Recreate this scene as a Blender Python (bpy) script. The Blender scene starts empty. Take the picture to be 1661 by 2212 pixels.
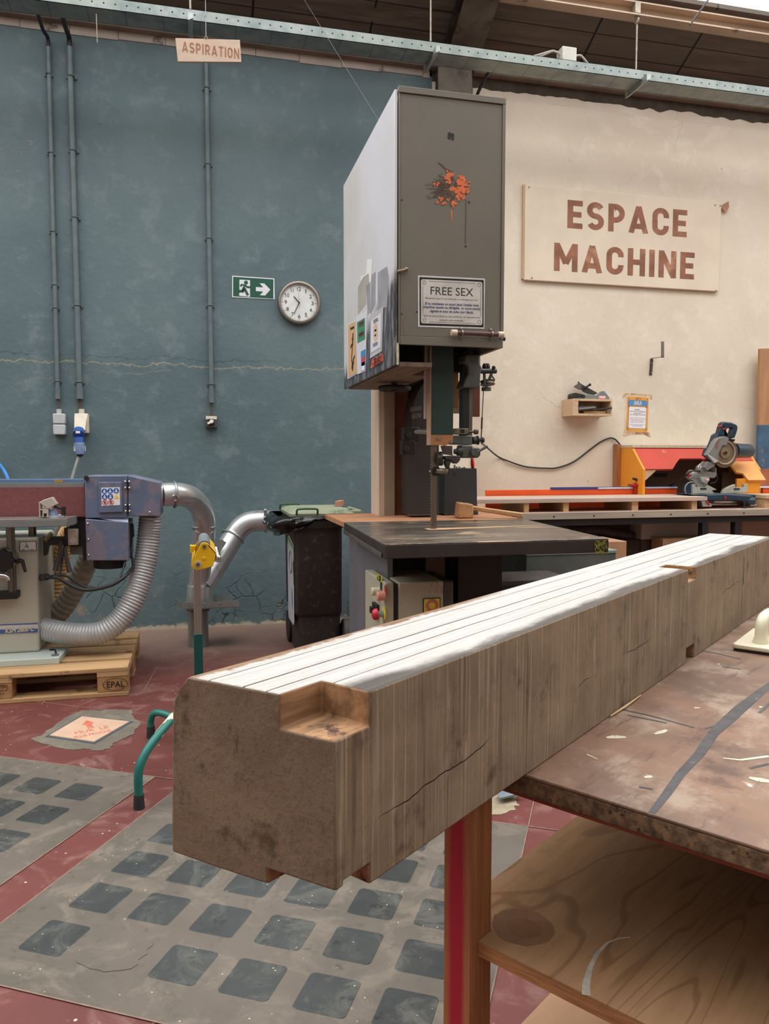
import bpy, bmesh, math, random
from mathutils import Vector, Matrix, noise
from math import sin, cos, tan, pi, radians, atan, atan2, sqrt
random.seed(7)
SC = bpy.context.scene
COL = SC.collection

# ------------------------------------------------------------------ camera
H = 1.163; FPX = 1650.0; CX = 830.5; CY = 1106.0
YAW = radians(13.7); PIT = atan(113/1650)
fw = Vector((sin(YAW)*cos(PIT), cos(YAW)*cos(PIT), -sin(PIT)))
rt = Vector((cos(YAW), -sin(YAW), 0)); upv = rt.cross(fw)
EYE = Vector((0, 0, H))
cd = bpy.data.cameras.new('camera'); cam = bpy.data.objects.new('camera', cd); COL.objects.link(cam)
cd.sensor_fit = 'HORIZONTAL'; cd.sensor_width = 36.0; cd.lens = 36.0*FPX/1661.0
cd.clip_start = 0.02; cd.clip_end = 100
cam.matrix_world = Matrix(((rt.x, upv.x, -fw.x, 0), (rt.y, upv.y, -fw.y, 0), (rt.z, upv.z, -fw.z, H), (0, 0, 0, 1)))
SC.camera = cam

# measuring helpers: where the photo's sight line (u, v) meets a real plane of the room
def ray(u, v): return fw + rt*((u-CX)/FPX) - upv*((v-CY)/FPX)
def onZ(u, v, z): d = ray(u, v); return EYE + d*((z-H)/d.z)
def onY(u, v, y): d = ray(u, v); return EYE + d*(y/d.y)
def onX(u, v, x): d = ray(u, v); return EYE + d*(x/d.x)

# ------------------------------------------------------------------ objects
BASE = {}
def setp(o, label=None, cat=None, group=None, kind=None):
    if label: o['label'] = label
    if cat: o['category'] = cat
    if group: o['group'] = group
    if kind: o['kind'] = kind
    return o
def thing(name, label, cat, loc, group=None, rotz=0, kind=None):
    o = bpy.data.objects.new(name, None); COL.objects.link(o)
    o.empty_display_size = .05
    o.location = loc; o.rotation_euler = (0, 0, rotz)
    BASE[o] = Vector(loc)
    return setp(o, label, cat, group, kind)

class MB:
    def __init__(s): s.v = []; s.f = []; s.m = []; s.sm = []
    def add(s, vs, fs, m=0, smooth=False):
        b = len(s.v); s.v += [Vector(p) for p in vs]
        for f in fs: s.f.append([b+i for i in f]); s.m.append(m); s.sm.append(smooth)
        return s
    def box(s, x0, x1, y0, y1, z0, z1, m=0):
        x0, x1 = sorted((x0, x1)); y0, y1 = sorted((y0, y1)); z0, z1 = sorted((z0, z1))
        vs = [(x, y, z) for x in (x0, x1) for y in (y0, y1) for z in (z0, z1)]
        return s.add(vs, [(0,1,3,2),(4,6,7,5),(0,4,5,1),(2,3,7,6),(0,2,6,4),(1,5,7,3)], m)
    def obox(s, c, ax, ay, az, hx, hy, hz, m=0):
        c = Vector(c); ax = Vector(ax).normalized()*hx; ay = Vector(ay).normalized()*hy; az = Vector(az).normalized()*hz
        vs = [c+ax*i+ay*j+az*k for i in (-1,1) for j in (-1,1) for k in (-1,1)]
        return s.add(vs, [(0,1,3,2),(4,6,7,5),(0,4,5,1),(2,3,7,6),(0,2,6,4),(1,5,7,3)], m)
    def hexa(s, bot, top, m=0):   # 4 bottom + 4 top corners, same order
        return s.add(list(bot)+list(top), [(3,2,1,0),(4,5,6,7),(0,1,5,4),(1,2,6,5),(2,3,7,6),(3,0,4,7)], m)
    def prism(s, pts, d, m=0, mside=None, smooth=False):  # polygon of 3-D points swept by vector d
        n = len(pts); d = Vector(d); pts = [Vector(p) for p in pts]
        b = len(s.v); s.v += pts + [p+d for p in pts]
        s.f.append([b+i for i in range(n)][::-1]); s.m.append(m); s.sm.append(False)
        s.f.append([b+n+i for i in range(n)]); s.m.append(m); s.sm.append(False)
        for i in range(n):
            j = (i+1) % n
            s.f.append([b+i, b+j, b+n+j, b+n+i]); s.m.append(m if mside is None else mside); s.sm.append(smooth)
        return s
    def tube(s, pts, r, n=12, m=0, caps=True, smooth=True, prof=None):
        pts = [Vector(p) for p in pts]; k = len(pts)
        rs = r if isinstance(r, (list, tuple)) else [r]*k
        T = [(pts[min(i+1, k-1)]-pts[max(i-1, 0)]).normalized() for i in range(k)]
        a = Vector((0, 0, 1)) if abs(T[0].z) < .9 else Vector((1, 0, 0))
        N = (a - T[0]*a.dot(T[0])).normalized(); b = len(s.v)
        for i in range(k):
            if i: N = (N - T[i]*N.dot(T[i])).normalized()
            B = T[i].cross(N)
            if prof: s.v += [pts[i]+N*px*rs[i]+B*py*rs[i] for px, py in prof]
            else: s.v += [pts[i]+(N*cos(2*pi*j/n)+B*sin(2*pi*j/n))*rs[i] for j in range(n)]
        if prof: n = len(prof)
        for i in range(k-1):
            for j in range(n):
                l = (j+1) % n
                s.f.append([b+i*n+j, b+i*n+l, b+(i+1)*n+l, b+(i+1)*n+j]); s.m.append(m); s.sm.append(smooth)
        if caps:
            s.f.append([b+j for j in range(n)][::-1]); s.m.append(m); s.sm.append(False)
            s.f.append([b+(k-1)*n+j for j in range(n)]); s.m.append(m); s.sm.append(False)
        return s
    def cyl(s, p, q, r, n=20, m=0, r2=None, smooth=True): return s.tube([p, q], [r, r if r2 is None else r2], n, m, True, smooth)
    def ring(s, c, axis, R, r, n=28, k=8, m=0):
        c = Vector(c); axis = Vector(axis).normalized()
        a = axis.orthogonal().normalized(); q = axis.cross(a); b = len(s.v)
        for i in range(n):
            t = 2*pi*i/n; d = a*cos(t)+q*sin(t)
            for j in range(k):
                w = 2*pi*j/k; s.v.append(c+d*(R+r*cos(w))+axis*(r*sin(w)))
        for i in range(n):
            for j in range(k):
                s.f.append([b+i*k+j, b+((i+1)%n)*k+j, b+((i+1)%n)*k+(j+1)%k, b+i*k+(j+1)%k]); s.m.append(m); s.sm.append(True)
        return s
    def lathe(s, c, axis, prof, n=32, m=0):   # prof: (radius, distance along axis)
        c = Vector(c); axis = Vector(axis).normalized(); a = axis.orthogonal().normalized(); q = axis.cross(a); b = len(s.v); k = len(prof)
        for i in range(n):
            t = 2*pi*i/n; d = a*cos(t)+q*sin(t)
            s.v += [c+d*r+axis*h for r, h in prof]
        for i in range(n):
            for j in range(k-1):
                l = (i+1) % n
                s.f.append([b+i*k+j, b+l*k+j, b+l*k+j+1, b+i*k+j+1]); s.m.append(m); s.sm.append(True)
        return s
    def sphere(s, c, r, n=14, m=0, sc=(1,1,1)):
        c = Vector(c); b = len(s.v); k = n//2
        for i in range(k+1):
            t = pi*i/k
            for j in range(n):
                w = 2*pi*j/n; s.v.append(c+Vector((r*sin(t)*cos(w)*sc[0], r*sin(t)*sin(w)*sc[1], r*cos(t)*sc[2])))
        for i in range(k):
            for j in range(n):
                l = (j+1) % n
                s.f.append([b+i*n+j, b+(i+1)*n+j, b+(i+1)*n+l, b+i*n+l]); s.m.append(m); s.sm.append(True)
        return s
    def build(s, name, mats, parent=None, label=None, cat=None, group=None, kind=None, bevel=0, seg=2, local=False, sharp=40, weld=True):
        mats = mats if isinstance(mats, (list, tuple)) else [mats]
        if parent is not None: base = Vector((0,0,0)) if local else BASE[parent]
        elif local: base = Vector((0,0,0))
        else:
            xs = [p.x for p in s.v]; ys = [p.y for p in s.v]; zs = [p.z for p in s.v]
            base = Vector(((min(xs)+max(xs))/2, (min(ys)+max(ys))/2, min(zs)))
        me = bpy.data.meshes.new(name)
        me.from_pydata([p-base for p in s.v], [], s.f)
        for m in mats: me.materials.append(m)
        me.polygons.foreach_set('material_index', s.m)
        bm = bmesh.new(); bm.from_mesh(me)
        bmesh.ops.recalc_face_normals(bm, faces=bm.faces)
        bm.to_mesh(me); bm.free()
        me.polygons.foreach_set('use_smooth', [True]*len(me.polygons))
        me.set_sharp_from_angle(angle=radians(sharp))
        o = bpy.data.objects.new(name, me); COL.objects.link(o)
        if parent is not None:
            o.parent = parent; BASE[o] = Vector((0,0,0)) if local else BASE[parent]
        else:
            o.location = base; BASE[o] = base
        if bevel:
            md = o.modifiers.new('bevel', 'BEVEL'); md.width = bevel; md.segments = seg; md.limit_method = 'ANGLE'; md.angle_limit = radians(35)
        return setp(o, label, cat, group, kind)

def smooth_path(pts, step=.01, closed=False):
    pts = [Vector(p) for p in pts]; out = []
    P = [pts[0]*2-pts[1]] + pts + [pts[-1]*2-pts[-2]]
    for i in range(1, len(P)-2):
        a, b, c, d = P[i-1], P[i], P[i+1], P[i+2]; n = max(2, int((c-b).length/step))
        for k in range(n):
            t = k/n; out.append(.5*((2*b)+(c-a)*t+(2*a-5*b+4*c-d)*t*t+(-a+3*b-3*c+d)*t**3))
    out.append(pts[-1]); return out
def hose(mb, pts, R, pitch, amp, n=20, m=0):
    p = smooth_path(pts, .004); q = [p[0]]; acc = 0; rs = [R]; step = pitch/6
    for i in range(1, len(p)):
        if (p[i]-q[-1]).length >= step:
            acc += (p[i]-q[-1]).length; q.append(p[i]); rs.append(R*(1+amp*sin(2*pi*acc/pitch)))
    return mb.tube(q, rs, n, m)
def rrect(w, h, r, k=4):
    out = []
    for cx, cy, a0 in ((w/2-r, h/2-r, 0), (-w/2+r, h/2-r, 90), (-w/2+r, -h/2+r, 180), (w/2-r, -h/2+r, 270)):
        for i in range(k+1):
            a = radians(a0+90*i/k); out.append((cx+r*cos(a), cy+r*sin(a)))
    return out

_TX = {}
def text(name, s, mat, parent, c, w, h, xa=(1,0,0), ya=(0,0,1), bold=0, th=.0008, label=None, align='CENTER', local=False, shear=0, space=1):
    cu = bpy.data.curves.new('t', 'FONT'); cu.body = s; cu.size = 1; cu.offset = 0; cu.align_x = align; cu.shear = shear
    cu.space_line = space; cu.resolution_u = 3
    to = bpy.data.objects.new('t', cu); COL.objects.link(to)
    dg = bpy.context.evaluated_depsgraph_get()
    me = bpy.data.meshes.new_from_object(to.evaluated_get(dg))
    bpy.data.objects.remove(to); bpy.data.curves.remove(cu)
    xs = [v.co.x for v in me.vertices]; ys = [v.co.y for v in me.vertices]
    x0, x1, y0, y1 = min(xs), max(xs), min(ys), max(ys)
    kx = w/(x1-x0); ky = (h/(y1-y0)) if h else kx
    xa = Vector(xa).normalized(); ya = Vector(ya).normalized(); nz = xa.cross(ya)
    base = Vector((0,0,0)) if local else BASE[parent]; c = Vector(c)
    for v in me.vertices:
        v.co = c + xa*((v.co.x-(x0+x1)/2)*kx) + ya*((v.co.y-(y0+y1)/2)*ky) + nz*th - base
    me.materials.clear(); me.materials.append(mat)
    if bold > 0:      # heavier strokes: the same outlines again, nudged sideways
        bm = bmesh.new(); bm.from_mesh(me); src = bm.faces[:]; e = bold*min(kx, ky if h else kx)*1.05
        for i, (p, q) in enumerate(((1,1),(-1,1),(1,-1),(-1,-1))):
            r = bmesh.ops.duplicate(bm, geom=src)
            for v in [g for g in r['geom'] if isinstance(g, bmesh.types.BMVert)]: v.co += xa*(p*e)+ya*(q*e)+nz*(th*.12*(i+1))
        bm.to_mesh(me); bm.free()
    o = bpy.data.objects.new(name, me); COL.objects.link(o); o.parent = parent; BASE[o] = base
    return setp(o, label)

def din_word(name, s, mat, parent, c, w, h, xa, ya, sw=.18, gap=.17, th=.001):
    """upright industrial lettering from constant-width strokes"""
    k = sw/2; t = 1-k
    def arc(cx, cy, rx, ry, a0, a1, n=12): return [(cx+rx*cos(radians(a0+(a1-a0)*i/n)), cy+ry*sin(radians(a0+(a1-a0)*i/n))) for i in range(n+1)]
    def glyph(ch):
        if ch == 'E': return .52, [[(k,0),(k,1)], [(0,k),(.52,k)], [(0,.5),(.48,.5)], [(0,t),(.52,t)]]
        if ch == 'S':
            W = .60; r = (.5-k)/2; return W, [arc(W/2,.5+r,W/2-k,r,25,270)+arc(W/2,.5-r,W/2-k,r,90,-155)[1:]]
        if ch in 'PR':
            W = .58; q = .42; r = (t-q)/2; L = [[(k,0),(k,1)], [(k,t),(W-k-r,t)]+arc(W-k-r,q+r,r,r,90,-90)+[(k,q)]]
            if ch == 'R': L.append([(W*.48,q),(W-k*.9,0)])
            return W, L
        if ch == 'A': W = .70; return W, [[(k*.95,0),(W/2,1-k*.2)], [(W-k*.95,0),(W/2,1-k*.2)], [(W*.2,.26),(W*.8,.26)]]
        if ch in 'CO':
            W = .60; r = W/2-k
            if ch == 'O': p = arc(W/2,t-r,r,r,0,180)+arc(W/2,k+r,r,r,180,360); return W, [p+[p[0],p[1]]]
            return W, [[(W-k,t-r-.05)]+arc(W/2,t-r,r,r,0,180)+arc(W/2,k+r,r,r,180,360)+[(W-k,k+r+.05)]]
        if ch == 'M': W = .80; return W, [[(k,0),(k,1)], [(W-k,0),(W-k,1)], [(k,1-k*.3),(W/2,.28)], [(W-k,1-k*.3),(W/2,.28)]]
        if ch == 'H': W = .62; return W, [[(k,0),(k,1)], [(W-k,0),(W-k,1)], [(k,.5),(W-k,.5)]]
        if ch == 'I': return sw, [[(k,0),(k,1)]]
        if ch == 'N': W = .64; return W, [[(k,0),(k,1)], [(W-k,0),(W-k,1)], [(k,1-k*.4),(W-k,k*.4)]]
        if ch == 'T': W = .56; return W, [[(0,t),(W,t)], [(W/2,0),(W/2,1)]]
    G = [glyph(ch) for ch in s]; tot = sum(g[0] for g in G)+gap*(len(s)-1)
    xa = Vector(xa).normalized(); ya = Vector(ya).normalized(); nz = xa.cross(ya); c = Vector(c); mb = MB(); x = 0; lay = 0
    P = lambda px, py: c + xa*((px/tot-.5)*w) + ya*((py-.5)*h) + nz*(th*(1+.06*(lay%4)))
    for W, lines in G:
        for ln in lines:
            ln = [Vector((a, b2)) for a, b2 in ln]; n = len(ln); L = []; R = []
            for i in range(n):
                d0 = (ln[i]-ln[i-1]).normalized() if i else (ln[1]-ln[0]).normalized(); d1 = (ln[i+1]-ln[i]).normalized() if i < n-1 else d0
                m_ = (d0+d1).normalized(); q = Vector((-m_.y, m_.x))*(k/max(.5, m_.dot(d0))); L.append(ln[i]+q); R.append(ln[i]-q)
            vs = [P(x+p.x, min(1,max(0,p.y))) for p in L]+[P(x+p.x, min(1,max(0,p.y))) for p in R]
            mb.add(vs, [(i,i+1,n+i+1,n+i) for i in range(n-1)]); lay += 1
        x += W+gap
    return mb.build(name, mat, parent)

# ------------------------------------------------------------------ materials
def lin(c):
    return tuple(((x/255/12.92) if x/255 <= .04045 else ((x/255+.055)/1.055)**2.4) for x in c)
def nt_new(name):
    m = bpy.data.materials.new(name); m.use_nodes = True; nt = m.node_tree
    b = nt.nodes['Principled BSDF']; return m, nt, b
class NG:
    def __init__(s, nt): s.nt = nt; s.tc = nt.nodes.new('ShaderNodeTexCoord').outputs['Object']
    def n(s, t, **k):
        x = s.nt.nodes.new(t)
        for a, v in k.items(): setattr(x, a, v)
        return x
    def lk(s, a, b): s.nt.links.new(a, b)
    def mp(s, scale=(1,1,1), loc=(0,0,0), rot=(0,0,0), src=None):
        x = s.n('ShaderNodeMapping'); x.inputs['Scale'].default_value = scale; x.inputs['Location'].default_value = loc; x.inputs['Rotation'].default_value = rot
        s.lk(src or s.tc, x.inputs['Vector']); return x.outputs[0]
    def noise(s, vec, scale=5, detail=4, rough=.55, dist=0):
        x = s.n('ShaderNodeTexNoise'); x.inputs['Scale'].default_value = scale; x.inputs['Detail'].default_value = detail
        x.inputs['Roughness'].default_value = rough; x.inputs['Distortion'].default_value = dist; s.lk(vec, x.inputs['Vector']); return x.outputs['Fac']
    def vor(s, vec, scale=5, feature='DISTANCE_TO_EDGE'):
        x = s.n('ShaderNodeTexVoronoi', feature=feature); x.inputs['Scale'].default_value = scale; s.lk(vec, x.inputs['Vector']); return x.outputs['Distance']
    def math(s, op, a, b=0, clamp=False):
        x = s.n('ShaderNodeMath', operation=op, use_clamp=clamp)
        for i, q in enumerate((a, b)):
            if isinstance(q, (int, float)): x.inputs[i].default_value = q
            else: s.lk(q, x.inputs[i])
        return x.outputs[0]
    def ramp(s, fac, a, b):   # smooth 0..1 between a and b
        x = s.n('ShaderNodeMapRange'); x.interpolation_type = 'SMOOTHSTEP'
        x.inputs['From Min'].default_value = a; x.inputs['From Max'].default_value = b; s.lk(fac, x.inputs['Value']); return x.outputs['Result']
    def mix(s, fac, a, b):
        x = s.n('ShaderNodeMix', data_type='RGBA')
        for i, q in ((0, fac), (6, a), (7, b)):
            if isinstance(q, (int, float)): x.inputs[i].default_value = q
            elif isinstance(q, tuple): x.inputs[i].default_value = (*q[:3], 1)
            else: s.lk(q, x.inputs[i])
        return x.outputs[2]
    def sep(s, vec=None):
        x = s.n('ShaderNodeSeparateXYZ'); s.lk(vec or s.tc, x.inputs[0]); return x.outputs
    def add(s, a, b, w):  # vector a + b*w
        x = s.n('ShaderNodeVectorMath', operation='MULTIPLY_ADD'); s.lk(b, x.inputs[0]); x.inputs[1].default_value = (w,w,w); s.lk(a, x.inputs[2]); return x.outputs[0]
    def bump(s, bsdf, h, strength=.3, dist=.01):
        x = s.n('ShaderNodeBump'); x.inputs['Strength'].default_value = strength; x.inputs['Distance'].default_value = dist
        s.lk(h, x.inputs['Height']); s.lk(x.outputs[0], bsdf.inputs['Normal'])
MATS = {}
def M(name, rgb, rough=.5, metal=0, var=.12, scale=9, stretch=(1,1,1), bump=0, wear=None, wearth=(.6,.7), wearscale=6, wstretch=(1,1,1), spec=.5):
    if name in MATS: return MATS[name]
    m, nt, b = nt_new(name); g = NG(nt); c = lin(rgb)
    n = g.noise(g.mp(stretch), scale, 5)
    f = g.ramp(n, .3, .7)
    lo = tuple(x*(1-var) for x in c); hi = tuple(min(1, x*(1+var)) for x in c)
    col = g.mix(f, lo, hi)
    if wear:
        wn = g.noise(g.mp(wstretch, (3.1, 1.7, .4)), wearscale, 6, .65)
        col = g.mix(g.ramp(wn, *wearth), col, lin(wear))
    g.lk(col, b.inputs['Base Color'])
    b.inputs['Roughness'].default_value = rough; b.inputs['Metallic'].default_value = metal
    b.inputs['Specular IOR Level'].default_value = spec
    if bump: g.bump(b, n, bump, .004)
    MATS[name] = m; return m
# ------------------------------------------------------------------ special surfaces
def wall_mat(name, base, dark, light, crack, crackamt=1.0, wavy=.35, foot=None, hz=None, bmp=.4):
    m, nt, b = nt_new(name); g = NG(nt)
    big = g.noise(g.tc, .9, 4, .6); fine = g.noise(g.tc, 7, 6, .65)
    col = g.mix(g.ramp(big, .35, .68), lin(dark), lin(base))
    col = g.mix(g.math('MULTIPLY', g.ramp(fine, .5, .72), .6), col, lin(light))
    col = g.mix(g.math('MULTIPLY', g.ramp(g.noise(g.mp(loc=(8,3,1)), 16, 6, .7), .58, .72), .4), col, lin(dark))
    wv = g.n('ShaderNodeTexNoise'); wv.inputs['Scale'].default_value = 2.2; wv.inputs['Detail'].default_value = 5; g.lk(g.tc, wv.inputs['Vector'])
    vec = g.add(g.tc, wv.outputs['Color'], wavy)
    cr = g.vor(vec, 1.6)
    msk = g.ramp(g.noise(g.mp(loc=(4, 2, 7)), 1.7, 4), .55, .64)
    line = g.math('MULTIPLY', g.math('SUBTRACT', 1, g.ramp(cr, .0008, .0034)), msk)
    line = g.math('MULTIPLY', line, crackamt)
    col = g.mix(line, col, lin(crack))
    pits = g.vor(g.mp(loc=(1, 5, 2)), 5.5, 'F1')
    pm = g.math('MULTIPLY', g.math('SUBTRACT', 1, g.ramp(pits, .022, .035)), g.ramp(g.noise(g.tc, 3.2, 2), .54, .58))
    col = g.mix(g.math('MULTIPLY', pm, .7), col, lin(tuple(x*.35 for x in base)))
    if hz:     # long level crack with chipped pale lips, and crazed paint low down
        q = g.sep(); wob = g.math('ADD', g.math('MULTIPLY', g.math('SUBTRACT', g.noise(g.mp((1,.01,.01)), 2.3, 5, .7), .5), .16), g.math('MULTIPLY', g.math('SUBTRACT', g.noise(g.tc, 17, 5, .7), .5), .06))
        for off, wd, amt, cc, lo in ((0, .0035, .75, (160,152,130), .40), (.045, .0022, .7, (58,72,78), .46), (-.05, .002, .5, (150,146,128), .54)):
            d = g.math('ABSOLUTE', g.math('SUBTRACT', q[2], g.math('ADD', wob, hz+off)))
            k = g.math('MULTIPLY', g.math('SUBTRACT', 1, g.ramp(d, wd*.5, wd*1.6)), g.ramp(g.noise(g.mp((1,1,1),(off*90,0,0)), 2.1, 4, .7), lo, lo+.06))
            col = g.mix(g.math('MULTIPLY', k, amt), col, lin(cc))
        low = g.math('SUBTRACT', 1, g.ramp(g.math('ADD', q[2], g.math('MULTIPLY', fine, .3)), .38, .62))
        lc = g.math('MULTIPLY', g.math('SUBTRACT', 1, g.ramp(g.vor(g.add(g.tc, wv.outputs['Color'], .25), 8), .004, .03)), g.math('MULTIPLY', low, g.ramp(g.noise(g.tc, 4, 4), .48, .58)))
        col = g.mix(g.math('MULTIPLY', lc, .75), col, lin((48,60,64))); line = g.math('MAXIMUM', line, lc)
        col = g.mix(g.math('MULTIPLY', low, g.math('MULTIPLY', g.ramp(g.noise(g.mp(loc=(6,1,3)), 6, 5, .7), .62, .68), .7)), col, lin((150,134,112)))
    if foot:   # flaked plaster just above the floor
        z = g.sep()[2]; fn = g.noise(g.tc, 9, 6, .7)
        t = g.math('ADD', z, g.math('MULTIPLY', fn, -.16))
        fm = g.math('SUBTRACT', 1, g.ramp(t, -.072, -.05)); col = g.mix(fm, col, lin(foot))
    g.lk(col, b.inputs['Base Color']); b.inputs['Roughness'].default_value = .62; b.inputs['Specular IOR Level'].default_value = .35
    hgt = g.math('ADD', g.math('MULTIPLY', fine, .5), g.math('MULTIPLY', g.noise(g.tc, 28, 4), .25))
    hgt = g.math('SUBTRACT', hgt, g.math('MULTIPLY', line, .6))
    g.bump(b, hgt, bmp, .012)
    return m
BLUE = wall_mat('blue wall paint', (102,121,126), (88,108,114), (120,136,139), (156,152,136), .55, .6, (190,180,160), 1.80, .6)
CREAM = wall_mat('cream wall paint', (226,216,198), (216,204,186), (232,224,208), (150,132,112), .45, .5)

def floor_mat():
    m, nt, b = nt_new('red floor paint'); g = NG(nt)
    n1 = g.noise(g.tc, 1.6, 5, .6); n2 = g.noise(g.tc, 14, 6, .7); n3 = g.noise(g.mp((1, 1, 1), (3, 5, 0)), 5, 6, .65, 1.2)
    col = g.mix(g.ramp(n1, .3, .7), lin((97,49,45)), lin((112,59,54)))
    col = g.mix(g.math('MULTIPLY', g.ramp(n3, .5, .66), .6), col, lin((140,104,95)))
    wear = g.noise(g.mp((1,1,1), (9,2,0)), 2.6, 8, .75)
    col = g.mix(g.math('MULTIPLY', g.ramp(wear, .63, .67), .8), col, lin((168,156,146)))
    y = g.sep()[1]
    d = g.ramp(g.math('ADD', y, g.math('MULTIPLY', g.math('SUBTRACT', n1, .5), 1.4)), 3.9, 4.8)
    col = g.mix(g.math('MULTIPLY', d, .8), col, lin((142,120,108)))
    sp = g.vor(g.mp(loc=(2, 7, 0)), 34, 'F1')
    col = g.mix(g.math('MULTIPLY', g.math('SUBTRACT', 1, g.ramp(sp, .1, .16)), g.ramp(n2, .52, .6)), col, lin((196,184,170)))
    g.lk(col, b.inputs['Base Color'])
    g.lk(g.math('ADD', .38, g.math('MULTIPLY', n2, .3)), b.inputs['Roughness'])
    g.bump(b, n2, .12, .004); return m
REDF = floor_mat()
def concrete_mat(name, c1, c2, c3, speck=True):
    m, nt, b = nt_new(name); g = NG(nt)
    n1 = g.noise(g.tc, 2.3, 6, .65); n2 = g.noise(g.tc, 19, 6, .7); n3 = g.noise(g.mp((1,1,1),(5,1,0)), 7, 6, .7, .8)
    col = g.mix(g.ramp(n1, .32, .68), lin(c1), lin(c2))
    col = g.mix(g.math('MULTIPLY', g.ramp(n3, .47, .68), .8), col, lin(c3))
    col = g.mix(g.math('MULTIPLY', g.ramp(n2, .56, .74), .65), col, lin(tuple(x*.55 for x in c1)))
    if speck:
        sp = g.vor(g.mp(loc=(2,3,0)), 40, 'F1')
        col = g.mix(g.math('MULTIPLY', g.math('SUBTRACT', 1, g.ramp(sp, .05, .10)), g.ramp(n3, .47, .56)), col, lin((200,188,168)))
    g.lk(col, b.inputs['Base Color']); b.inputs['Roughness'].default_value = .6; b.inputs['Specular IOR Level'].default_value = .3
    g.bump(b, n2, .3, .006); return m
CONC = concrete_mat('grey concrete', (92,86,79), (108,100,92), (126,117,106))
PATCH = concrete_mat('rough mortar', (104,99,90), (118,112,101), (134,127,115))
GLASSB = concrete_mat('dusty glass block', (58,61,62), (74,77,77), (104,104,100))
GLASSB.node_tree.nodes['Principled BSDF'].inputs['Roughness'].default_value = .25
GLASSB.node_tree.nodes['Principled BSDF'].inputs['Specular IOR Level'].default_value = .5

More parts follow.
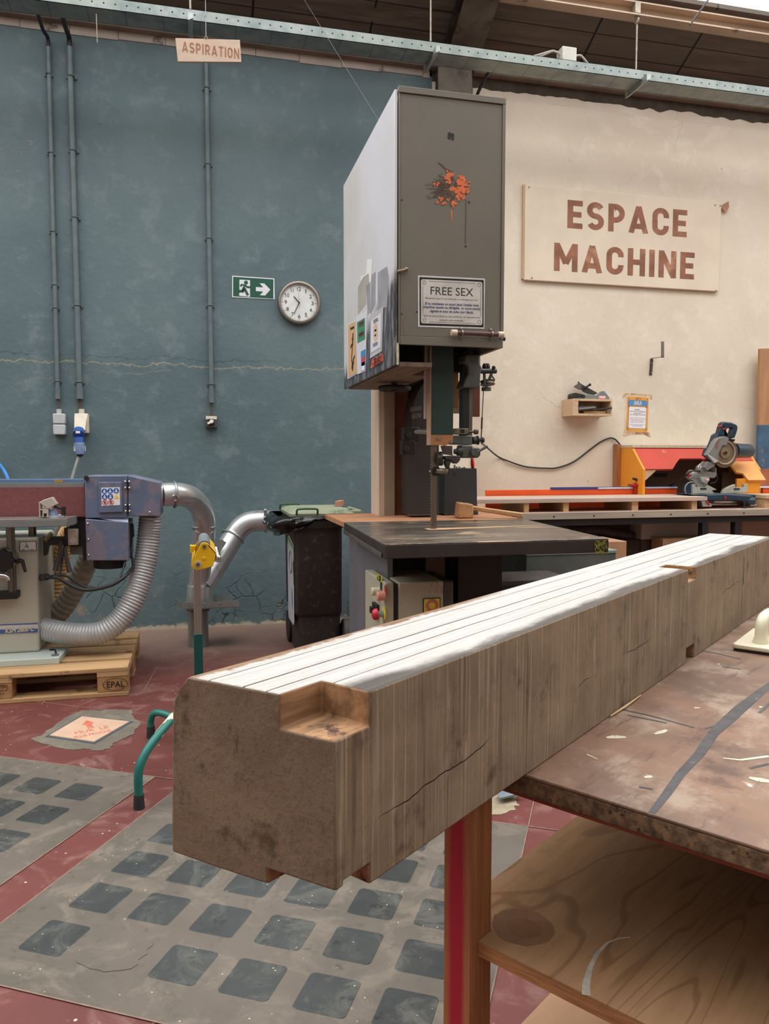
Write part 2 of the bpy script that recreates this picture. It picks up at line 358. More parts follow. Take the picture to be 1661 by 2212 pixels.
def timber_mat(name, c1, c2, c3, kind):
    m, nt, b = nt_new(name); g = NG(nt)
    if kind == 'side':      # vertical band-saw marks across a weathered face
        saw = g.noise(g.mp((1, 1, .02)), 210, 3, .6); saw2 = g.noise(g.mp((1, 1, .05)), 60, 4, .6); blot = g.noise(g.mp((1,1,1.4)), 7, 6, .65); dk = g.noise(g.mp((1,1,1),(3,3,3)), 13, 5, .65)
        col = g.mix(g.ramp(blot, .3, .7), lin(c1), lin(c2))
        col = g.mix(g.math('MULTIPLY', g.ramp(saw, .5, .68), .6), col, lin(c3))
        col = g.mix(g.math('MULTIPLY', g.ramp(saw2, .54, .7), .5), col, lin(tuple(x*.62 for x in c1)))
        col = g.mix(g.math('MULTIPLY', g.ramp(dk, .54, .72), .7), col, lin((60,50,42)))
        gr = g.noise(g.mp((1,1,.4)), 150, 4, .7); col = g.mix(g.math('MULTIPLY', g.ramp(gr, .56, .74), .45), col, lin((74,62,52)))
        lt = g.noise(g.mp((1,1,.25),(5,2,1)), 30, 5, .7); col = g.mix(g.math('MULTIPLY', g.ramp(lt, .58, .72), .5), col, lin((178,164,146)))
        # one wandering shake along the length
        s = g.sep(); w = g.noise(g.mp((1,0,0)), 5, 4)
        zc = g.math('ADD', g.math('MULTIPLY', s[0], .035), g.math('MULTIPLY', w, .05))
        dd = g.math('ABSOLUTE', g.math('SUBTRACT', s[2], g.math('ADD', zc, .036)))
        gate = g.ramp(g.noise(g.mp((1,0,0),(.3,0,0)), 3.3, 3), .50, .58)
        ck = g.math('MULTIPLY', g.math('SUBTRACT', 1, g.ramp(dd, .0003, .0012)), gate)
        col = g.mix(ck, col, lin((38,30,24)))
        h = g.math('SUBTRACT', g.math('ADD', g.math('MULTIPLY', saw, .5), g.math('MULTIPLY', saw2, .5)), ck); bs = .4
    elif kind == 'end':     # rings round a pith plus dirt
        v = g.add(g.mp((1,1,1), (0,-.075,-.062)), g.n('ShaderNodeTexNoise').outputs['Color'], .02)
        s = g.sep(v); r = g.math('SQRT', g.math('ADD', g.math('MULTIPLY', s[1], s[1]), g.math('MULTIPLY', s[2], s[2])))
        rw = g.math('ADD', r, g.math('MULTIPLY', g.noise(g.tc, 7, 3), .012))
        ring = g.math('SINE', g.math('MULTIPLY', rw, 1500)); blot = g.noise(g.tc, 9, 6, .65); dk = g.noise(g.mp((1,1,1),(3,3,3)), 18, 6, .7)
        col = g.mix(g.ramp(blot, .3, .7), lin(c1), lin(c2))
        col = g.mix(g.math('MULTIPLY', g.math('MULTIPLY', g.ramp(ring, .1, .95), g.ramp(g.noise(g.tc, 11, 3), .5, .72)), .2), col, lin(c3))
        col = g.mix(g.math('MULTIPLY', g.ramp(dk, .53, .7), .7), col, lin((66,54,44)))
        fg = g.noise(g.tc, 170, 4, .7); col = g.mix(g.math('MULTIPLY', g.ramp(fg, .5, .7), .35), col, lin((78,64,52))); sp_ = g.noise(g.mp((1,1,.3),(1,6,2)), 55, 5, .7); col = g.mix(g.math('MULTIPLY', g.ramp(sp_, .6, .72), .6), col, lin((72,60,50)))
        h = g.math('ADD', dk, g.math('MULTIPLY', fg, .5)); bs = .5
    else:                   # top: planed, streaked along the length
        st = g.noise(g.mp((.02, 1, 1)), 120, 4, .6); lg = g.noise(g.mp((.35, 1, 1)), 12, 6, .7); sp = g.noise(g.mp((.5,1,1),(2,2,2)), 45, 5, .7)
        col = g.mix(g.ramp(st, .35, .7), lin(c1), lin(c2))
        col = g.mix(g.math('MULTIPLY', g.ramp(sp, .55, .7), .35), col, lin(c3))
        s = g.sep(); y = g.math('ADD', s[1], g.math('MULTIPLY', g.math('SUBTRACT', lg, .5), .004))
        for yy, wd in ((.078, .0011), (.106, .0014), (.150, .0009), (.046, .0008)):
            d = g.math('ABSOLUTE', g.math('SUBTRACT', y, yy)); k = g.math('SUBTRACT', 1, g.ramp(d, wd*.6, wd*1.4))
            col = g.mix(g.math('MULTIPLY', k, g.ramp(g.noise(g.mp((1,1,1),(yy*50,0,0)), 4, 4), .3, .5)), col, lin((74,68,64)))
        # weathered unplaned strip along the right-hand arris
        e = g.math('ADD', s[1], g.math('MULTIPLY', g.math('SUBTRACT', lg, .5), .07))
        along = g.noise(g.mp((1,0,0),(.6,0,0)), 2.6, 3)
        e = g.math('ADD', e, g.math('MULTIPLY', g.math('SUBTRACT', along, .5), -.09))
        col = g.mix(g.math('MULTIPLY', g.math('SUBTRACT', 1, g.ramp(e, .008, .032)), g.ramp(st, -.2, .5)), col, lin((78,72,68)))
        w2 = g.math('ADD', s[1], g.math('MULTIPLY', g.math('SUBTRACT', g.noise(g.tc, 22, 5, .7), .5), .045))
        wn = g.math('MULTIPLY', g.ramp(w2, .160, .170), g.math('SUBTRACT', 1, g.ramp(s[0], .45, .75)))
        col = g.mix(wn, col, g.mix(g.ramp(st, .35, .65), lin((104,78,58)), lin((150,118,90))))
        h = st; bs = .2
    g.lk(col, b.inputs['Base Color']); b.inputs['Roughness'].default_value = .75 if kind != 'top' else .55
    b.inputs['Specular IOR Level'].default_value = .3
    g.bump(b, h, bs, .004); return m
T_SIDE = timber_mat('sawn timber side', (126,108,88), (149,129,107), (178,159,135), 'side')
T_END = timber_mat('sawn timber end grain', (122,104,86), (141,122,102), (164,138,108), 'end')
T_TOP = timber_mat('planed timber top', (178,175,171), (198,195,191), (162,154,144), 'top')
T_CUT = M('fresh cut timber', (156,118,84), .8, 0, .35, 12, (1,6,6), .3, (70,46,34), (.55,.66), 30)

def bench_mat():
    m, nt, b = nt_new('worn bench top'); g = NG(nt)
    n1 = g.noise(g.mp((1.2,.8,1)), 3.5, 6, .6, .6); n2 = g.noise(g.mp((1,1,1),(2,4,0)), 8, 6, .7); n3 = g.noise(g.mp((.3,1.6,1)), 26, 6, .7)
    col = g.mix(g.ramp(n1, .32, .68), lin((110,86,71)), lin((143,109,89)))
    col = g.mix(g.math('MULTIPLY', g.ramp(n2, .47, .66), .75), col, lin((166,147,129)))
    col = g.mix(g.math('MULTIPLY', g.ramp(g.noise(g.mp((1,1,1),(7,1,0)), 5, 6, .75), .57, .7), .7), col, lin((74,52,45)))
    col = g.mix(g.math('MULTIPLY', g.ramp(n3, .53, .7), .6), col, lin((78,54,47)))
    col = g.mix(g.ramp(g.noise(g.mp((1,1,1),(1,9,0)), 15, 4, .5), .7, .735), col, lin((214,208,192)))
    g.lk(col, b.inputs['Base Color']); g.lk(g.math('ADD', .3, g.math('MULTIPLY', n2, .4)), b.inputs['Roughness'])
    b.inputs['Specular IOR Level'].default_value = .4
    g.bump(b, n3, .12, .003); return m
BENCHTOP = bench_mat()
def ply_mat(name, c1, c2, c3, sc=3.2, st=(.35,1.3,1)):
    m, nt, b = nt_new(name); g = NG(nt)
    w = g.noise(g.mp(st), sc, 3, .5, .5); lines = g.math('SINE', g.math('MULTIPLY', w, 120)); n2 = g.noise(g.mp((.2,2,2)), 30, 5, .6); sm = g.noise(g.tc, 5, 6, .7)
    col = g.mix(g.ramp(n2, .3, .7), lin(c1), lin(c2))
    col = g.mix(g.math('MULTIPLY', g.ramp(lines, .8, 1.0), .5), col, lin(c3))
    col = g.mix(g.math('MULTIPLY', g.ramp(sm, .56, .74), .5), col, lin(tuple(x*.62 for x in c1)))
    g.lk(col, b.inputs['Base Color']); b.inputs['Roughness'].default_value = .55; b.inputs['Specular IOR Level'].default_value = .3
    return m
PLYSHELF = ply_mat('plywood shelf', (164,126,92), (178,140,104), (120,86,58))
PLY = ply_mat('pale plywood', (196,168,138), (208,180,150), (170,138,106), 5)
CHIP = M('chipboard edge', (112,90,68), .9, 0, .5, 70, (1,1,1), .6, (60,46,36), (.54,.66), 60)
FIR = M('fir wood', (158,104,66), .7, 0, .22, 22, (6,6,.25), .2)
PINE = M('pine wood', (196,162,120), .7, 0, .15, 14, (.3,5,5), .2, (150,118,84), (.62,.7), 8)
PINEX = M('pine wood end', (184,146,102), .75, 0, .2, 20, (1,1,1), .2)
PALE = M('pale beech', (200,170,136), .6, 0, .1, 12, (5,5,.4), .1)
GALV = M('galvanised steel', (158,166,166), .42, .75, .12, 14, (1,1,1), .05)
STEEL = M('bright duct steel', (206,208,210), .32, .75, .1, 6, (1,1,1), .04, (150,140,128), (.6,.75), 5)
CHROME = M('chrome', (200,200,200), .15, 1, .05)
DARK = M('black plastic', (32,32,34), .5, 0, .2)
BLK = M('black paint', (24,24,26), .55, 0, .25, 12)
CASTI = M('dark cast iron', (62,60,58), .55, .2, .25, 10, (1,1,1), .2)
GUIDEI = M('greasy grey iron', (92,94,92), .42, .35, .25, 16, (1,1,1), .2, (60,52,44), (.58,.7), 14)
WHITE = M('white paper', (232,232,236), .6, 0, .02)
INK = M('black ink', (40,38,38), .6, 0, .02)
# ------------------------------------------------------------------ room shell
WY = 5.40
def struct(mb, name, mats, **k): return mb.build(name, mats, kind='structure', **k)
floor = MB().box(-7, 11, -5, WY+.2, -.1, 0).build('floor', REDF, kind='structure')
FS, FC = sin(radians(30)), cos(radians(30))
def G(a, b, z=0): return Vector((a*FS+b*FC, a*FC-b*FS, z))     # floor grid: a along the panels, b across
def gquad(a0, a1, b0, b1, z0, z1, mb): return mb.hexa([G(a0,b0,z0), G(a0,b1,z0), G(a1,b1,z0), G(a1,b0,z0)], [G(a0,b0,z1), G(a0,b1,z1), G(a1,b1,z1), G(a1,b0,z1)])
PITCH = .1775
def glass(parent, a, b):
    mb = MB(); pts = [G(a+p, b+q, .0012) for p, q in rrect(.121, .121, .013)]
    mb.prism(pts, (0,0,.0022)); mb.build('glass_block', GLASSB, parent, bevel=.0012, seg=1)
def panel(a0, a1, b0, b1, cols, skip=()):
    mb = MB(); gquad(a0, a1, b0, b1, -.02, .0022, mb); p = mb.build('concrete_panel', CONC, floor)
    for b in cols:
        for j in range(5):
            a = 1.487+PITCH*j
            if (round(b, 2), j) in skip: continue
            glass(p, a, b)
    return p
pa = panel(1.312, 2.385, -1.442, -.222, [-1.27+.1765*k for k in range(6)], ((round(-1.27+.1765, 2), 0),))
pb = panel(1.312, 2.385, -2.62, -1.574, [-1.757-.1775*k for k in range(4)], ((round(-1.757-.1775, 2), 2), (round(-1.757-.1775, 2), 3-1)))
pc = panel(1.312, 2.385, -.092, .95, [.078+.1775*k for k in range(3)])
# cast-over cell and the white-dusted cell
mb = MB(); n = 26
mb.prism([G(1.487+.069*max(-1,min(1,1.25*cos(2*pi*i/n)))+random.uniform(-.007,.007), -1.0935+.07*max(-1,min(1,1.25*sin(2*pi*i/n)))+random.uniform(-.007,.007), .001) for i in range(n)], (0,0,.0025))
mb.build('mortar_filling', CONC, pa, 'roughly mortared-over cell')
wd = M('white dusty glass', (176,180,184), .4, 0, .15, 30, (1,1,1), .1, (118,122,126), (.55,.65), 14)
mb = MB(); mb.prism([G(1.855+p, -1.9345+q, .0012) for p, q in rrect(.125,.125,.014)], (0,0,.0024)); mb.build('glass_block', wd, pb, 'whitened glass block')
# joints of the red paint screed
JOINT = M('joint line', (136,112,100), .8, 0, .2, 30)
mb = MB()
def strip(p, q, w, z=.0008):
    p = Vector((p[0], p[1], 0)); q = Vector((q[0], q[1], 0)); d = (q-p).normalized(); n = Vector((-d.y, d.x, 0))*w/2
    mb.prism([p+n+Vector((0,0,z)), p-n+Vector((0,0,z)), q-n+Vector((0,0,z)), q+n+Vector((0,0,z))], (0,0,.0008))
strip((-1.6,4.42), (-.487,3.723), .004); strip((-.487,3.723), (-.225,3.57), .004); strip((-.24,4.42), (-.284,3.959), .004)
for a0,b0,a1,b1 in ((2.385,-2.62,2.385,-.222), (1.312,-1.574,2.385,-1.574), (1.312,-1.442,2.385,-1.442), (1.312,-.222,2.385,-.222), (1.312,-1.442,1.312,-.222), (2.385,-.222,2.9,-.222), (2.385,-1.50,2.75,-1.50), (2.385,-.222,2.385,-.092)):
    p = G(a0,b0); q = G(a1,b1); strip(p, q, .0035, .0018)
mb.build('joint_line', JOINT, floor)
# mortar patch around the cover plate, and the one behind the bench leg
out = [(-.697,3.369),(-.66,3.41),(-.647,3.465),(-.594,3.621),(-.575,3.66),(-.541,3.708),(-.47,3.69),(-.393,3.69),(-.31,3.661),(-.309,3.569),(-.258,3.469),(-.279,3.392),(-.285,3.329),(-.326,3.278),(-.358,3.242),(-.362,3.185),(-.399,3.166),(-.467,3.204),(-.5,3.198),(-.581,3.253),(-.628,3.3)]
def ragged(poly, amp, k=5):
    r = []
    for i, p in enumerate(poly):
        q = poly[(i+1) % len(poly)]
        for j in range(k):
            t = j/k; r.append((p[0]+(q[0]-p[0])*t+random.uniform(-amp,amp), p[1]+(q[1]-p[1])*t+random.uniform(-amp,amp)))
    return r
mb = MB(); mb.prism([(x, y, -.005) for x, y in ragged(out, .006)], (0,0,.0075)); mb.build('mortar_patch', PATCH, floor)
mb = MB(); mb.prism([(x, y, -.005) for x, y in ragged([(.70,2.36),(.85,2.28),(.97,2.27),(1.04,2.34),(1.07,2.42),(1.04,2.52),(.95,2.62),(.78,2.60)], .012)], (0,0,.007)); mb.build('mortar_patch', M('sandy mortar',(158,146,124),.85,0,.2,20), floor)

# pale cover plate with hand-lettered note, let into the mortar patch
hp4 = [(-.527,3.604),(-.313,3.483),(-.433,3.263),(-.625,3.385)]
t = thing('floor_plate', 'pale cover plate in the red floor lettered MUR LE PLUS PROCHE with an arrow', 'floor plate', (-.475,3.434,.0025))
hc = Vector((-.4745,3.4338,0))
mb = MB(); mb.prism([hc+(Vector((x,y,0))-hc)*1.10+Vector((0,0,.0026)) for x,y in hp4], (0,0,.002)); mb.build('steel_frame', M('worn steel frame',(112,124,140),.4,.6), t)
MB().prism([(x,y,.0047) for x,y in hp4], (0,0,.003)).build('plate', M('pale pinkish plate',(206,172,148),.6,0,.06,8), t)
RT = M('faded red marker',(206,112,92),.7,0,.15,60)
def FQ(u,v): p = onZ(u/3.611,1440+v/3.611,.0078); return p
mb = MB(); mb.prism([FQ(*q) for q in ((675,418),(735,438),(712,446),(736,478),(700,474),(692,488),(668,455),(640,455))], (0,0,.0003)); mb.build('arrow', RT, t)
xa_ = FQ(850,478)-FQ(592,528); ya_ = FQ(612,470)-FQ(592,528); xa_.normalize(); ya_ = Vector((-xa_.y,xa_.x,0))
text('lettering', 'MUR  LE', RT, t, (FQ(592,528)+FQ(850,478))/2+ya_*.016, (FQ(850,478)-FQ(592,528)).length, .034, xa=xa_, ya=ya_, bold=.012, th=.0003)
text('lettering', 'PLUS PROCHE', RT, t, (FQ(570,556)+FQ(872,490))/2-ya_*.004, (FQ(872,490)-FQ(578,556)).length*.95, .030, xa=xa_, ya=ya_, bold=.012, th=.0003)

XS = 1.665
struct(MB().box(-7, XS, WY, WY+.2, 0, 3.885), 'wall_back', BLUE)
struct(MB().box(XS, 11, WY, WY+.2, 0, 3.80), 'wall_back', CREAM)
# ragged top of the cream paint with the bare masonry above it
mb = MB(); pts = []; x = XS
while x < 7.5:
    pts.append((x, WY-.0006, 3.845+.03*noise.noise((x*3.1, 0, 0))+.022*noise.noise((x*11, 3, 0)))); x += .03
pts = [(XS, WY-.0006, 3.79)] + pts + [(pts[-1][0], WY-.0006, 3.79)]
mb.prism(pts, (0,.05,0)); mb.build('trim_1', CREAM, kind='structure')
DKM = M('dark sooty masonry', (74,64,56), .9, 0, .3, 9, (1,1,1), .3)
struct(MB().box(XS, 11, WY+.002, WY+.2, 3.80, 4.2), 'trim_2', DKM)
mb = MB(); x = -6.9
while x < XS-.02: mb.box(x, min(x+.29, XS-.02), WY-.006, WY+.1, 3.873+.014*noise.noise((x*2,1,0)), 3.926); x += .293
mb.build('trim_3', M('white wall tiles',(176,166,154),.55,0,.15,3,(1,1,1),0,(110,100,90),(.6,.68),5), kind='structure')
struct(MB().box(-7, 11, WY-.06, WY+.1, 3.924, 4.06), 'trim_4', M('taupe plate beam',(120,108,96),.75,0,.2,5), bevel=.004)
struct(MB().box(-7, 11, WY+.05, WY+.2, 3.885, 4.4), 'wall_back', DKM)
# other walls, far from the camera's view
OTHER = M('off-white workshop wall', (178,172,160), .8, 0, .06, 2)
struct(MB().box(-7.2, -7, -5, WY+.2, 0, 5.2), 'wall_left', OTHER)
struct(MB().box(11, 11.2, -5, WY+.2, 0, 5.2), 'wall_right', OTHER)
struct(MB().box(-7, 11, -5.2, -5, 0, 5.2), 'wall_front', OTHER)
# riveted steel column and rafter
RUST = M('old dark steel', (86,76,66), .65, .1, .3, 7, (1,1,1), .25, (58,48,40), (.5,.62), 9)
for z0_, z1_, mt_ in ((0, 3.42, CREAM), (3.42, 3.98, RUST)):    # painted over like the wall lower down
    mb = MB(); mb.box(1.69,1.965,WY-.02,WY+.01,z0_,z1_); mb.box(1.77,1.79,WY-.16,WY-.02,z0_,z1_); mb.box(1.655,1.90,WY-.18,WY-.16,z0_,z1_)
    mb.build('trim_5', mt_, kind='structure')
sl = .489
def raf(x0, x1, o0, o1, y0=5.36, y1=1.0):
    z0 = lambda y: 3.90+sl*(5.386-y)
    return [(x0,y0,z0(y0)+o0),(x1,y0,z0(y0)+o0),(x1,y1,z0(y1)+o0),(x0,y1,z0(y1)+o0)], [(x0,y0,z0(y0)+o1),(x1,y0,z0(y0)+o1),(x1,y1,z0(y1)+o1),(x0,y1,z0(y1)+o1)]
mb = MB(); mb.hexa(*raf(1.73,1.96,0,.015)); mb.hexa(*raf(1.835,1.855,.015,.15)); mb.hexa(*raf(1.73,1.96,.15,.165)); mb.build('trim_6', RUST, kind='structure')
# roof boards
def roof_mat():
    m, nt, b = nt_new('sooty roof boards'); g = NG(nt)
    st = g.noise(g.mp((.25,3,3)), 9, 5, .6); big = g.noise(g.tc, 1.3, 3)
    col = g.mix(g.ramp(st, .3, .7), lin((84,74,64)), lin((118,106,94))); col = g.mix(g.ramp(big, .35, .65), col, lin((96,87,78)))
    y = g.sep()[1]; fr = g.math('FRACT', g.math('MULTIPLY', y, 7.2)); d = g.math('ABSOLUTE', g.math('SUBTRACT', fr, .5))
    col = g.mix(g.ramp(d, .47, .485), col, lin((30,25,22)))
    x = g.math('ADD', g.sep()[0], g.math('MULTIPLY', g.math('FLOOR', g.math('MULTIPLY', y, 7.2)), .0)); fx = g.math('ABSOLUTE', g.math('SUBTRACT', g.math('FRACT', g.math('MULTIPLY', x, 1.25)), .5))
    gate = g.ramp(g.noise(g.mp((1,6,1)), 1.7, 2), .42, .46)
    col = g.mix(g.math('MULTIPLY', g.ramp(fx, .487, .494), gate), col, lin((26,22,20)))
    g.lk(col, b.inputs['Base Color']); b.inputs['Roughness'].default_value = .85; return m
ROOF = roof_mat()
zr = lambda y: 4.075+sl*(5.40-y)
mb = MB(); mb.hexa([(-7,WY+.3,zr(WY+.3)),(11,WY+.3,zr(WY+.3)),(11,4.88,zr(4.88)),(-7,4.88,zr(4.88))], [(-7,WY+.3,zr(WY+.3)+.03),(11,WY+.3,zr(WY+.3)+.03),(11,4.88,zr(4.88)+.03),(-7,4.88,zr(4.88)+.03)])
mb.build('ceiling', ROOF, kind='structure')
zb = lambda y: zr(1.0)-sl*(1.0-y)
mb = MB(); mb.hexa([(-7,-2.8,zb(-2.8)),(11,-2.8,zb(-2.8)),(11,-5.2,zb(-5.2)),(-7,-5.2,zb(-5.2))], [(-7,-2.8,zb(-2.8)+.05),(11,-2.8,zb(-2.8)+.05),(11,-5.2,zb(-5.2)+.05),(-7,-5.2,zb(-5.2)+.05)])
mb.build('ceiling', ROOF, kind='structure')
for xx in (-7.1, 11.1):
    mb = MB(); mb.prism([(xx,WY+.2,3.6),(xx,-5.1,2.9),(xx,-5.1,zb(-5.1)+.1),(xx,1.0,zr(1.0)+.2),(xx,WY+.2,zr(WY+.2)+.1)], (.06,0,0)); mb.build('wall_left' if xx < 0 else 'wall_right', OTHER, kind='structure')
# daylight panes; the unseen rear slope's pane is added to light the back wall
def sky_mat(name, col, st):
    m = bpy.data.materials.new(name); m.use_nodes = True; nt = m.node_tree; nt.nodes.clear()
    e = nt.nodes.new('ShaderNodeEmission'); o = nt.nodes.new('ShaderNodeOutputMaterial'); e.inputs[0].default_value = (*col, 1); e.inputs[1].default_value = st
    nt.links.new(e.outputs[0], o.inputs[0]); return m
SKY1 = 4.9; SKY_FILL = 1.25
mb = MB(); mb.add([(-7,4.90,zr(4.90)+.035),(11,4.90,zr(4.90)+.035),(11,1.0,zr(1.0)+.06),(-7,1.0,zr(1.0)+.06)], [(0,1,2,3)]); mb.build('window_1', sky_mat('daylit roof glazing', (1,.985,.96), SKY1), kind='structure')
mb = MB(); mb.add([(-7,1.0,zr(1.0)+.06),(11,1.0,zr(1.0)+.06),(11,-2.8,zb(-2.8)+.06),(-7,-2.8,zb(-2.8)+.06)], [(0,1,2,3)]); mb.build('fill_pane', sky_mat('added rear fill glazing', (1,.985,.96), SKY_FILL), kind='structure')  # glowing rear pane, out of view, added as fill for the walls
WSTEEL = M('painted glazing steel', (168,156,142), .6, .1, .15, 8)
mb = MB(); x = -6.7
while x < 11:
    mb.hexa([(x,4.89,zr(4.89)+.005),(x+.035,4.89,zr(4.89)+.005),(x+.035,1,zr(1)),(x,1,zr(1))], [(x,4.89,zr(4.89)+.03),(x+.035,4.89,zr(4.89)+.03),(x+.035,1,zr(1)+.055),(x,1,zr(1)+.055)]); x += 1.2
mb.build('trim_7', WSTEEL, kind='structure')
# painted steel purlin along the lower edge of the glazing
PURL = M('beige painted steel', (176,154,134), .6, .1, .15, 5, (.4,1,1), 0, (120,100,84), (.58,.68), 5)
mb = MB(); mb.box(-7,11,4.955,4.97,4.205,4.30); mb.box(-7,11,4.895,4.955,4.29,4.30); mb.box(-7,11,4.88,4.97,4.20,4.21)
mb.build('trim_8', PURL, kind='structure')

# ------------------------------------------------------------------ under the roof
def tray_mat():
    m, nt, b = nt_new('perforated galvanised sheet'); g = NG(nt); s = g.sep()
    n = g.noise(g.tc, 12, 4); n2 = g.noise(g.tc, 1.5, 3); col = g.mix(g.ramp(n, .3, .7), lin((112,124,124)), lin((140,148,147))); col = g.mix(g.math('MULTIPLY', g.ramp(n2, .4, .6), .4), col, lin((150,158,150)))
    fx = g.math('SUBTRACT', g.math('FRACT', g.math('MULTIPLY', s[0], 1/.063)), .5); fz = g.math('MULTIPLY', g.math('SUBTRACT', s[2], .033), 1/.063)
    d = g.math('SQRT', g.math('ADD', g.math('MULTIPLY', fx, fx), g.math('MULTIPLY', fz, fz)))
    hole = g.math('SUBTRACT', 1, g.ramp(d, .065, .095))
    gx = g.math('ABSOLUTE', g.math('SUBTRACT', g.math('FRACT', g.math('MULTIPLY', s[0], 1/.21)), .5)); gy = g.math('ABSOLUTE', g.math('SUBTRACT', g.math('FRACT', g.math('MULTIPLY', s[1], 1/.016)), .5))
    h2 = g.math('MULTIPLY', g.math('SUBTRACT', 1, g.ramp(gx, .008, .016)), g.math('SUBTRACT', 1, g.ramp(gy, .2, .28)))
    h2 = g.math('MULTIPLY', h2, g.math('LESS_THAN', s[2], .002))
    col = g.mix(g.math('MAXIMUM', hole, h2), col, lin((28,28,28)))
    g.lk(col, b.inputs['Base Color']); b.inputs['Metallic'].default_value = .55; b.inputs['Roughness'].default_value = .45; return m
TRAY = tray_mat()
mb = MB(); mb.box(-6,8,4.80,4.803,3.732,3.797); mb.box(-6,8,4.80,4.955,3.732,3.735); mb.box(-6,8,4.952,4.955,3.732,3.797); mb.box(-6,8,4.80,4.812,3.794,3.797)
tray = mb.build('cable_tray', TRAY, None, 'long perforated galvanised cable tray hung below the roof along the wall', 'cable tray')
ROD = M('hanger rod steel', (150,142,130), .5, .5, .2, 20)
for x, hook, lab in ((.0,0,'hanger rod of the cable tray above the hanging wooden sign, leftmost of three'), (1.50,0,'hanger rod of the cable tray just left of the rafter'), (2.98,1,'hanger rod with shackle and chain clip at the right end of the cable tray')):
    t = thing('tray_hanger', lab, 'hanger', (x, 4.88, 3.70), 'hangers of the cable tray')
    ztop = 4.23
    MB().cyl((x,4.90,3.80),(x,4.90,ztop),.006,8).build('rod', ROD, t)
    MB().prism([(x-.014,4.74,3.745),(x+.014,4.74,3.745),(x+.014,4.74,3.715),(x-.014,4.74,3.70)], (0,.27,0)).build('bracket', GALV, t)
    mb = MB(); mb.box(x-.02,x+.02,4.86,4.94,3.80,3.81); mb.cyl((x,4.90,3.81),(x,4.90,3.83),.012,6); mb.build('nut_plate', ROD, t)
    if hook:
        mb = MB(); mb.ring((x,4.90,4.17),(1,0,0),.02,.005); mb.ring((x,4.90,4.21),(0,1,0),.02,.005); mb.box(x-.02,x+.02,4.89,4.93,4.22,4.29); mb.build('shackle', ROD, t)
# junction box on the tray
t = thing('junction_box', 'small grey junction box sitting on the cable tray', 'junction box', (2.2, 4.88, 3.80))
p = onY(1226,114,4.86)
MB().box(p.x-.052,p.x+.052,4.83,4.92,3.80,3.80+.10).build('body', M('light grey plastic',(190,188,180),.5), t, bevel=.005)
LG = M('grey cable', (170,164,154), .6)
mb = MB()
for s, e in ((-1, .36), (1, .22), (-1, .5)):
    mb.tube(smooth_path([(p.x+s*.052,4.87,3.86),(p.x+s*.10,4.87,3.87+.02*e),(p.x+s*(.1+e*.3),4.88,3.83),(p.x+s*(.1+e*.6),4.88,3.81)], .02), .007, 8)
mb.build('cable', LG, t)
mb = MB()
mb.tube(smooth_path([(p.x-.50,4.87,3.806),(p.x-.42,4.87,3.825),(p.x-.33,4.87,3.806)], .02), .007, 8); mb.tube(smooth_path([(p.x-.54,4.89,3.806),(p.x-.45,4.89,3.833),(p.x-.3,4.89,3.806)], .02), .007, 8)
mb.build('cable_loop', LG, None, 'short loop of pale cable on the cable tray left of the junction box', 'cable')
a = onY(1030,207,5.3); b2 = onY(1050,165,5.2); c2 = onY(1062,150,5.1)
MB().tube(smooth_path([onY(1028,232,5.3), a, b2, c2], .02), .012, 8).build('black_cable', DARK, None, 'thick black cable hanging from the tray beside the steel column', 'cable')
# thin steel wire running from the roof to the saw, and a bent stick of wire at the left
a = onY(645,-20,4.9); b2 = onY(819,262,4.05)
MB().tube([a, b2], .0012, 6).build('steel_wire', M('thin steel wire',(84,82,78),.5,.4), None, 'thin diagonal wire from the roof down to the top of the band saw', 'wire')
MB().tube(smooth_path([onY(208,30,4.797), onY(209,60,4.795), onY(210,92,4.79)], .02), .0025, 6).build('wooden_stick', M('dim stick',(150,136,116),.7), None, 'thin pale stick dangling from the cable tray at upper left', 'stick')
MB().tube([onY(1534,-6,4.6), onY(1490,54,4.6)], .006, 8).build('tie_rod', BLK, None, 'thin dark diagonal rod below the bright roof glazing', 'rod')
# wooden sign ASPIRATION
SIGNW = M('pale pinkish plywood sign', (180,158,140), .6, 0, .06, 6, (1,1,4))
BRN = M('brown sign lettering', (140,88,62), .65, 0, .1, 20)
t = thing('wooden_sign', 'small hanging pale wooden sign reading ASPIRATION', 'sign', (.05, 4.74, 3.35))
A = onY(379,82,4.74); B = onY(518,86,4.74); Cc = onY(521.5,134,4.74); D = onY(384,133,4.74)
MB().prism([A, B, Cc, D], (0,.014,0)).build('board', SIGNW, t, bevel=.0015)
xa = (Cc-D).normalized(); ya = Vector((0,0,1)); ctr = onY(455.5,108.5,4.74)
w = (onY(516,108,4.74)-onY(394,108,4.74)).length
din_word('lettering', 'ASPIRATION', BRN, t, ctr, w, (onY(455,97.5,4.74)-onY(455,119.5,4.74)).length, (1,0,-.008), (0,0,1), .15, .2)
mb = MB(); q = onY(445,80,4.74); mb.tube([q, q+Vector((0,.03,.36))], .002, 6); mb.ring(q+Vector((0,0,-.004)), (0,1,0), .008, .002, 14, 6); mb.build('hanging_wire', ROD, t)
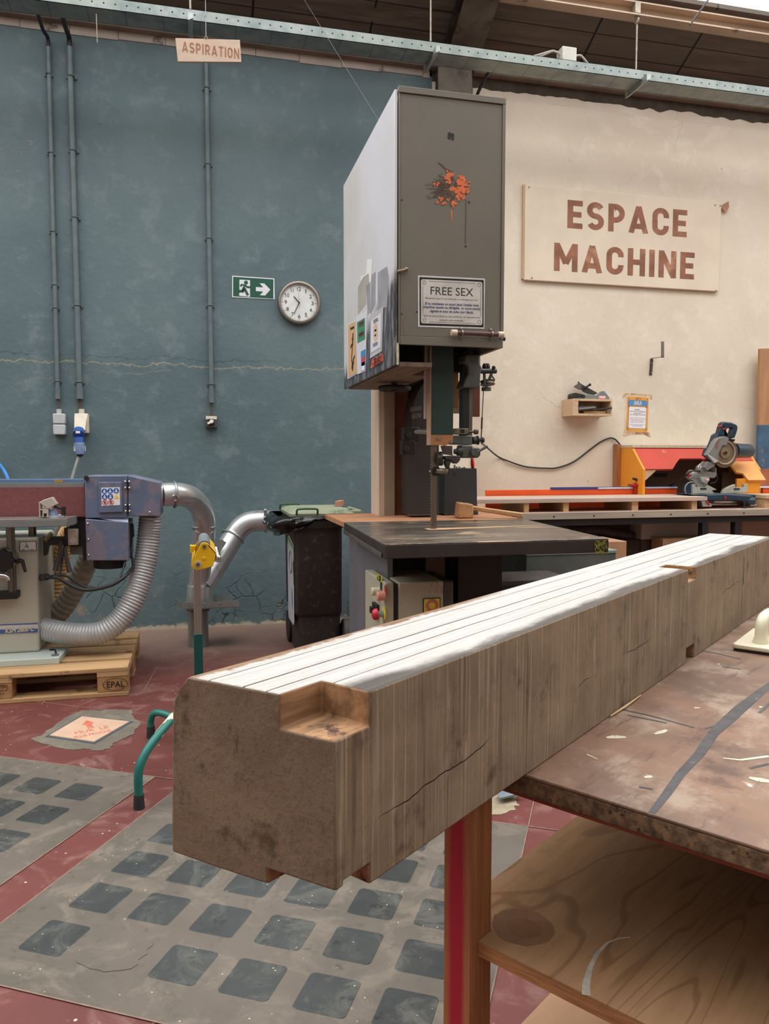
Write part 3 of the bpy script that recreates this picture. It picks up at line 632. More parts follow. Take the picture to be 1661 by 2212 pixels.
# ------------------------------------------------------------------ on the blue wall
PIPE = M('blue-grey painted conduit', (98,112,116), .5, .1, .12, 12)
def conduit(v0, u0, u1, v1, r, bend, label, clips):
    top = onY(u0, v0, WY-.02); bot = onY(u1, v1, WY-.02)
    t = thing('conduit_pipe', label, 'conduit', (bot.x, bot.y, bot.z), 'conduits on the blue wall')
    pts = [Vector((bot.x, WY-.022, bot.z)), Vector((bot.x, WY-.022, (bot.z+top.z)/2)), Vector((top.x, WY-.022, top.z-.05))]
    if bend:
        pts = [pts[0], pts[2]]
        MB().tube(smooth_path([Vector((top.x, WY-.022, top.z-.06)), Vector((top.x, WY-.035, top.z)), onY(*bend[0], WY-.16), onY(*bend[1], 5.02)], .02), r*.8, 10).build('black_elbow', DARK, t)
    else: pts = [pts[0], Vector((top.x, WY-.022, top.z))]
    MB().tube(pts, r, 12).build('pipe', PIPE, t)
    MB().cyl((bot.x, WY-.022, bot.z), (bot.x, WY-.022, bot.z+.07), r*1.25, 12).build('end_sleeve', PIPE, t)
    for v in clips:
        f = (v-v0)/(v1-v0); x = top.x+(bot.x-top.x)*0; p = onY(u0+(u1-u0)*f, v, WY-.02)
        mb = MB(); mb.ring((bot.x, WY-.022, p.z), (0,0,1), r*1.1, .004, 16, 6); mb.box(bot.x-r*1.7, bot.x+r*1.7, WY-.012, WY, p.z-.01, p.z+.01); mb.build('pipe_clip', PIPE, t)
conduit(84, 104, 125, 862, .0145, ((92,62),(78,18)), 'leftmost conduit pipe on the blue wall, ending above the grey double box', (160,330,500,615,665,823))
conduit(84, 150, 172.5, 862, .019, ((142,60),(132,26)), 'thicker middle conduit pipe on the blue wall, ending above the socket with the blue plug', (165,325,470,660,825))
conduit(132, 445.5, 457, 870, .0165, None, 'conduit pipe on the blue wall below the ASPIRATION sign, ending above a black switch', (190,355,515,660,830))
LGP = M('pale grey plastic box', (190,194,198), .45, 0, .04)
BEIGEP = M('aged beige plastic', (214,206,188), .5, 0, .08, 20)
def drop(u, v0, v1, d=0):
    a = onY(u, v0, WY-.018); b = onY(u, v1, WY-.018); return [a, (b.x, b.y, b.z)]
# double socket box
t = thing('double_socket_box', 'pale grey double box on the blue wall under the leftmost conduit', 'wall box', (onY(126,940,WY).x, WY, onY(126,942,WY).z))
a = onY(113,893,WY-.06); b = onY(141,939,WY-.06)
zm = (a.z+b.z)/2
MB().box(a.x,b.x,WY-.055,WY,zm+.002,a.z).build('upper_cover', LGP, t, bevel=.006)
MB().box(a.x,b.x,WY-.055,WY,b.z,zm-.002).build('lower_cover', LGP, t, bevel=.006)
MB().cyl(((a.x+b.x)/2-.003,WY-.022,a.z),((a.x+b.x)/2-.003,WY-.022,a.z+.03),.016,14).build('gland', LGP, t)
p = drop(126, 858, 888); MB().tube(p, .006, 8).build('wire', M('brown wire',(92,74,66),.6), t)
# plug socket with the blue plug
t = thing('wall_socket', 'beige industrial wall socket on the blue wall with a blue lid', 'socket', (onY(176,940,WY).x, WY, onY(176,942,WY).z))
a = onY(161,893,WY-.05); b = onY(191.5,936,WY-.05)
MB().box(a.x,b.x,WY-.05,WY,b.z,a.z).build('back_box', BEIGEP, t, bevel=.006)
q = [onY(u,v,WY-.05) for u,v in ((161,893),(189,893),(186,930),(163,932))]
r_ = [p+Vector((0,-.05,-.02)) for p in (q[2], q[3])]
mb = MB(); mb.add([q[0],q[1],q[2],q[3],q[2]+Vector((0,-.055,0)),q[3]+Vector((0,-.055,0))], [(0,1,4,5),(0,5,3),(1,2,4),(3,5,4,2),(0,3,2,1)]); mb.build('angled_front', BEIGEP, t)
p = onY(170,935,WY-.11)
BLUEP = M('blue plastic', (52,92,168), .4, 0, .06); BLUED = M('translucent blue grey plastic', (112,136,172), .4, 0, .1, 40)
MB().cyl(p+Vector((0,.02,.012)), p+Vector((0,-.012,-.012)), .036, 22).build('lid', BLUEP, t, 'blue round spring lid')
MB().box(p.x-.014,p.x+.012,p.y-.03,p.y-.012,p.z-.004,p.z+.016).build('rating_label', WHITE, t)
MB().cyl(((a.x+b.x)/2-.002,WY-.022,a.z),((a.x+b.x)/2-.002,WY-.022,a.z+.03),.018,14).build('gland', BEIGEP, t)
mb = MB(); w = drop(172,858,888); mb.tube([Vector(w[0])+Vector((-.006,0,0)), Vector(w[1])+Vector((-.006,0,0))], .005, 8); mb.tube([Vector(w[0])+Vector((.006,0,0)), Vector(w[1])+Vector((.006,0,0))], .005, 8); mb.build('wire', MATS['brown wire'], t)
t = thing('power_plug', 'blue industrial plug with grey cable hanging from the beige wall socket', 'plug', onY(172,985,WY-.12))
d = (onY(173,982,WY-.125)-onY(170.5,945,WY-.115))
a = onY(170.5,945,WY-.115)
MB().cyl(a, a+d*.32, .029, 20).build('shroud', BLUEP, t)
MB().tube([a+d*.32, a+d*.38, a+d*.85, a+d], [.033,.034,.031,.027], 18).build('body', BLUED, t, 'grey-blue ribbed plug body')
mb = MB()
for k in range(8):
    an = 2*pi*k/8; mb.box(a.x+d.x*.55+.032*cos(an)-.004, a.x+d.x*.55+.032*cos(an)+.004, a.y+.032*sin(an)-.004, a.y+.032*sin(an)+.004, a.z+d.z*.8, a.z+d.z*.5)
mb.build('grip_rib', WHITE, t)
MB().tube([a+d, a+d*1.12], [.024,.012], 16).build('cable_gland', DARK, t)
MB().tube(smooth_path([a+d, onY(168,992,WY-.13), onY(160,1018,WY-.22), onY(151,1050,4.75), onY(130,1120,4.7), onY(118,1160,4.7)], .03), .0105, 10).build('cable', M('grey rubber cable',(126,126,122),.6), t)
# black rotary switch
t = thing('rotary_switch', 'small dark rotary isolator switch on the blue wall', 'switch', onY(457,925,WY))
a = onY(443.5,898,WY-.05); b = onY(469.5,924,WY-.05); cx = (a.x+b.x)/2; cz = (a.z+b.z)/2
MB().box(a.x,b.x,WY-.05,WY,b.z,a.z).build('body', M('dark grey casing',(72,70,70),.5), t, bevel=.004)
MB().box(a.x+.003,b.x-.003,WY-.053,WY-.049,a.z-.024,a.z-.002).build('cover_strip', BEIGEP, t)
MB().box(cx-.024,cx+.02,WY-.056,WY-.05,cz-.024,cz+.018).build('dial_plate', BLK, t)
mb = MB(); mb.cyl((cx,WY-.056,cz),(cx,WY-.085,cz),.013,16); mb.obox((cx-.006,WY-.078,cz-.004),(1,0,.5),(0,1,0),(-.5,0,1),.022,.008,.007); mb.build('knob', WHITE, t, bevel=.001)
p = drop(456.5, 866, 898); MB().tube(p, .006, 8).build('wire', MATS['brown wire'], t)
# exit sign
GREEN = M('exit sign green', (22,84,66), .45, 0, .04)
t = thing('exit_sign', 'green and white emergency exit sign with running figure and arrow', 'sign', onY(548,644,WY))
TL, TR, BR, BL = [onY(u,v,WY-.004) for u,v in ((501.5,595.5),(592.5,601.5),(593.5,646.5),(501.5,642))]
ex = (TR-TL); ey = (BL-TL)
def E(s, q, o=0): return TL + ex*s + ey*q + Vector((0,-o,0))
MB().prism([TL,TR,BR,BL], (0,.004,0)).build('plate', WHITE, t)
MB().prism([E(.022,.045,.0004),E(.978,.045,.0004),E(.978,.955,.0004),E(.022,.955,.0004)], (0,-.0006,0)).build('green_field', GREEN, t)
SGW = M('sign white', (224,226,234), .5, 0, .02)
def spoly(name, pts, mat, o): MB().prism([E(s,q,o) for s,q in pts], (0,-.0005,0)).build(name, mat, t)
spoly('door_shape', [(.17,.16),(.42,.16),(.42,.96-.02),(.36,.93),(.17,.915),(.16,.85),(.17,.80)], SGW, .0012)
spoly('arrow', [(.56,.46),(.735,.46),(.65,.27),(.76,.27),(.905,.54),(.78,.83),(.655,.83),(.735,.65),(.56,.65)], SGW, .0012)
mb = MB()
def sp2(pts, w):
    p3 = [E(s,q,.002) for s,q in pts]; mb.tube(p3, w, 6)
mb.cyl(E(.325,.28,.0016), E(.325,.28,.0028), .0135, 18)
mb.prism([E(s,q,.0016) for s,q in ((.225,.355),(.30,.37),(.315,.42),(.285,.56),(.25,.60),(.235,.56),(.265,.44))], (0,-.001,0))
for pts, w in ((((.235,.375),(.195,.47)), .0065), (((.29,.385),(.35,.49),(.42,.485)), .0065), (((.285,.54),(.325,.70),(.37,.87)), .0085), (((.25,.57),(.27,.70),(.155,.695)), .0085)):
    for i in range(len(pts)-1):
        P, Q = E(*pts[i],.0022), E(*pts[i+1],.0022); dd = (Q-P); nn = Vector((-dd.z,0,dd.x)).normalized()*w
        mb.prism([P+nn, Q+nn, Q-nn, P-nn], (0,-.001,0))
mb.build('running_figure', GREEN, t, 'green running person pictogram')
# clock
t = thing('wall_clock', 'round wall clock with steel rim and white face on the blue wall', 'clock', onY(646,700,WY))
c = onY(646,654,WY-.02); R = .149; yb = WY
MB().lathe((c.x,yb,c.z),(0,-1,0),[(R-.006,0),(R,.004),(R,.03),(R-.006,.042),(R-.016,.044),(R-.023,.036),(R-.024,.022)],56).build('rim', M('brushed steel rim',(158,148,138),.35,.85,.06), t)
MB().cyl((c.x,yb,c.z),(c.x,yb-.022,c.z),R-.012,56).build('face', M('clock face',(222,226,226),.4), t)
yf = yb-.0228
mb = MB()
for k in range(60):
    a = 2*pi*k/60; big = k % 5 == 0; r0, r1 = R-.027, R-(.040 if big else .034); ww = .0013 if big else .0006
    d = Vector((sin(a),0,cos(a))); n = Vector((cos(a),0,-sin(a)))*ww; o = Vector((c.x,yf,c.z))
    mb.prism([o+d*r0+n, o+d*r0-n, o+d*r1-n, o+d*r1+n], (0,-.0004,0))
mb.build('minute_track', INK, t)
for k in range(1, 13):
    a = 2*pi*k/12; rr = R-.056; s = str(k)
    text('numeral', s, INK, t, (c.x+rr*sin(a), yf, c.z+rr*cos(a)), .0055 if s == '1' else (.017 if s == '11' else (.025 if len(s) > 1 else .0165)), .0255)
def hand(name, ang, l0, l1, w0, w1, y):
    a = radians(ang); d = Vector((sin(a),0,cos(a))); n = Vector((cos(a),0,-sin(a))); o = Vector((c.x,y,c.z))
    MB().prism([o-d*l0+n*w0, o-d*l0-n*w0, o+d*l1-n*w1, o+d*l1+n*w1], (0,-.001,0)).build(name, INK, t)
hand('hour_hand', 318, .006, .056, .0032, .0028, yf-.002); hand('minute_hand', 205, .006, .086, .0028, .0022, yf-.004); hand('second_hand', -3, .036, .080, .0007, .0005, yf-.006)
MB().cyl((c.x,yf,c.z),(c.x,yf-.008,c.z),.005,14).build('hub', INK, t)

# ------------------------------------------------------------------ on the cream wall
SIGN2 = M('cream painted sign board', (222,208,188), .55, 0, .05, 4)
t = thing('wall_sign', 'large cream board on the wall reading ESPACE MACHINE', 'sign', (3.2, WY, 2.49))
sx0, sx1, sz0, sz1 = 2.378, 4.045, 2.497, 3.187
MB().box(sx0,sx1,WY-.028,WY-.006,sz0,sz1).build('board', SIGN2, t, bevel=.004)
MB().box(sx0-.012,sx0+.004,WY-.02,WY,sz0+.01,sz1+.004).build('edge_batten', PALE, t)
q = onY(1563,446,WY-.02); MB().prism([q+Vector((-.03,0,0)), q+Vector((.045,0,.045)), q+Vector((.05,0,-.0)), q+Vector((.02,0,-.05))], (0,.004,0)).build('loose_tape', M('brown tape',(168,120,92),.5), t)
BRN2 = M('brown wood letters', (142,92,68), .6, 0, .25, 9, (1,1,1), 0, (178,128,100), (.55,.68), 7)
for s, (u0,v0), (u1,v1), h in (('ESPACE',(1226,463),(1484,482),.205), ('MACHINE',(1197,556),(1500,573),.205)):
    a = onY(u0,v0,WY-.03); b = onY(u1,v1,WY-.03)
    din_word('lettering', s, BRN2, t, ((a.x+b.x)/2, WY-.0285, (a.z+b.z)/2), b.x-a.x, h, (1,0,0), (0,0,1), .19, .15)
mb = MB()
for u,v in ((1143,404),(1556,444),(1149,600),(1547,628),(1545,443)):
    q = onY(u,v,WY-.03); mb.cyl((q.x,WY-.028,q.z),(q.x,WY-.032,q.z),.006,10)
mb.build('screw', M('zinc screw',(150,142,128),.4,.7), t)
# steel wall bracket
t = thing('wall_bracket', 'z-shaped flat steel hook bracket on the cream wall', 'bracket', onY(1406,810,WY))
BST = M('flat bar steel', (120,110,104), .5, .3, .1); BSD = M('dark flat bar', (74,66,62), .55, .3, .1)
a = onY(1410,775,WY-.005); b = onY(1403,810,WY-.005)
MB().prism([onY(1405.5,775,WY-.005), onY(1411,775,WY-.005), onY(1408.5,810.5,WY-.005), onY(1402.5,810,WY-.005)], (0,.005,0)).build('wall_plate', BSD, t)
yq = 5.08
P = [onY(1405.5,775,WY-.005), onY(1411,774,WY-.005), onY(1434.5,771.5,yq), onY(1428.5,772.5,yq)]
MB().prism(P, (0,0,.005)).build('arm', BST, t)
MB().prism([onY(1428.5,737.5,yq), onY(1434.5,738,yq), onY(1434.5,772,yq), onY(1428.5,772.5,yq)], (0,.005,0)).build('front_plate', BST, t)
mb = MB()
for v in (785,805): q = onY(1406.5-(v-785)*.03,v,WY-.006); mb.cyl(q, q+Vector((0,-.004,0)), .006, 8)
mb.build('screw', MATS['zinc screw'], t)
# wall shelf box and its contents
t = thing('wall_shelf_box', 'small open plywood box shelf on the cream wall', 'shelf', (2.88, WY-.09, onY(1240,897,5.22).z))
x0 = 2.712; x1 = onY(1322,880,5.22).x; z0 = onY(1280,898,5.22).z; z1 = onY(1280,861.5,5.22).z; yf = 5.22; w = .016
MB().box(x0,x0+.018,yf,WY,z0,z1).build('side_panel', PLY, t); MB().box(x1-.012,x1,yf,WY,z0,z1).build('side_panel', PLY, t)
MB().box(x0+.018,x1-.012,yf,WY,z0,z0+w).build('bottom_panel', PLY, t); MB().box(x0+.018,x1-.012,yf,WY,z1-w,z1).build('top_panel', PLY, t); MB().box(x0+.018,x1-.012,WY-.012,WY,z0+w,z1-w).build('back_panel', PLY, t)
MB().box(x0+.018,x0+.045,yf+.001,yf+.02,z0+w,z1-w).build('face_strip', PLY, t)
zi = z0+w
t = thing('angle_clamp', 'pale grey metal square clamp lying in the plywood box shelf', 'clamp', (x0+.14, yf+.05, zi))
mb = MB(); mb.prism([(x0+.06,yf+.03,zi+.03),(x0+.20,yf+.03,zi+.045),(x0+.20,yf+.09,zi+.06),(x0+.14,yf+.11,zi+.075)], (0,0,.012)); mb.build('body', M('pale grey metal',(176,178,170),.45,.3), t)
mb = MB(); mb.cyl((x0+.055,yf+.03,zi+.002),(x0+.055,yf+.03,zi+.045),.012,12); mb.cyl((x0+.055,yf+.02,zi+.03),(x0+.2,yf+.02,zi+.045),.007,10); mb.build('screw_handle', M('grey clamp screw',(110,112,110),.45,.4), t)
MB().tube([(x0+.17,yf+.012,zi+.026),(x1-.008,yf-.01,zi+.044)], .007, 10).build('black_rod', DARK, None, 'black rod lying in the plywood box shelf on the wall', 'rod')
MB().box(x0+.12,x1-.02,yf+.05,yf+.12,zi,zi+.022).build('wood_offcut', PINE, None, 'rough wooden offcut at the bottom of the wall box shelf', 'wood offcut', bevel=.003)
t = thing('quick_clamp', 'grey handled quick clamp lying on top of the wall box shelf', 'clamp', (x0+.24, yf+.07, z1))
GH = M('grey clamp plastic', (120,124,126), .5)
mb = MB(); pts = [(.0,.006),(.03,.034),(.10,.03),(.125,.034),(.155,.062),(.18,.064),(.205,.038),(.225,.016),(.225,.003),(.18,.003),(.14,.006),(.10,.0),(.02,.0)]
mb.prism([(x0+.105+s, yf+.05, z1+.001+q) for s,q in pts], (0,.024,0)); mb.build('handle', GH, t, bevel=.002)
mb = MB(); mb.cyl((x0+.11,yf+.045,z1+.019),(x0+.11,yf+.08,z1+.019),.015,12); mb.cyl((x0+.02,yf+.06,z1+.016),(x0+.11,yf+.06,z1+.018),.01,10); mb.cyl((x0+.03,yf+.02,z1+.022),(x0+.03,yf+.10,z1+.022),.022,12); mb.build('jaw', DARK, t)
MB().cyl((x0+.235,yf+.04,z1+.013),(x0+.285,yf+.04,z1+.013),.012,14).build('pink_eraser', M('pink rubber',(236,178,178),.6), None, 'small pink cylinder on top of the wall box shelf', 'eraser', bevel=.002)
t = thing('cable_coil', 'black cable coil with plug on the left of the wall box shelf top', 'cable', (x0+.05, yf+.08, z1))
mb = MB(); mb.ring((x0+.075,yf+.10,z1+.008),(0,0,1),.055,.007,24,8); mb.ring((x0+.07,yf+.10,z1+.022),(.1,.05,1),.05,.007,24,8); mb.ring((x0+.082,yf+.10,z1+.035),(.15,.05,1),.04,.007,24,8); mb.build('coil', DARK, t)
t = thing('planer_guide', 'dark angular metal tool leaning upright on the wall box shelf', 'tool', (x0+.14, WY-.05, z1))
mb = MB(); mb.prism([onY(u,v,WY-.05) for u,v in ((1250,824),(1253,828),(1291,849),(1284,853),(1273,851),(1262,846),(1256,840))], (0,.02,0)); mb.build('blade', M('dark tool steel',(70,68,68),.5,.3), t)
mb = MB(); mb.prism([onY(u,v,WY-.07) for u,v in ((1241,835),(1250,828),(1256,832),(1255,842))], (0,.02,0)); mb.build('plate', M('grey tool plate',(106,100,96),.5,.3), t)
mb = MB(); mb.cyl(onY(1262,838,WY-.06), onY(1273,832,WY-.07), .007, 10); mb.sphere(onY(1274,831,WY-.07), .011, 12); mb.build('knob', DARK, t)
# poster
t = thing('poster', 'orange bordered SCIE A ONGLET notice taped to the cream wall', 'poster', onY(1378,936,WY))
TL, TR, BR, BL = [onY(u,v,WY-.003) for u,v in ((1353,854.5),(1403,857),(1399.5,934.5),(1350,934))]
ex = TR-TL; ey = BL-TL
MB().prism([TL,TR,BR,BL], (0,.002,0)).build('sheet', M('cream paper',(232,214,188),.6), t)
def pp(name, pts, mat, o, label=None): return MB().prism([E2(s,q,o) for s,q in pts], (0,-.0004,0)).build(name, mat, t, label)
def E2(s,q,o=0): return TL+ex*s+ey*q+Vector((0,-o,0))
def rr2(x0,y0,x1,y1,r): 
    w_, h_ = (x1-x0), (y1-y0); asp = ex.length/ey.length
    return [((x0+x1)/2+p/1, (y0+y1)/2+q*asp) for p,q in rrect(w_, h_/asp, r)]
ORP = M('orange print', (222,158,72), .6, 0, .06, 8); BLP = M('blue print', (78,140,196), .6); BRP = M('dark print', (92,66,54), .6)
pp('orange_border', [(.035,.02),(.965,.02),(.965,.98),(.035,.98)], ORP, .0008)
pp('blue_banner_edge', rr2(.075,.115,.925,.262,.05), BRP, .0014); pp('blue_banner', rr2(.085,.12,.915,.257,.045), BLP, .002)
pp('text_frame', rr2(.115,.29,.885,.885,.05), BRP, .0014); pp('text_field', rr2(.13,.296,.87,.878,.045), WHITE, .002)
mb = MB()
for s, q in ((.12,.285),(.88,.285)): mb.prism([E2(s,q-.022,.0026),E2(s+.035,q,.0026),E2(s,q+.022,.0026),E2(s-.035,q,.0026)], (0,-.0004,0))
mb.build('corner_diamond', M('dark blue print',(58,76,140),.6), t)
mb = MB()
def zig(pts, w=.0012):
    for i in range(len(pts)-1):
        P, Q = E2(*pts[i],.0016), E2(*pts[i+1],.0016); dd = Q-P; nn = Vector((-dd.z,0,dd.x)).normalized()*w; mb.prism([P+nn,Q+nn,Q-nn,P-nn],(0,-.0004,0))
zig([(.38,.10),(.43,.095),(.44,.03),(.47,.095),(.52,.05),(.545,.08),(.60,.045),(.62,.105)])
for sgn, o in ((1,0),(-1,1)): zig([(o+sgn*.05,.86),(o+sgn*.10,.90),(o+sgn*.16,.945)]); zig([(o+sgn*.10,.90),(o+sgn*.10,.935)]); zig([(o+sgn*.07,.095),(o+sgn*.11,.065),(o+sgn*.14,.095)])
mb.build('ornament', BRP, t)
xa = ex.normalized()
def pt(s, q, body, wfrac, mat, bold=0): text('lettering', body, mat, t, E2(s,q,.0024), ex.length*wfrac, None, xa=xa, ya=Vector((0,0,1)), bold=bold, th=.0003)
pt(.5,.155,'SCIE À',.30,WHITE,.02); pt(.5,.218,'ONGLET',.36,WHITE,.02)
RDP = M('red print',(170,84,92),.6); BLT = M('blue grey print',(92,120,160),.6)
for q, b_, w_, mt in ((.375,'RAPPEL :',.28,INK),(.422,'Cette scie est adaptée',.68,INK),(.468,'uniquement',.34,INK),(.51,'à la découpe de BOIS',.66,INK),(.60,'! Merci de NE PAS découper',.66,RDP),(.637,'d\'acier ou d\'alu, car la scie',.66,RDP),(.672,'et la lame ne sont pas',.52,RDP),(.708,'adaptées à ces matériaux',.60,RDP),(.775,'• Pour toute autre utilisation',.68,BLT),(.815,'ici, signalez Slack',.44,BLT)): pt(.5,q,b_,w_,mt)
TAPE = M('brown parcel tape', (206,182,154), .35, 0, .15, 20, (1,1,1), 0, (158,122,98), (.52,.56), 18)
for pts in (((1344,861),(1346,853),(1352,849),(1409,852.5),(1410,856),(1408,863),(1403,859),(1352,856)), ((1348,930),(1402,932),(1406,945),(1399,942),(1390,938),(1364,939),(1350,943),(1345.5,942))):
    MB().prism([onY(u,v,WY-.0012) for u,v in pts], (0,.001,0)).build('tape', TAPE, t)
# black cable sagging along the cream wall
MB().tube(smooth_path([onY(u,v,y) for u,v,y in ((1040,957,4.6),(1052,967,5.1),(1075,986,WY-.02),(1095,995,WY-.015),(1135,1008,WY-.012),(1180,1011.5,WY-.012),(1205,1010,WY-.012),(1240,997,WY-.012),(1280,967,WY-.012),(1300,953,WY-.012),(1318,946,WY-.012),(1330,950,WY-.012),(1341,963,WY-.03))], .03), .006, 8).build('black_cable', DARK, None, 'long black cable sagging across the cream wall to the orange hood', 'cable')
# board leaning at the right edge
t = thing('leaning_board', 'tall plywood board with blue painted lower half at the right edge', 'board', onY(1655,1021,5.3))
yb = 5.30
MB().prism([onY(u,v,yb) for u,v in ((1643,753),(1690,752),(1690,918),(1640,918))], (0,.03,0)).build('bare_upper_part', M('warm bare plywood',(176,130,92),.65,0,.15,6,(3,3,.5)), t)
MB().prism([onY(u,v,yb) for u,v in ((1640,918),(1690,918),(1690,1010),(1636.5,1014))], (0,.03,0)).build('blue_lower_part', M('worn blue paint',(64,98,128),.6,0,.2,8,(1,1,1),0,(150,110,90),(.63,.68),9), t, 'scuffed blue painted lower half')
MB().prism([onY(u,v,yb) for u,v in ((1636.5,1014),(1690,1010),(1690,1092),(1632,1088))], (0,.03,0)).build('bottom_edge', M('reddish bare wood',(170,104,76),.7,0,.2,8), t)
# ------------------------------------------------------------------ long bench along the cream wall
BY = 4.62                                   # front edge of the worktop
BZ = onY(1400,1103.5,BY).z; BZB = onY(1400,1117.5,BY).z
XL = onY(1030,1110,BY).x-.25
t = thing('wall_bench', 'long workbench with pale edge and dark steel frame below the ESPACE MACHINE sign', 'workbench', (3.2, 5.0, 0))
BTOP = M('dusty grey-pink bench top', (176,140,124), .5, 0, .15, 5, (1,1,1), 0, (206,186,168), (.52,.66), 7)
BEDGE = M('grey wood bench edge', (166,154,138), .7, 0, .2, 9, (.2,4,4))
mb = MB(); mb.box(XL,6.5,BY+.001,WY-.005,BZB,BZ); mb.build('worktop', BTOP, t)
MB().box(XL,6.5,BY-.02,BY,BZB-.001,BZ).build('edge_strip', BEDGE, t, bevel=.002)
mb = MB(); x = XL+.2
while x < 6: mb.cyl((x,BY-.0202,(BZ+BZB)/2-.003),(x,BY-.022,(BZ+BZB)/2-.003),.0055,10); x += .29
mb.build('screw', DARK, t)
MB().box(XL,6.5,BY,BY+.05,BZB-.045,BZB-.001).build('steel_rail', BLK, t)
MB().box(XL,6.5,WY-.08,WY-.03,BZB-.045,BZB-.001).build('steel_rail', BLK, t)
for u in (1520, 1590):
    p = onY(u,1140,BY+.02); MB().box(p.x-.024,p.x+.024,BY+.001,BY+.05,0,BZB-.045).build('leg', BLK, t)
for xx in (XL+.03, 4.9, 6.3): MB().box(xx-.024,xx+.024,BY+.001,BY+.05,0,BZB-.045).build('leg', BLK, t)
for xx in (XL+.03, 3.3, 4.9, 6.3): MB().box(xx-.024,xx+.024,WY-.08,WY-.03,0,BZB-.045).build('leg', BLK, t)
# things under the bench
GBX = M('grey-beige painted panel', (168,158,150), .6, 0, .06, 5)
a = onY(1386,1122,4.85); b = onY(1516,1162,4.85)
MB().box(a.x,b.x,4.85,5.25,b.z-.0,a.z).build('panel_box', GBX, None, 'grey-beige panelled box under the wall bench, left of the two dark legs', 'box', bevel=.004)
SUP = M('dark wooden support', (92,76,64), .8, 0, .2)
MB().box(a.x+.02,b.x-.02,4.88,5.22,0,b.z-.002).build('plinth', SUP, None, 'dark plinth carrying the grey-beige box under the wall bench', 'plinth')
a = onY(1530,1121,4.85); b = onY(1581,1170,4.85)
MB().box(a.x,b.x,4.85,5.25,0,a.z).build('panel_box', GBX, None, 'pale box under the wall bench, between the two dark legs', 'box', bevel=.004)
a = onY(1602,1121,4.85); b = onY(1661,1170,4.85)
MB().box(a.x,b.x+.5,4.85,5.25,0,a.z).build('cabinet', M('brownish cabinet side',(156,132,110),.6,0,.08,5), None, 'brownish cabinet under the wall bench, right of the two dark legs', 'cabinet', bevel=.004)
a = onY(1414,1161,4.80); b = onY(1470,1188,4.80)
MB().box(a.x,b.x+.2,4.70,4.84,0,a.z).build('wooden_crate', M('reddish ply crate',(170,130,100),.65,0,.12), None, 'reddish plywood box on the floor in front of the grey-beige box', 'box', bevel=.003)
# dark wavy sheet and hose behind the saw table
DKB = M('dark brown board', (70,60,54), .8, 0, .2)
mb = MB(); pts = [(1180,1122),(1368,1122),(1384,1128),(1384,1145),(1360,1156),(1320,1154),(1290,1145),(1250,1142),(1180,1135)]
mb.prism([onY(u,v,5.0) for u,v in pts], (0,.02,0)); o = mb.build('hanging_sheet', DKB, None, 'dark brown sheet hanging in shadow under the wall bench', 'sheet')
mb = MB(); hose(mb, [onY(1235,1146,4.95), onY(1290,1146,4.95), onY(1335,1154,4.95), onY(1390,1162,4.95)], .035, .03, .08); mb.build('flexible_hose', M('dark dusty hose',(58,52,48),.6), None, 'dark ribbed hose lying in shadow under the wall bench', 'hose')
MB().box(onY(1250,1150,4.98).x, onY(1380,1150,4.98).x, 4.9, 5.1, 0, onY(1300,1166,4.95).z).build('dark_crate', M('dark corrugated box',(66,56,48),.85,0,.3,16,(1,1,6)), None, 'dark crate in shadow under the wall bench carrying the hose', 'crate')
a = onY(1316,1170,4.3); b = onY(1353,1196,4.3)
MB().box(a.x,b.x,4.3,4.6,0,a.z).build('plywood_box', M('orange-brown plywood',(176,134,100),.6,0,.1,8), None, 'orange-brown plywood box beyond the far corner of the saw table', 'box', bevel=.003)
# grey-green machine cabinet behind the saw table
a = onY(1137,1198,3.75); b = onY(1331,1190,3.75)
t = thing('grey_green_cabinet', 'low grey-green metal cabinet behind the saw table front edge', 'cabinet', ((a.x+b.x)/2, 3.95, 0))
GG = M('grey-green metal', (88,96,90), .5, .1, .15, 8); GGT = M('dusty grey-green top', (128,142,132), .6, 0, .15, 8)
zt = onY(1320,1186,3.78).z
MB().box(a.x,b.x,3.75,4.15,0,zt-.02).build('body', GG, t, bevel=.004)
MB().box(a.x-.005,b.x+.003,3.745,4.16,zt-.02,zt).build('lid', GGT, t, bevel=.004)

# ------------------------------------------------------------------ on the long bench
t = thing('infeed_platform', 'long plywood board raised on wooden blocks on the wall bench', 'platform', (2.5, 4.75, BZ))
PF = 4.66
zt = onY(1300,1076,PF).z; zb_ = onY(1300,1084.5,PF).z
xl = onY(1024,1077,PF).x; xr = onY(1528,1079,PF).x
MB().box(xl,xr,PF,5.10,zb_,zt).build('board', [M('dusty platform ply',(186,166,152),.6,0,.15,6,(.3,2,1))], t, bevel=.001)
for u0,u1 in ((1132,1142.5),(1217,1228.5),(1365,1378.5),(1494,1505.5)):
    p = onY(u0,1095,PF+.02); q = onY(u1,1095,PF+.02)
    MB().box(p.x,q.x,PF+.02,5.06,BZ,zb_-.0005).build('support_block', PINE, t)
FY = 5.12
ORG = M('bright orange paint', (226,84,26), .45, 0, .08, 6)
t = thing('saw_fence', 'long bright orange fence with blue topped scale rule behind the raised board', 'fence', (2.9, FY, BZ))
a = onY(1050,1055.5,FY); b = onY(1462,1053,FY)
zf = onY(1250,1057,FY).z
MB().box(a.x,b.x,FY,FY+.02,BZ,zf).build('orange_board', ORG, t, bevel=.001)
BLR = M('blue anodised rail', (52,62,128), .4, .2, .05)
c = onY(1191,1053,FY)
MB().box(c.x,b.x+.002,FY-.004,FY+.022,zf,zf+.016).build('blue_rail', BLR, t)
d = onY(1291,1053,FY)
MB().box(d.x,b.x+.001,FY-.006,FY-.0035,zf+.001,zf+.0125).build('scale_rule', M('white scale rule',(206,212,224),.5), t)
mb = MB(); x = d.x+.01
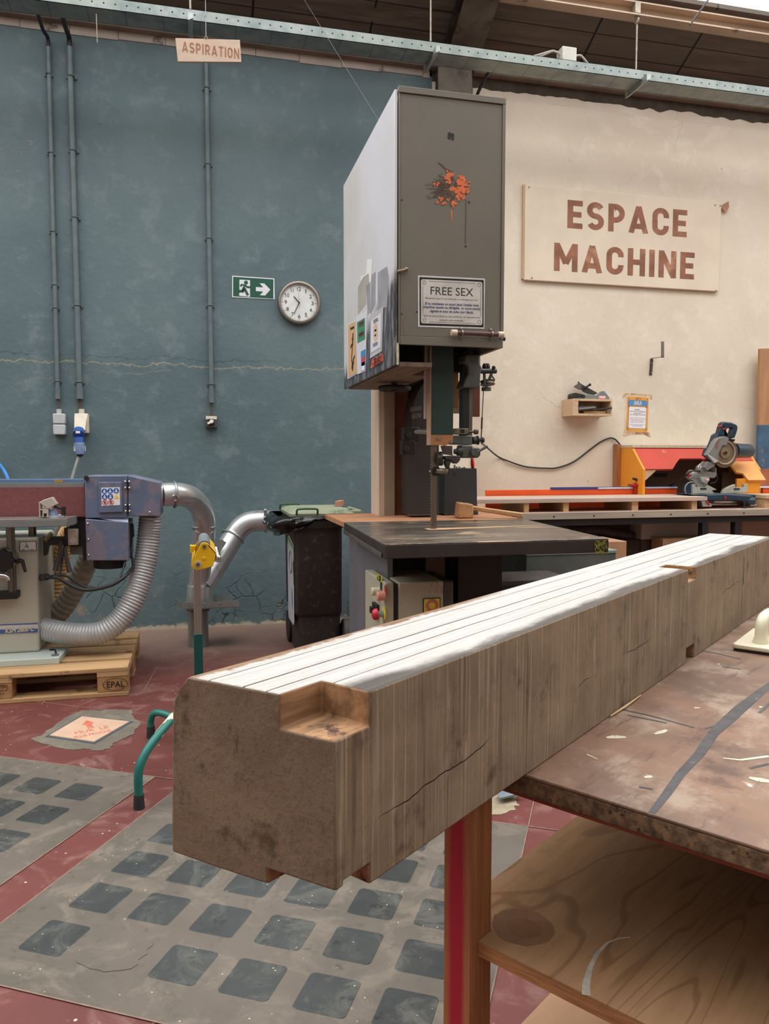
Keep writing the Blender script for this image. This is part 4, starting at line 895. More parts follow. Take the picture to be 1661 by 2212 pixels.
while x < b.x-.005: mb.box(x,x+.0025,FY-.0068,FY-.006,zf+.001,zf+.0065); x += .02
mb.build('scale_mark', INK, t)
RED = M('red anodised stop', (176,34,34), .4, .1, .08)
e = onY(1372,1060,FY-.02)
t2 = thing('fence_stop', 'red stop block with black lever clamped on the orange fence', 'stop', (e.x, FY-.02, BZ))
MB().box(e.x-.008,e.x+.010,FY-.024,FY-.007,zf-.07,zf+.045).build('stop_bar', RED, t2, bevel=.002)
MB().box(e.x-.028,e.x+.06,FY-.03,FY+.04,zf+.018,zf+.035).build('clamp_body', RED, t2, bevel=.003)
mb = MB(); mb.cyl((e.x+.03,FY-.01,zf+.035),(e.x+.03,FY-.01,zf+.06),.010,12); mb.obox((e.x+.012,FY-.01,zf+.068),(1,0,-.35),(0,1,0),(.35,0,1),.03,.008,.008); mb.build('lever', DARK, t2, bevel=.002)
# orange box seen between the blocks
MB().box(onY(1390,1092,5.15).x,onY(1432,1092,5.15).x,5.15,5.22,BZ,BZ+.1).build('orange_block', ORG, None, 'orange block on the bench behind the raised board', 'block')
# right-hand fence
t = thing('saw_fence', 'short orange fence with scale rule at the right of the mitre saw', 'fence', (4.35, FY, BZ))
a = onY(1648,1058,4.98); MB().box(a.x,5.2,4.98,5.0,BZ,onY(1648,1054,4.98).z).build('orange_board', ORG, t)
a = onY(1622,1050,4.98); b = onY(1632,1054,4.98); zr2 = b.z
MB().box(a.x,5.2,4.975,5.002,zr2,a.z).build('blue_rail', BLR, t)
MB().box(b.x,5.2,4.972,4.975,zr2,a.z-.001).build('scale_rule', MATS['white scale rule'], t)
t = thing('outfeed_platform', 'raised plywood board on a block at the far right of the wall bench', 'platform', (4.5, 4.8, BZ))
a = onY(1654,1070,4.68); b = onY(1654,1077,4.68)
MB().box(a.x,5.2,4.68,4.96,b.z,a.z).build('board', PLY, t); MB().box(a.x+.01,a.x+.12,4.70,4.95,BZ,b.z-.0005).build('support_block', PINE, t)
# dust hood
YEL = M('orange yellow panel', (226,146,38), .5, 0, .05, 4); YEL2 = M('light orange panel', (234,160,80), .5, 0, .05, 4); REDP = M('coral red panel', (188,62,44), .62, 0, .08, 5, (1,1,1), 0, (228,160,140), (.64,.74), 5)
DKI = M('brown hood interior', (112,94,80), .75, 0, .1, 5)
hx0 = 3.19; hx1 = 4.205; hf = 5.03; hm = 5.19
zt = onX(1335,968,hx0).z; zk = onX(1388,1014,hx0).z; zkb = onX(1388,1043,hx0).z
t = thing('dust_hood', 'orange and red plywood dust hood around the mitre saw on the wall bench', 'dust hood', ((hx0+hx1)/2, 5.2, BZ))
MB().box(hx0-.035,hx0-.003,WY-.06,WY-.005,BZ,zt+.03).build('edge_batten', FIR, t)
side = lambda x: [(x,WY-.01,BZ),(x,hf,BZ),(x,hf,zk),(x,hm,zt),(x,WY-.01,zt)]
MB().prism(side(hx0), (.018,0,0)).build('side_panel', YEL, t)
MB().prism(side(hx1-.018), (.018,0,0)).build('side_panel', YEL, t)
MB().box(hx0-.002,hx1+.002,hm-.01,WY-.01,zt,zt+.02).build('top_shelf', [M('raw chipboard top',(196,178,154),.8,0,.15,50)], t)
MB().box(hx0+.02,hx1-.02,WY-.03,WY-.012,BZ,zt-.002).build('back_panel', DKI, t)
dv = Vector((0, hf-hm, zk-zt)); nn = Vector((0, dv.z, -dv.y)).normalized()*.016
if nn.z < 0: nn = -nn
def slope(x0, x1, s0, s1): 
    o = Vector((0,hm,zt)); return [Vector((x0,0,0))+o+dv*s0, Vector((x1,0,0))+o+dv*s0, Vector((x1,0,0))+o+dv*s1, Vector((x0,0,0))+o+dv*s1]
def UX(u,v): return onY(u,v,hf).x
MB().prism([Vector((x,0,0))+Vector((0,hm,zt))+dv*s for x,s in ((hx0+.019,0),(hx1-.019,0),(hx1-.019,.62),(3.96,.62),(3.90,.50),(3.55,.50),(3.50,.70),(3.44,.98),(hx0+.019,.98))], -nn).build('sloped_roof', REDP, t)
MB().prism([Vector((x,0,0))+Vector((0,hm,zt))+dv*s for x,s in ((3.965,.63),(hx1-.019,.63),(hx1-.019,1.5),(4.03,1.5),(4.02,1.2),(3.97,1.15))], -nn).build('lower_slope', YEL2, t, 'light orange lower slope with a jagged cut edge')
p = [onY(u,v,hf-.06) for u,v in ((1592,1034),(1642,1032),(1641,1068),(1638,1092),(1596,1092),(1590,1060))]
MB().prism(p, (0,.016,0)).build('front_panel', YEL, t)
MB().prism([(hx0+.019,hf+.012,zk-.004),(hx0+.12,hf+.012,zk-.004),(hx0+.03,hf+.012,zk-.08),(hx0+.019,hf+.012,zk-.08)], (0,.012,0)).build('corner_gusset', PALE, t)
MB().box(3.50,3.62,WY-.034,WY-.029,onY(1460,1030,WY).z,onY(1460,1022,WY).z).build('dust_slot', BLK, t)
MB().prism([onY(u,v,5.2) for u,v in ((1560,1090),(1563,1020),(1590,1020),(1605,1050),(1600,1090))], (0,.015,0)).build('inner_baffle', DKI, t)

# ------------------------------------------------------------------ mitre saw
t = thing('mitre_saw', 'dark blue and grey mitre saw with raised head on the wall bench', 'saw', (3.75, 4.85, BZ))
MY = 4.86
NAVY = M('dark blue machine paint', (34,56,74), .4, .1, .1, 8); ALU = M('cast aluminium', (176,176,172), .42, .5, .08, 10); ALUD = M('grey aluminium guard', (138,138,136), .45, .4, .08, 8)
def fp(name, pts, mat, y0, th, parent=None, label=None, bevel=.002):
    return MB().prism([onY(1460+u/8.264, 890+v/8.264, y0) for u,v in pts], (0,th,0)).build(name, mat, parent or t, label, bevel=bevel)
fp('base', [(400,1600),(420,1520),(560,1480),(1100,1500),(1390,1510),(1420,1560),(1320,1620),(1180,1600),(1060,1600),(700,1590),(640,1660),(400,1670)], NAVY, MY-.12, .30, bevel=.006)
fp('table_arm', [(560,1480),(880,1465),(1350,1500),(1400,1540),(1400,1600),(1300,1600),(1050,1570),(560,1570)], NAVY, MY-.15, .07, bevel=.005)
p = onY(1460+1420/8.264, 890+1590/8.264, MY-.16); q = onY(1460+1340/8.264, 890+1575/8.264, MY-.14)
MB().cyl(p, p+Vector((-.06,.06,.004)), .027, 16).build('clamp_knob', NAVY, t, bevel=.004)
fp('table_surface', [(250,1465),(620,1478),(880,1455),(1120,1465),(1500,1475),(1565,1478),(1560,1492),(1100,1500),(300,1480)], M('grey blue table plate',(96,112,122),.35,.3), MY-.08, .2, bevel=.001)
p = onY(1460+860/8.264, 890+1600/8.264, MY-.09)
MB().lathe((p.x,p.y+.13,p.z-.008),(0,0,1),[(.0,0),(.16,0),(.165,.006),(.165,.014),(.16,.018),(0,.018)],36).build('turntable_ring', ALU, t)
fp('pointer', [(868,1500),(895,1500),(900,1565),(880,1565)], RED, MY-.158, .01)
fp('clamp_lever', [(460,1600),(540,1595),(640,1640),(630,1690),(480,1690)], ALU, MY-.14, .04); fp('red_lever', [(540,1600),(580,1595),(620,1650),(600,1670)], RED, MY-.15, .012)
fp('foot', [(1330,1650),(1450,1645),(1450,1670),(1330,1685)], ALU, MY-.13, .05); fp('foot', [(470,1670),(640,1665),(640,1690),(470,1695)], ALU, MY-.13, .06)
p = onY(1460+1225/8.264, 890+1640/8.264, MY-.16)
mb = MB(); mb.cyl((p.x,p.y,BZ+.008),(p.x,p.y,p.z+.03),.005,8); mb.cyl((p.x,p.y,BZ+.001),(p.x,p.y,BZ+.012),.018,14); mb.build('levelling_foot', DARK, t)
FEN = M('worn pale fence', (190,186,172), .45, .35, .1, 10)
fp('fence', [(300,1290),(350,1290),(355,1340),(530,1345),(560,1300),(730,1385),(640,1405),(690,1450),(300,1460)], FEN, MY+.04, .03)
fp('fence', [(830,1450),(870,1380),(960,1330),(1060,1290),(1060,1350),(1215,1350),(1225,1290),(1285,1290),(1285,1425),(1200,1445)], FEN, MY+.04, .03)
fp('scale_label', [(440,1355),(545,1352),(545,1385),(440,1388)], NAVY, MY+.037, .003, bevel=0); fp('scale_label', [(1040,1360),(1140,1357),(1140,1388),(1040,1391)], NAVY, MY+.037, .003, bevel=0)
p = onY(1460+275/8.264, 890+1380/8.264, MY+.06)
MB().cyl(p, p+Vector((0,.03,0)), .052, 24).build('bevel_scale', NAVY, t)
MB().ring(p, (0,1,0), .054, .004).build('bevel_rim', ALU, t)
# swing arm
fp('bevel_support', [(330,1290),(360,1270),(240,1170),(250,1090),(430,1060),(560,1130),(560,1290),(480,1345),(380,1340)], ALU, MY+.06, .05, bevel=.004)
p = onY(1460+240/8.264, 890+1120/8.264, MY+.08); q = onY(1460+690/8.264, 890+1120/8.264, MY+.08)
MB().cyl(p, p+(q-p)*.35, .036, 20).build('slide_bearing', ALU, t, bevel=.004)
MB().cyl(p+(q-p)*.3, q, .026, 18).build('slide_tube', GUIDEI, t)
fp('arm_link', [(430,1060),(560,1060),(690,1080),(725,1000),(690,960),(725,1010),(725,1130),(680,1175),(560,1175),(430,1160)], ALU, MY+.05, .05, bevel=.004)
fp('pivot_bracket', [(430,1060),(440,980),(500,930),(560,880),(610,890),(700,960),(640,990),(560,1040),(500,1080)], ALUD, MY+.03, .06, bevel=.003)
p = onY(1460+468/8.264, 890+1005/8.264, MY+.03); MB().lathe(p,(0,-1,0),[(0,.004),(.016,.004),(.02,0),(.03,.0),(.034,-.006)],24).build('pivot_bolt', ALU, t)
fp('support_web', [(440,1160),(560,1160),(600,1180),(560,1290),(480,1250)], M('light cast aluminium',(196,198,198),.4,.4), MY+.03, .03)
# head
NAVYH = NAVY
fp('head_body', [(600,640),(640,650),(700,500),(730,410),(790,370),(880,400),(960,420),(1000,470),(930,560),(780,640),(700,880),(560,770)], NAVYH, MY+.035, .07, bevel=.005)
hp = [(760,420),(800,270),(830,190),(870,172),(1000,185),(1090,225),(1112,280),(1090,370),(1050,470),(960,455),(1010,330),(1018,290),(980,275),(930,290),(885,360),(885,400),(960,400),(940,440)]
fp('handle', hp, NAVYH, MY+.03, .05, bevel=.008)
fp('trigger', [(840,310),(870,285),(915,300),(890,325)], RED, MY+.025, .03); fp('lock_button', [(795,250),(820,232),(826,260),(800,275)], RED, MY+.026, .03)
fp('upper_guard', [(700,530),(760,470),(850,435),(920,450),(950,480),(905,595),(835,595),(755,760),(765,850),(740,880),(690,915),(700,890),(560,770),(640,650)], ALUD, MY-.02, .05, None, None, .004)
fp('guard_rib', [(575,770),(590,765),(765,880),(690,915)], M('light cast aluminium',(0,0,0)), MY-.024, .02)
fp('lower_arm', [(560,880),(690,915),(700,960),(560,1050),(520,990)], ALUD, MY-.01, .05)
pc_ = onY(1460+870/8.264, 890+730/8.264, MY-.005); Rb = (onY(1460+1080/8.264, 890+730/8.264, MY).x-pc_.x)
bl = M('saw blade steel', (150,132,112), .35, .7, .1, 20)
MB().cyl(pc_, pc_+Vector((0,.003,0)), Rb*.98, 48).build('blade', bl, t)
mb = MB()
for k in range(48):
    a = 2*pi*k/48; c0 = pc_+Vector((cos(a)*Rb*.99,-.001,sin(a)*Rb*.99)); mb.obox(c0,(cos(a),0,sin(a)),(0,1,0),(-sin(a),0,cos(a)),.006,.002,.004)
mb.build('blade_teeth', bl, t)
MB().ring(pc_+Vector((0,-.004,0)), (0,1,0), Rb*.8, .006).build('guard_band', M('clear brown guard',(168,148,124),.3,.1), t)
mb = MB(); mb.cyl(pc_, pc_+Vector((0,-.008,0)), .04, 24); mb.build('flange', M('brass grey flange',(150,136,108),.4,.6), t)
MB().cyl(pc_+Vector((0,-.008,0)), pc_+Vector((0,-.016,0)), .012, 6).build('arbor_bolt', DARK, t)
fp('red_marker', [(835,725),(850,710),(862,745),(845,760)], RED, MY-.016, .004, bevel=0)
p = onY(1460+1075/8.264, 890+690/8.264, MY+.09); q = onY(1460+1340/8.264, 890+700/8.264, MY+.15)
MB().tube([p+(p-q)*.2, p, p+(q-p)*.8, q], [.055,.055,.053,.035], 22).build('motor_housing', NAVY, t)
fp('guard_tip', [(950,475),(1060,485),(1045,530),(1000,500)], DARK, MY-.02, .04)
fp('depth_stop', [(480,835),(510,820),(535,855),(505,872)], RED, MY, .02); fp('bevel_lock', [(560,1200),(590,1185),(605,1215),(585,1240),(560,1225)], MATS['pink rubber'], MY-.0, .02)
p = onY(1460+205/8.264, 890+1130/8.264, MY+.07); MB().cyl(p, p+Vector((.03,0,0)), .013, 12).build('rail_knob', RED, t)
MB().tube(smooth_path([onY(1460+u/8.264,890+v/8.264,y) for u,v,y in ((430,1060,MY+.03),(300,1050,MY),(230,1090,MY),(120,1180,MY+.1),(0,1260,MY+.2),(-120,1320,MY+.3))], .02), .007, 8).build('power_cord', DARK, t)
MB().tube(smooth_path([onY(1460+u/8.264,890+v/8.264,MY+.1) for u,v in ((720,1100),(735,1190),(690,1260),(610,1270))], .02), .005, 8).build('head_cable', DARK, t)
text('lettering', 'BOSCH', M('red print',(0,0,0)), t, onY(1460+745/8.264, 890+560/8.264, MY-.021), .072, .016, xa=(.32,0,.95), ya=(-.95,0,.32), bold=.02)
# ------------------------------------------------------------------ pallet and belt sander
PY = 3.90; pr = onZ(277,1484,0)
PX1 = -.352; PX0 = PX1-1.2; PZ = .144
t = thing('wooden_pallet', 'wooden pallet stamped EPAL on the red floor under the sander', 'pallet', (PX0+.6, PY+.4, 0))
PWD = M('weathered pallet wood', (186,150,108), .8, 0, .18, 9, (.3,5,5), .25, (128,98,70), (.58,.68), 8)
PWB = M('pallet block', (172,132,88), .85, 0, .22, 18, (1,1,1), .25, (120,88,60), (.58,.68), 9)
for y0, w_ in ((0,.145),(.19,.10),(.3275,.145),(.51,.10),(.655,.145)):
    MB().box(PX0,PX1,PY+y0,PY+y0+w_,PZ-.022,PZ).build('deck_board', PWD, t, bevel=.003)
for x0 in (PX0, PX0+.5275, PX1-.145):
    MB().box(x0,x0+.145,PY,PY+.8,PZ-.044,PZ-.022).build('stringer_board', PWD, t, bevel=.002)
    for y0, w_ in ((0,.10),(.3275,.145),(.70,.10)): MB().box(x0+.001,x0+.144,PY+y0+.002,PY+y0+w_,.022,PZ-.044).build('block', PWB, t, bevel=.004)
for y0, w_ in ((0,.10),(.3275,.145),(.70,.10)): MB().box(PX0,PX1,PY+y0,PY+y0+w_,0,.022).build('bottom_board', PWD, t, bevel=.003)
bx = PX1-.0725; bz = .061
mb = MB(); n = 40
for i in range(n):
    a, b2 = 2*pi*i/n, 2*pi*(i+1)/n
    P = lambda an, r: Vector((bx+.012+.058*r*cos(an), PY+.0006, bz+.031*r*sin(an)))
    mb.prism([P(a,1),P(b2,1),P(b2,.955),P(a,.955)], (0,-.0006,0))
mb.build('stamp_oval', BLK, t); text('stamp_lettering', 'EPAL', BLK, t, (bx+.014,PY+.0005,bz), .082, .030, bold=.006)
xx = PX0+.5275+.0725
mb = MB()
for a0,b0,a1,b1 in ((-.045,.02,.03,.022),(-.045,-.004,.03,-.003),(-.045,-.004,-.045,.02),(.03,-.003,.03,.022)):
    P, Q = Vector((xx+a0+.02,PY+.0012,bz+.008+b0)), Vector((xx+a1+.02,PY+.0012,bz+.008+b1)); d = Q-P; nn_ = Vector((-d.z,0,d.x)).normalized()*.0007; mb.prism([P+nn_,Q+nn_,Q-nn_,P-nn_],(0,-.0008,0))
mb.build('stamp_frame', BLK, t)
text('stamp_lettering', '42 890', BLK, t, (xx+.03,PY+.0008,bz+.023), .03, .007); text('stamp_lettering', '- HT', BLK, t, (xx-.012,PY+.0008,bz+.010), .03, .008); text('stamp_lettering', '502-7-5', BLK, t, (xx+.012,PY+.0008,bz-.010), .05, .008)

t = thing('belt_sander', 'blue and beige edge belt sander standing on the pallet', 'sander', (-1.0, 4.2, PZ))
SBEIGE = M('beige machine paint', (186,184,170), .5, .05, .06, 4, (1,1,1), 0, (160,146,124), (.62,.75), 3); SGREY = M('pale green-grey paint', (184,194,188), .5, .05, .06, 4)
SBLUE = M('slate blue machine paint', (98,110,136), .5, .05, .08, 5, (1,1,1), 0, (122,116,132), (.5,.55), 6)
SBLUEL = M('blue painted lid', (92,116,152), .45, .05, .05)
BELT = M('sanding belt', (122,72,72), .95, 0, .1, 60, (1,1,1), .3)
CG = M('grey cast table', (128,130,128), .5, .3, .08, 6); CGT = M('polished cast table', (150,146,144), .3, .6, .12, 9, (.3,2,1))
f0 = onZ(128,1434,PZ); yb_ = f0.y
xr_ = onZ(128,1434,PZ).x
bk = onZ(142,1397,PZ+.03)
MB().hexa([(-1.4,yb_,PZ),(xr_,yb_,PZ),(xr_+.01,bk.y,PZ),(-1.4,bk.y,PZ)], [(-1.4,yb_,PZ+.032),(xr_,yb_,PZ+.032),(xr_+.01,bk.y,PZ+.032),(-1.4,bk.y,PZ+.032)]).build('base_plate', SGREY, t, bevel=.003)
zb0 = PZ+.032
yc = onZ(85,1408,zb0).y; xc = onZ(85,1408,zb0).x
zt = onY(82,1161,yc).z; xt = onY(82,1161,yc).x
MB().hexa([(-1.3,yc,zb0),(xc,yc,zb0),(xc,yc+.45,zb0),(-1.3,yc+.45,zb0)], [(-1.3,yc,zt),(xt,yc,zt),(xt,yc+.45,zt),(-1.3,yc+.45,zt)]).build('pedestal', SBEIGE, t, bevel=.012, seg=3)
def fy(name, pts, mat, y, th=.004, label=None, bevel=0, parent=None): return MB().prism([onY(u,v,y) for u,v in pts], (0,th,0)).build(name, mat, parent or t, label, bevel=bevel)
st = fy('model_stripe', [(-60,1348),(81.5,1345.5),(81.5,1366),(-60,1371)], M('pale stripe',(206,206,206),.5), yc-.003, .004)
fy('blue_band', [(-60,1351),(81.5,1345.5),(81.5,1348),(-60,1353)], M('stripe blue',(72,96,158),.5), yc-.005, .003, parent=st); fy('blue_band', [(-60,1362),(81.5,1358),(81.5,1366),(-60,1371)], MATS['stripe blue'], yc-.005, .003, parent=st)
text('lettering', 'KSM 2600 C', M('cream letters',(206,196,160),.5), st, onY(43,1360.5,yc-.0055), (onY(74,1360,yc)-onY(11,1360,yc)).length, .021, xa=(1,0,.03), bold=.03, shear=.25)
pl = fy('pictogram_label', [(42,1170),(78.5,1168),(79,1190),(42,1190)], WHITE, yc-.003)
mb = MB()
for (u0,v0),(u1,v1) in (((56,1173),(62,1187)),((53,1182),(60,1178)),((48,1187),(54,1187)),((66,1187),(73,1187)),((42.5,1170.3),(78,1168.5)),((42.5,1189.6),(78.5,1189.6)),((42.5,1170.3),(42.5,1189.6)),((78.2,1168.5),(78.6,1189.6))):
    P, Q = onY(u0,v0,yc-.0035), onY(u1,v1,yc-.0035); d = Q-P; q = Vector((-d.z,0,d.x)).normalized()*.0014; mb.prism([P+q,Q+q,Q-q,P-q],(0,-.0005,0))
mb.build('pictogram', INK, pl)
# handwheel, guide rods, clamp lever
yh = yc-.10
p = onY(2,1212,yh); mb = MB(); pts = []
for k in range(72):
    a = 2*pi*k/72; r = .056+.005*cos(9*a); pts.append(p+Vector((r*cos(a),0,r*sin(a))))
mb.prism(pts, (0,.035,0)); mb.build('handwheel_knob', BLK, t, 'black scalloped hand knob', bevel=.003)
MB().cyl(p+Vector((0,.03,0)), p+Vector((0,.12,0)), .062, 28).build('knob_collar', M('grey casting',(132,128,124),.5,.2), t)
MB().prism([onY(u,v,yc-.03) for u,v in ((12,1200),(37,1200),(37,1235),(24,1238),(12,1236))], (0,.03,0)).build('slide_bracket', M('pale grey bracket',(176,172,164),.5), t, bevel=.004)
for u,r in ((21,.0175),):
    a, b2 = onY(u,1138,yc-.05), onY(u+1,1284,yc-.05); MB().cyl(a, (a.x,a.y,b2.z), r, 16).build('guide_rod', M('dusty chrome rod',(120,118,112),.3,.9), t)
    a, b2 = onY(28,1138,yc-.05), onY(28,1284,yc-.05); MB().cyl(a, (a.x,a.y,b2.z), .008, 12).build('guide_rod', MATS['dusty chrome rod'], t)
a, b2 = onY(-60,1283,yc-.08), onY(37,1294,yc-.08); MB().box(a.x,b2.x,yc-.08,yc,b2.z,a.z).build('rod_foot', BLK, t, bevel=.003)
p = onY(-5,1247,yc-.13); MB().tube(smooth_path([onY(-40,1243,yc-.13), onY(0,1243,yc-.13), onY(14,1246,yc-.13), onY(18,1254,yc-.13)], .01), .012, 12).build('crank_handle', CHROME, t)
mb = MB(); a = onY(42,1211,yc-.03); mb.cyl(a, a+Vector((0,-.04,0)), .012, 14); mb.tube([onY(40,1210,yc-.07), onY(48,1211,yc-.07), onY(55,1236,yc-.075)], [.010,.010,.007], 10); mb.build('clamp_lever', DARK, t)
# work table in front of the belt
YT = yc-.22; yrear = 4.15
zt2 = onY(80,1121,YT).z; zlow = onY(80,1138.5,YT).z
xe = onY(145,1120,YT).x; xe2 = onY(160.5,1106,yrear-.1).x
pts = [(-1.5,YT),(xe,YT),(xe2,YT+.09),(xe2,yrear-.01),(-1.5,yrear-.01)]
MB().prism([(x,y,zlow) for x,y in pts], (0,0,zt2-zlow-.004)).build('work_table', CG, t, bevel=.003)
MB().prism([(x,y,zt2-.004) for x,y in pts], (0,0,.004)).build('table_surface', CGT, t, bevel=.001)
for u in (21, 70): a = onY(u,1145,yc+.12); MB().cyl((a.x,yc+.12,zlow-.002),(a.x,yc+.12,zt-.002),.02,12).build('table_post', MATS['dusty chrome rod'], t)
# belt, frame and covers
YB = 4.16
a = onY(-60,1054,YB); b2 = onY(184,1116,YB)
MB().box(-1.5,b2.x,YB,YB+.16,b2.z,a.z).build('sanding_belt', BELT, t)
c = onY(100,1043,YB+.01); MB().box(-1.5,b2.x-.003,YB+.01,YB+.05,a.z+.0005,c.z).build('platen', CG, t)
c2 = onY(100,1034.5,YB+.2); MB().box(-1.5,b2.x-.003,YB+.055,YB+.24,a.z,c2.z).build('belt_lid', SBLUEL, t)
h = onY(127,1039,YB+.05); MB().box(h.x-.022,h.x+.022,YB+.046,YB+.054,h.z-.006,h.z+.006).build('hinge', M('brass',(200,160,90),.35,.8), t)
YC = 4.13
cov = [(183,1030),(190,1027.5),(275,1027.5),(275.5,1118.5),(184,1119.5)]
MB().prism([onY(u,v,YC) for u,v in cov], (0,.30,0)).build('drum_cover', SBLUE, t, bevel=.004)
side2 = [(276.5,1027.5),(280,1027.5),(347,1043),(347,1115),(276.5,1115.5)]
MB().prism([onY(u,v,YC+.004) for u,v in side2], (0,.30,0)).build('extraction_cover', SBLUE, t, bevel=.004)
low = [(184.5,1121),(277,1128),(278.5,1211),(186.5,1211)]
MB().prism([onY(u,v,YC-.008) for u,v in low], (0,.30,0)).build('motor_cover', SBLUE, t, bevel=.004)
MB().prism([onY(205,1118.5,YC+.01), onY(277,1118.5,YC+.02), onY(277,1130,YC-.006), onY(270,1129,YC-.006)], (0,.005,0)).build('cover_lip', M('pale blue lip',(190,200,226),.4), t)  # top of the motor cover, much paler than its blue faces
pn = MB().prism([onY(u,v,YC-.012) for u,v in ((213,1041.5),(262,1041),(266,1106),(214,1108))], (0,.012,0)).build('access_panel', SBLUE, t, bevel=.003)
lb = MB().prism([onY(u,v,YC-.0135) for u,v in ((218.5,1053.5),(258.5,1052.5),(259.5,1091),(219.5,1093))], (0,.001,0)).build('safety_label', WHITE, pn)
SB = M('safety blue',(30,92,176),.5); SR = M('safety red',(206,52,52),.5); SY = M('safety yellow',(236,196,44),.5)
mb = MB(); mw = MB()
for u,v in ((225.5,1061),(238,1060.5),(251,1060),(226,1073.5),(238.5,1073)):
    c = onY(u,v,YC-.0137); mb.cyl(c, c+Vector((0,-.0006,0)), .0138, 22); mw.sphere(c+Vector((0,-.0006,.004)), .004, 8, 0, (1,.1,1)); mw.box(c.x-.006,c.x+.006,c.y-.0012,c.y-.0006,c.z-.008,c.z-.001)
mb.build('mandatory_disc', SB, lb); mw.build('mandatory_pictogram', WHITE, lb)
mb = MB(); mk = MB()
for u,v in ((226.5,1085.5),(239.5,1085)):
    c = onY(u,v,YC-.0142); mb.ring(c, (0,1,0), .0122, .0014, 24, 6); mb.obox(c,(1,0,-1),(0,1,0),(1,0,1),.011,.0006,.0013); mk.box(c.x-.004,c.x+.004,c.y+.0001,c.y+.0004,c.z-.007,c.z+.006)
mb.build('prohibition_ring', SR, lb); mk.build('prohibition_pictogram', INK, lb)
tri = MB().prism([onY(u,v,YC-.0137) for u,v in ((246,1077.5),(257.5,1077),(251.5,1068))], (0,-.0006,0)).build('warning_triangle', SY, lb)
mb = MB()
for u,v in ((189.5,1131.5),(190.5,1165.5),(191.5,1199.5),(270.5,1040.5),(279,1040.5),(270.5,1054),(279.5,1054),(271,1091.5),(280,1091.5),(271.5,1104.5),(280,1104.5),(323.5,1107)):
    p = onY(u,v,YC-.012); mb.sphere(p+Vector((0,.004,0)), .0068, 10)
mb.build('screw', CHROME, t)
mb = MB()
for v0,v1 in ((1037,1058),(1089,1109)): mb.prism([onY(u,v,YC-.001) for u,v in ((273.5,v0),(278,v0),(278,v1),(273.5,v1))], (0,.003,0))
mb.build('cover_hinge', BLK, t)
p = onY(187,1033,YC-.002); MB().cyl(p+Vector((0,-.012,0)), p+Vector((0,.02,0)), .012, 16).build('roller_knob', BLK, t)
p = onY(237,1211,YC+.14); MB().cyl((p.x,p.y,p.z+.02),(p.x,p.y,p.z-.036),.082,32).build('motor_end', BLK, t, bevel=.006)
MB().prism([onY(u,v,YC+.1) for u,v in ((278,1133),(287,1133),(289,1160),(283,1166),(278,1166))], (0,.06,0)).build('switch_block', DARK, t, bevel=.004)
fy('lower_belt_guard', [(150,1112),(184,1112),(186,1211),(180,1211),(178,1180),(150,1176)], BLK, YB+.03, .15)
fy('gear_housing', [(138,1141),(169,1141),(170,1180),(140,1180)], BLK, YB+.005, .12)
fy('gear_motor', [(146,1143),(169,1143),(169,1177),(147,1178)], M('bare aluminium casting',(176,166,152),.45,.4,.2,30), YB-.012, .02, None, .002)
p = onY(157,1167,YB-.012); MB().cyl(p, p+Vector((0,-.006,0)), .0155, 22).build('gear_cover', M('pale gear cover',(190,182,172),.5,.2), t)
fy('support_arm', [(92,1160),(140,1160),(140,1177),(105,1178),(100,1200),(94,1200)], DARK, YB+.06, .05)
fy('motor_bracket', [(150,1182),(180,1180),(182,1198),(152,1198)], M('grey bracket',(112,108,102),.5,.2), YB+.05, .08)
for q in (((131,1170),(128,1200),(119,1233)), ((140,1182),(143,1205),(151,1236))):
    mb = MB(); mb.tube([onY(*q[0],YB-.03), onY(*q[1],YB-.035), onY(*q[2],YB-.05)], [.008,.009,.013], 10); mb.build('lever', M('worn black lever',(58,56,54),.5), t)
for (u0,v0,u1,v1) in ((97,1168,112,1152),):
    MB().tube([onY(u0,v0,YB+.02), onY(u1,v1,YB+.02)], .012, 10).build('tension_knob', M('olive knob',(110,100,60),.5), t)
# black cables on the sander
t2 = thing('machine_cables', 'black power cables looping from the sander pedestal to its motor', 'cable', onY(180,1275,YC-.03))
MB().tube(smooth_path([onY(u,v,y) for u,v,y in ((92,1246,yc+.1),(108,1247,YC-.05),(126,1249,YC-.06),(150,1263,YC-.06),(180,1274,YC-.06),(210,1272,YC-.06),(245,1262,YC-.06),(270,1245,YC-.04),(286,1228,YC+.05))], .02), .0095, 10).build('thick_cable', DARK, t2)
MB().tube(smooth_path([onY(u,v,y) for u,v,y in ((100,1247,YC-.05),(128,1242,YC-.05),(145,1245,YC-.05),(165,1258,YC-.05),(185,1269,YC-.055),(205,1270,YC-.055))], .02), .006, 8).build('thin_cable', DARK, t2)
MB().tube(smooth_path([onY(u,v,y) for u,v,y in ((120,1247,YC-.05),(130,1240,YC-.05),(133,1215,YC),(137,1190,YC+.05),(142,1170,YC+.1))], .02), .006, 8).build('thin_cable', DARK, t2)
MB().tube(smooth_path([onY(u,v,y) for u,v,y in ((283,1165,YC+.1),(281,1190,YC+.1),(287,1212,YC+.06),(287,1230,YC+.04))], .02), .007, 8).build('thin_cable', DARK, t2)
MB().tube(smooth_path([onY(u,v,y) for u,v,y in ((260,1247,YC-.05),(270,1215,YC),(279,1185,YC+.05),(281,1166,YC+.1))], .02), .005, 8).build('thin_cable', DARK, t2)
MB().cyl(onY(86,1248,yc+.12), onY(100,1246,YC-.03), .018, 14).build('plug', DARK, t2)
tk = thing('hex_key', 'small black hex key lying on the base plate of the sander', 'hex key', onZ(118,1405,zb0))
MB().tube([onZ(u,v,zb0+.005) for u,v in ((107,1403.5),(117,1403),(119,1404),(121,1411))], .004, 6).build('key', BLK, tk)
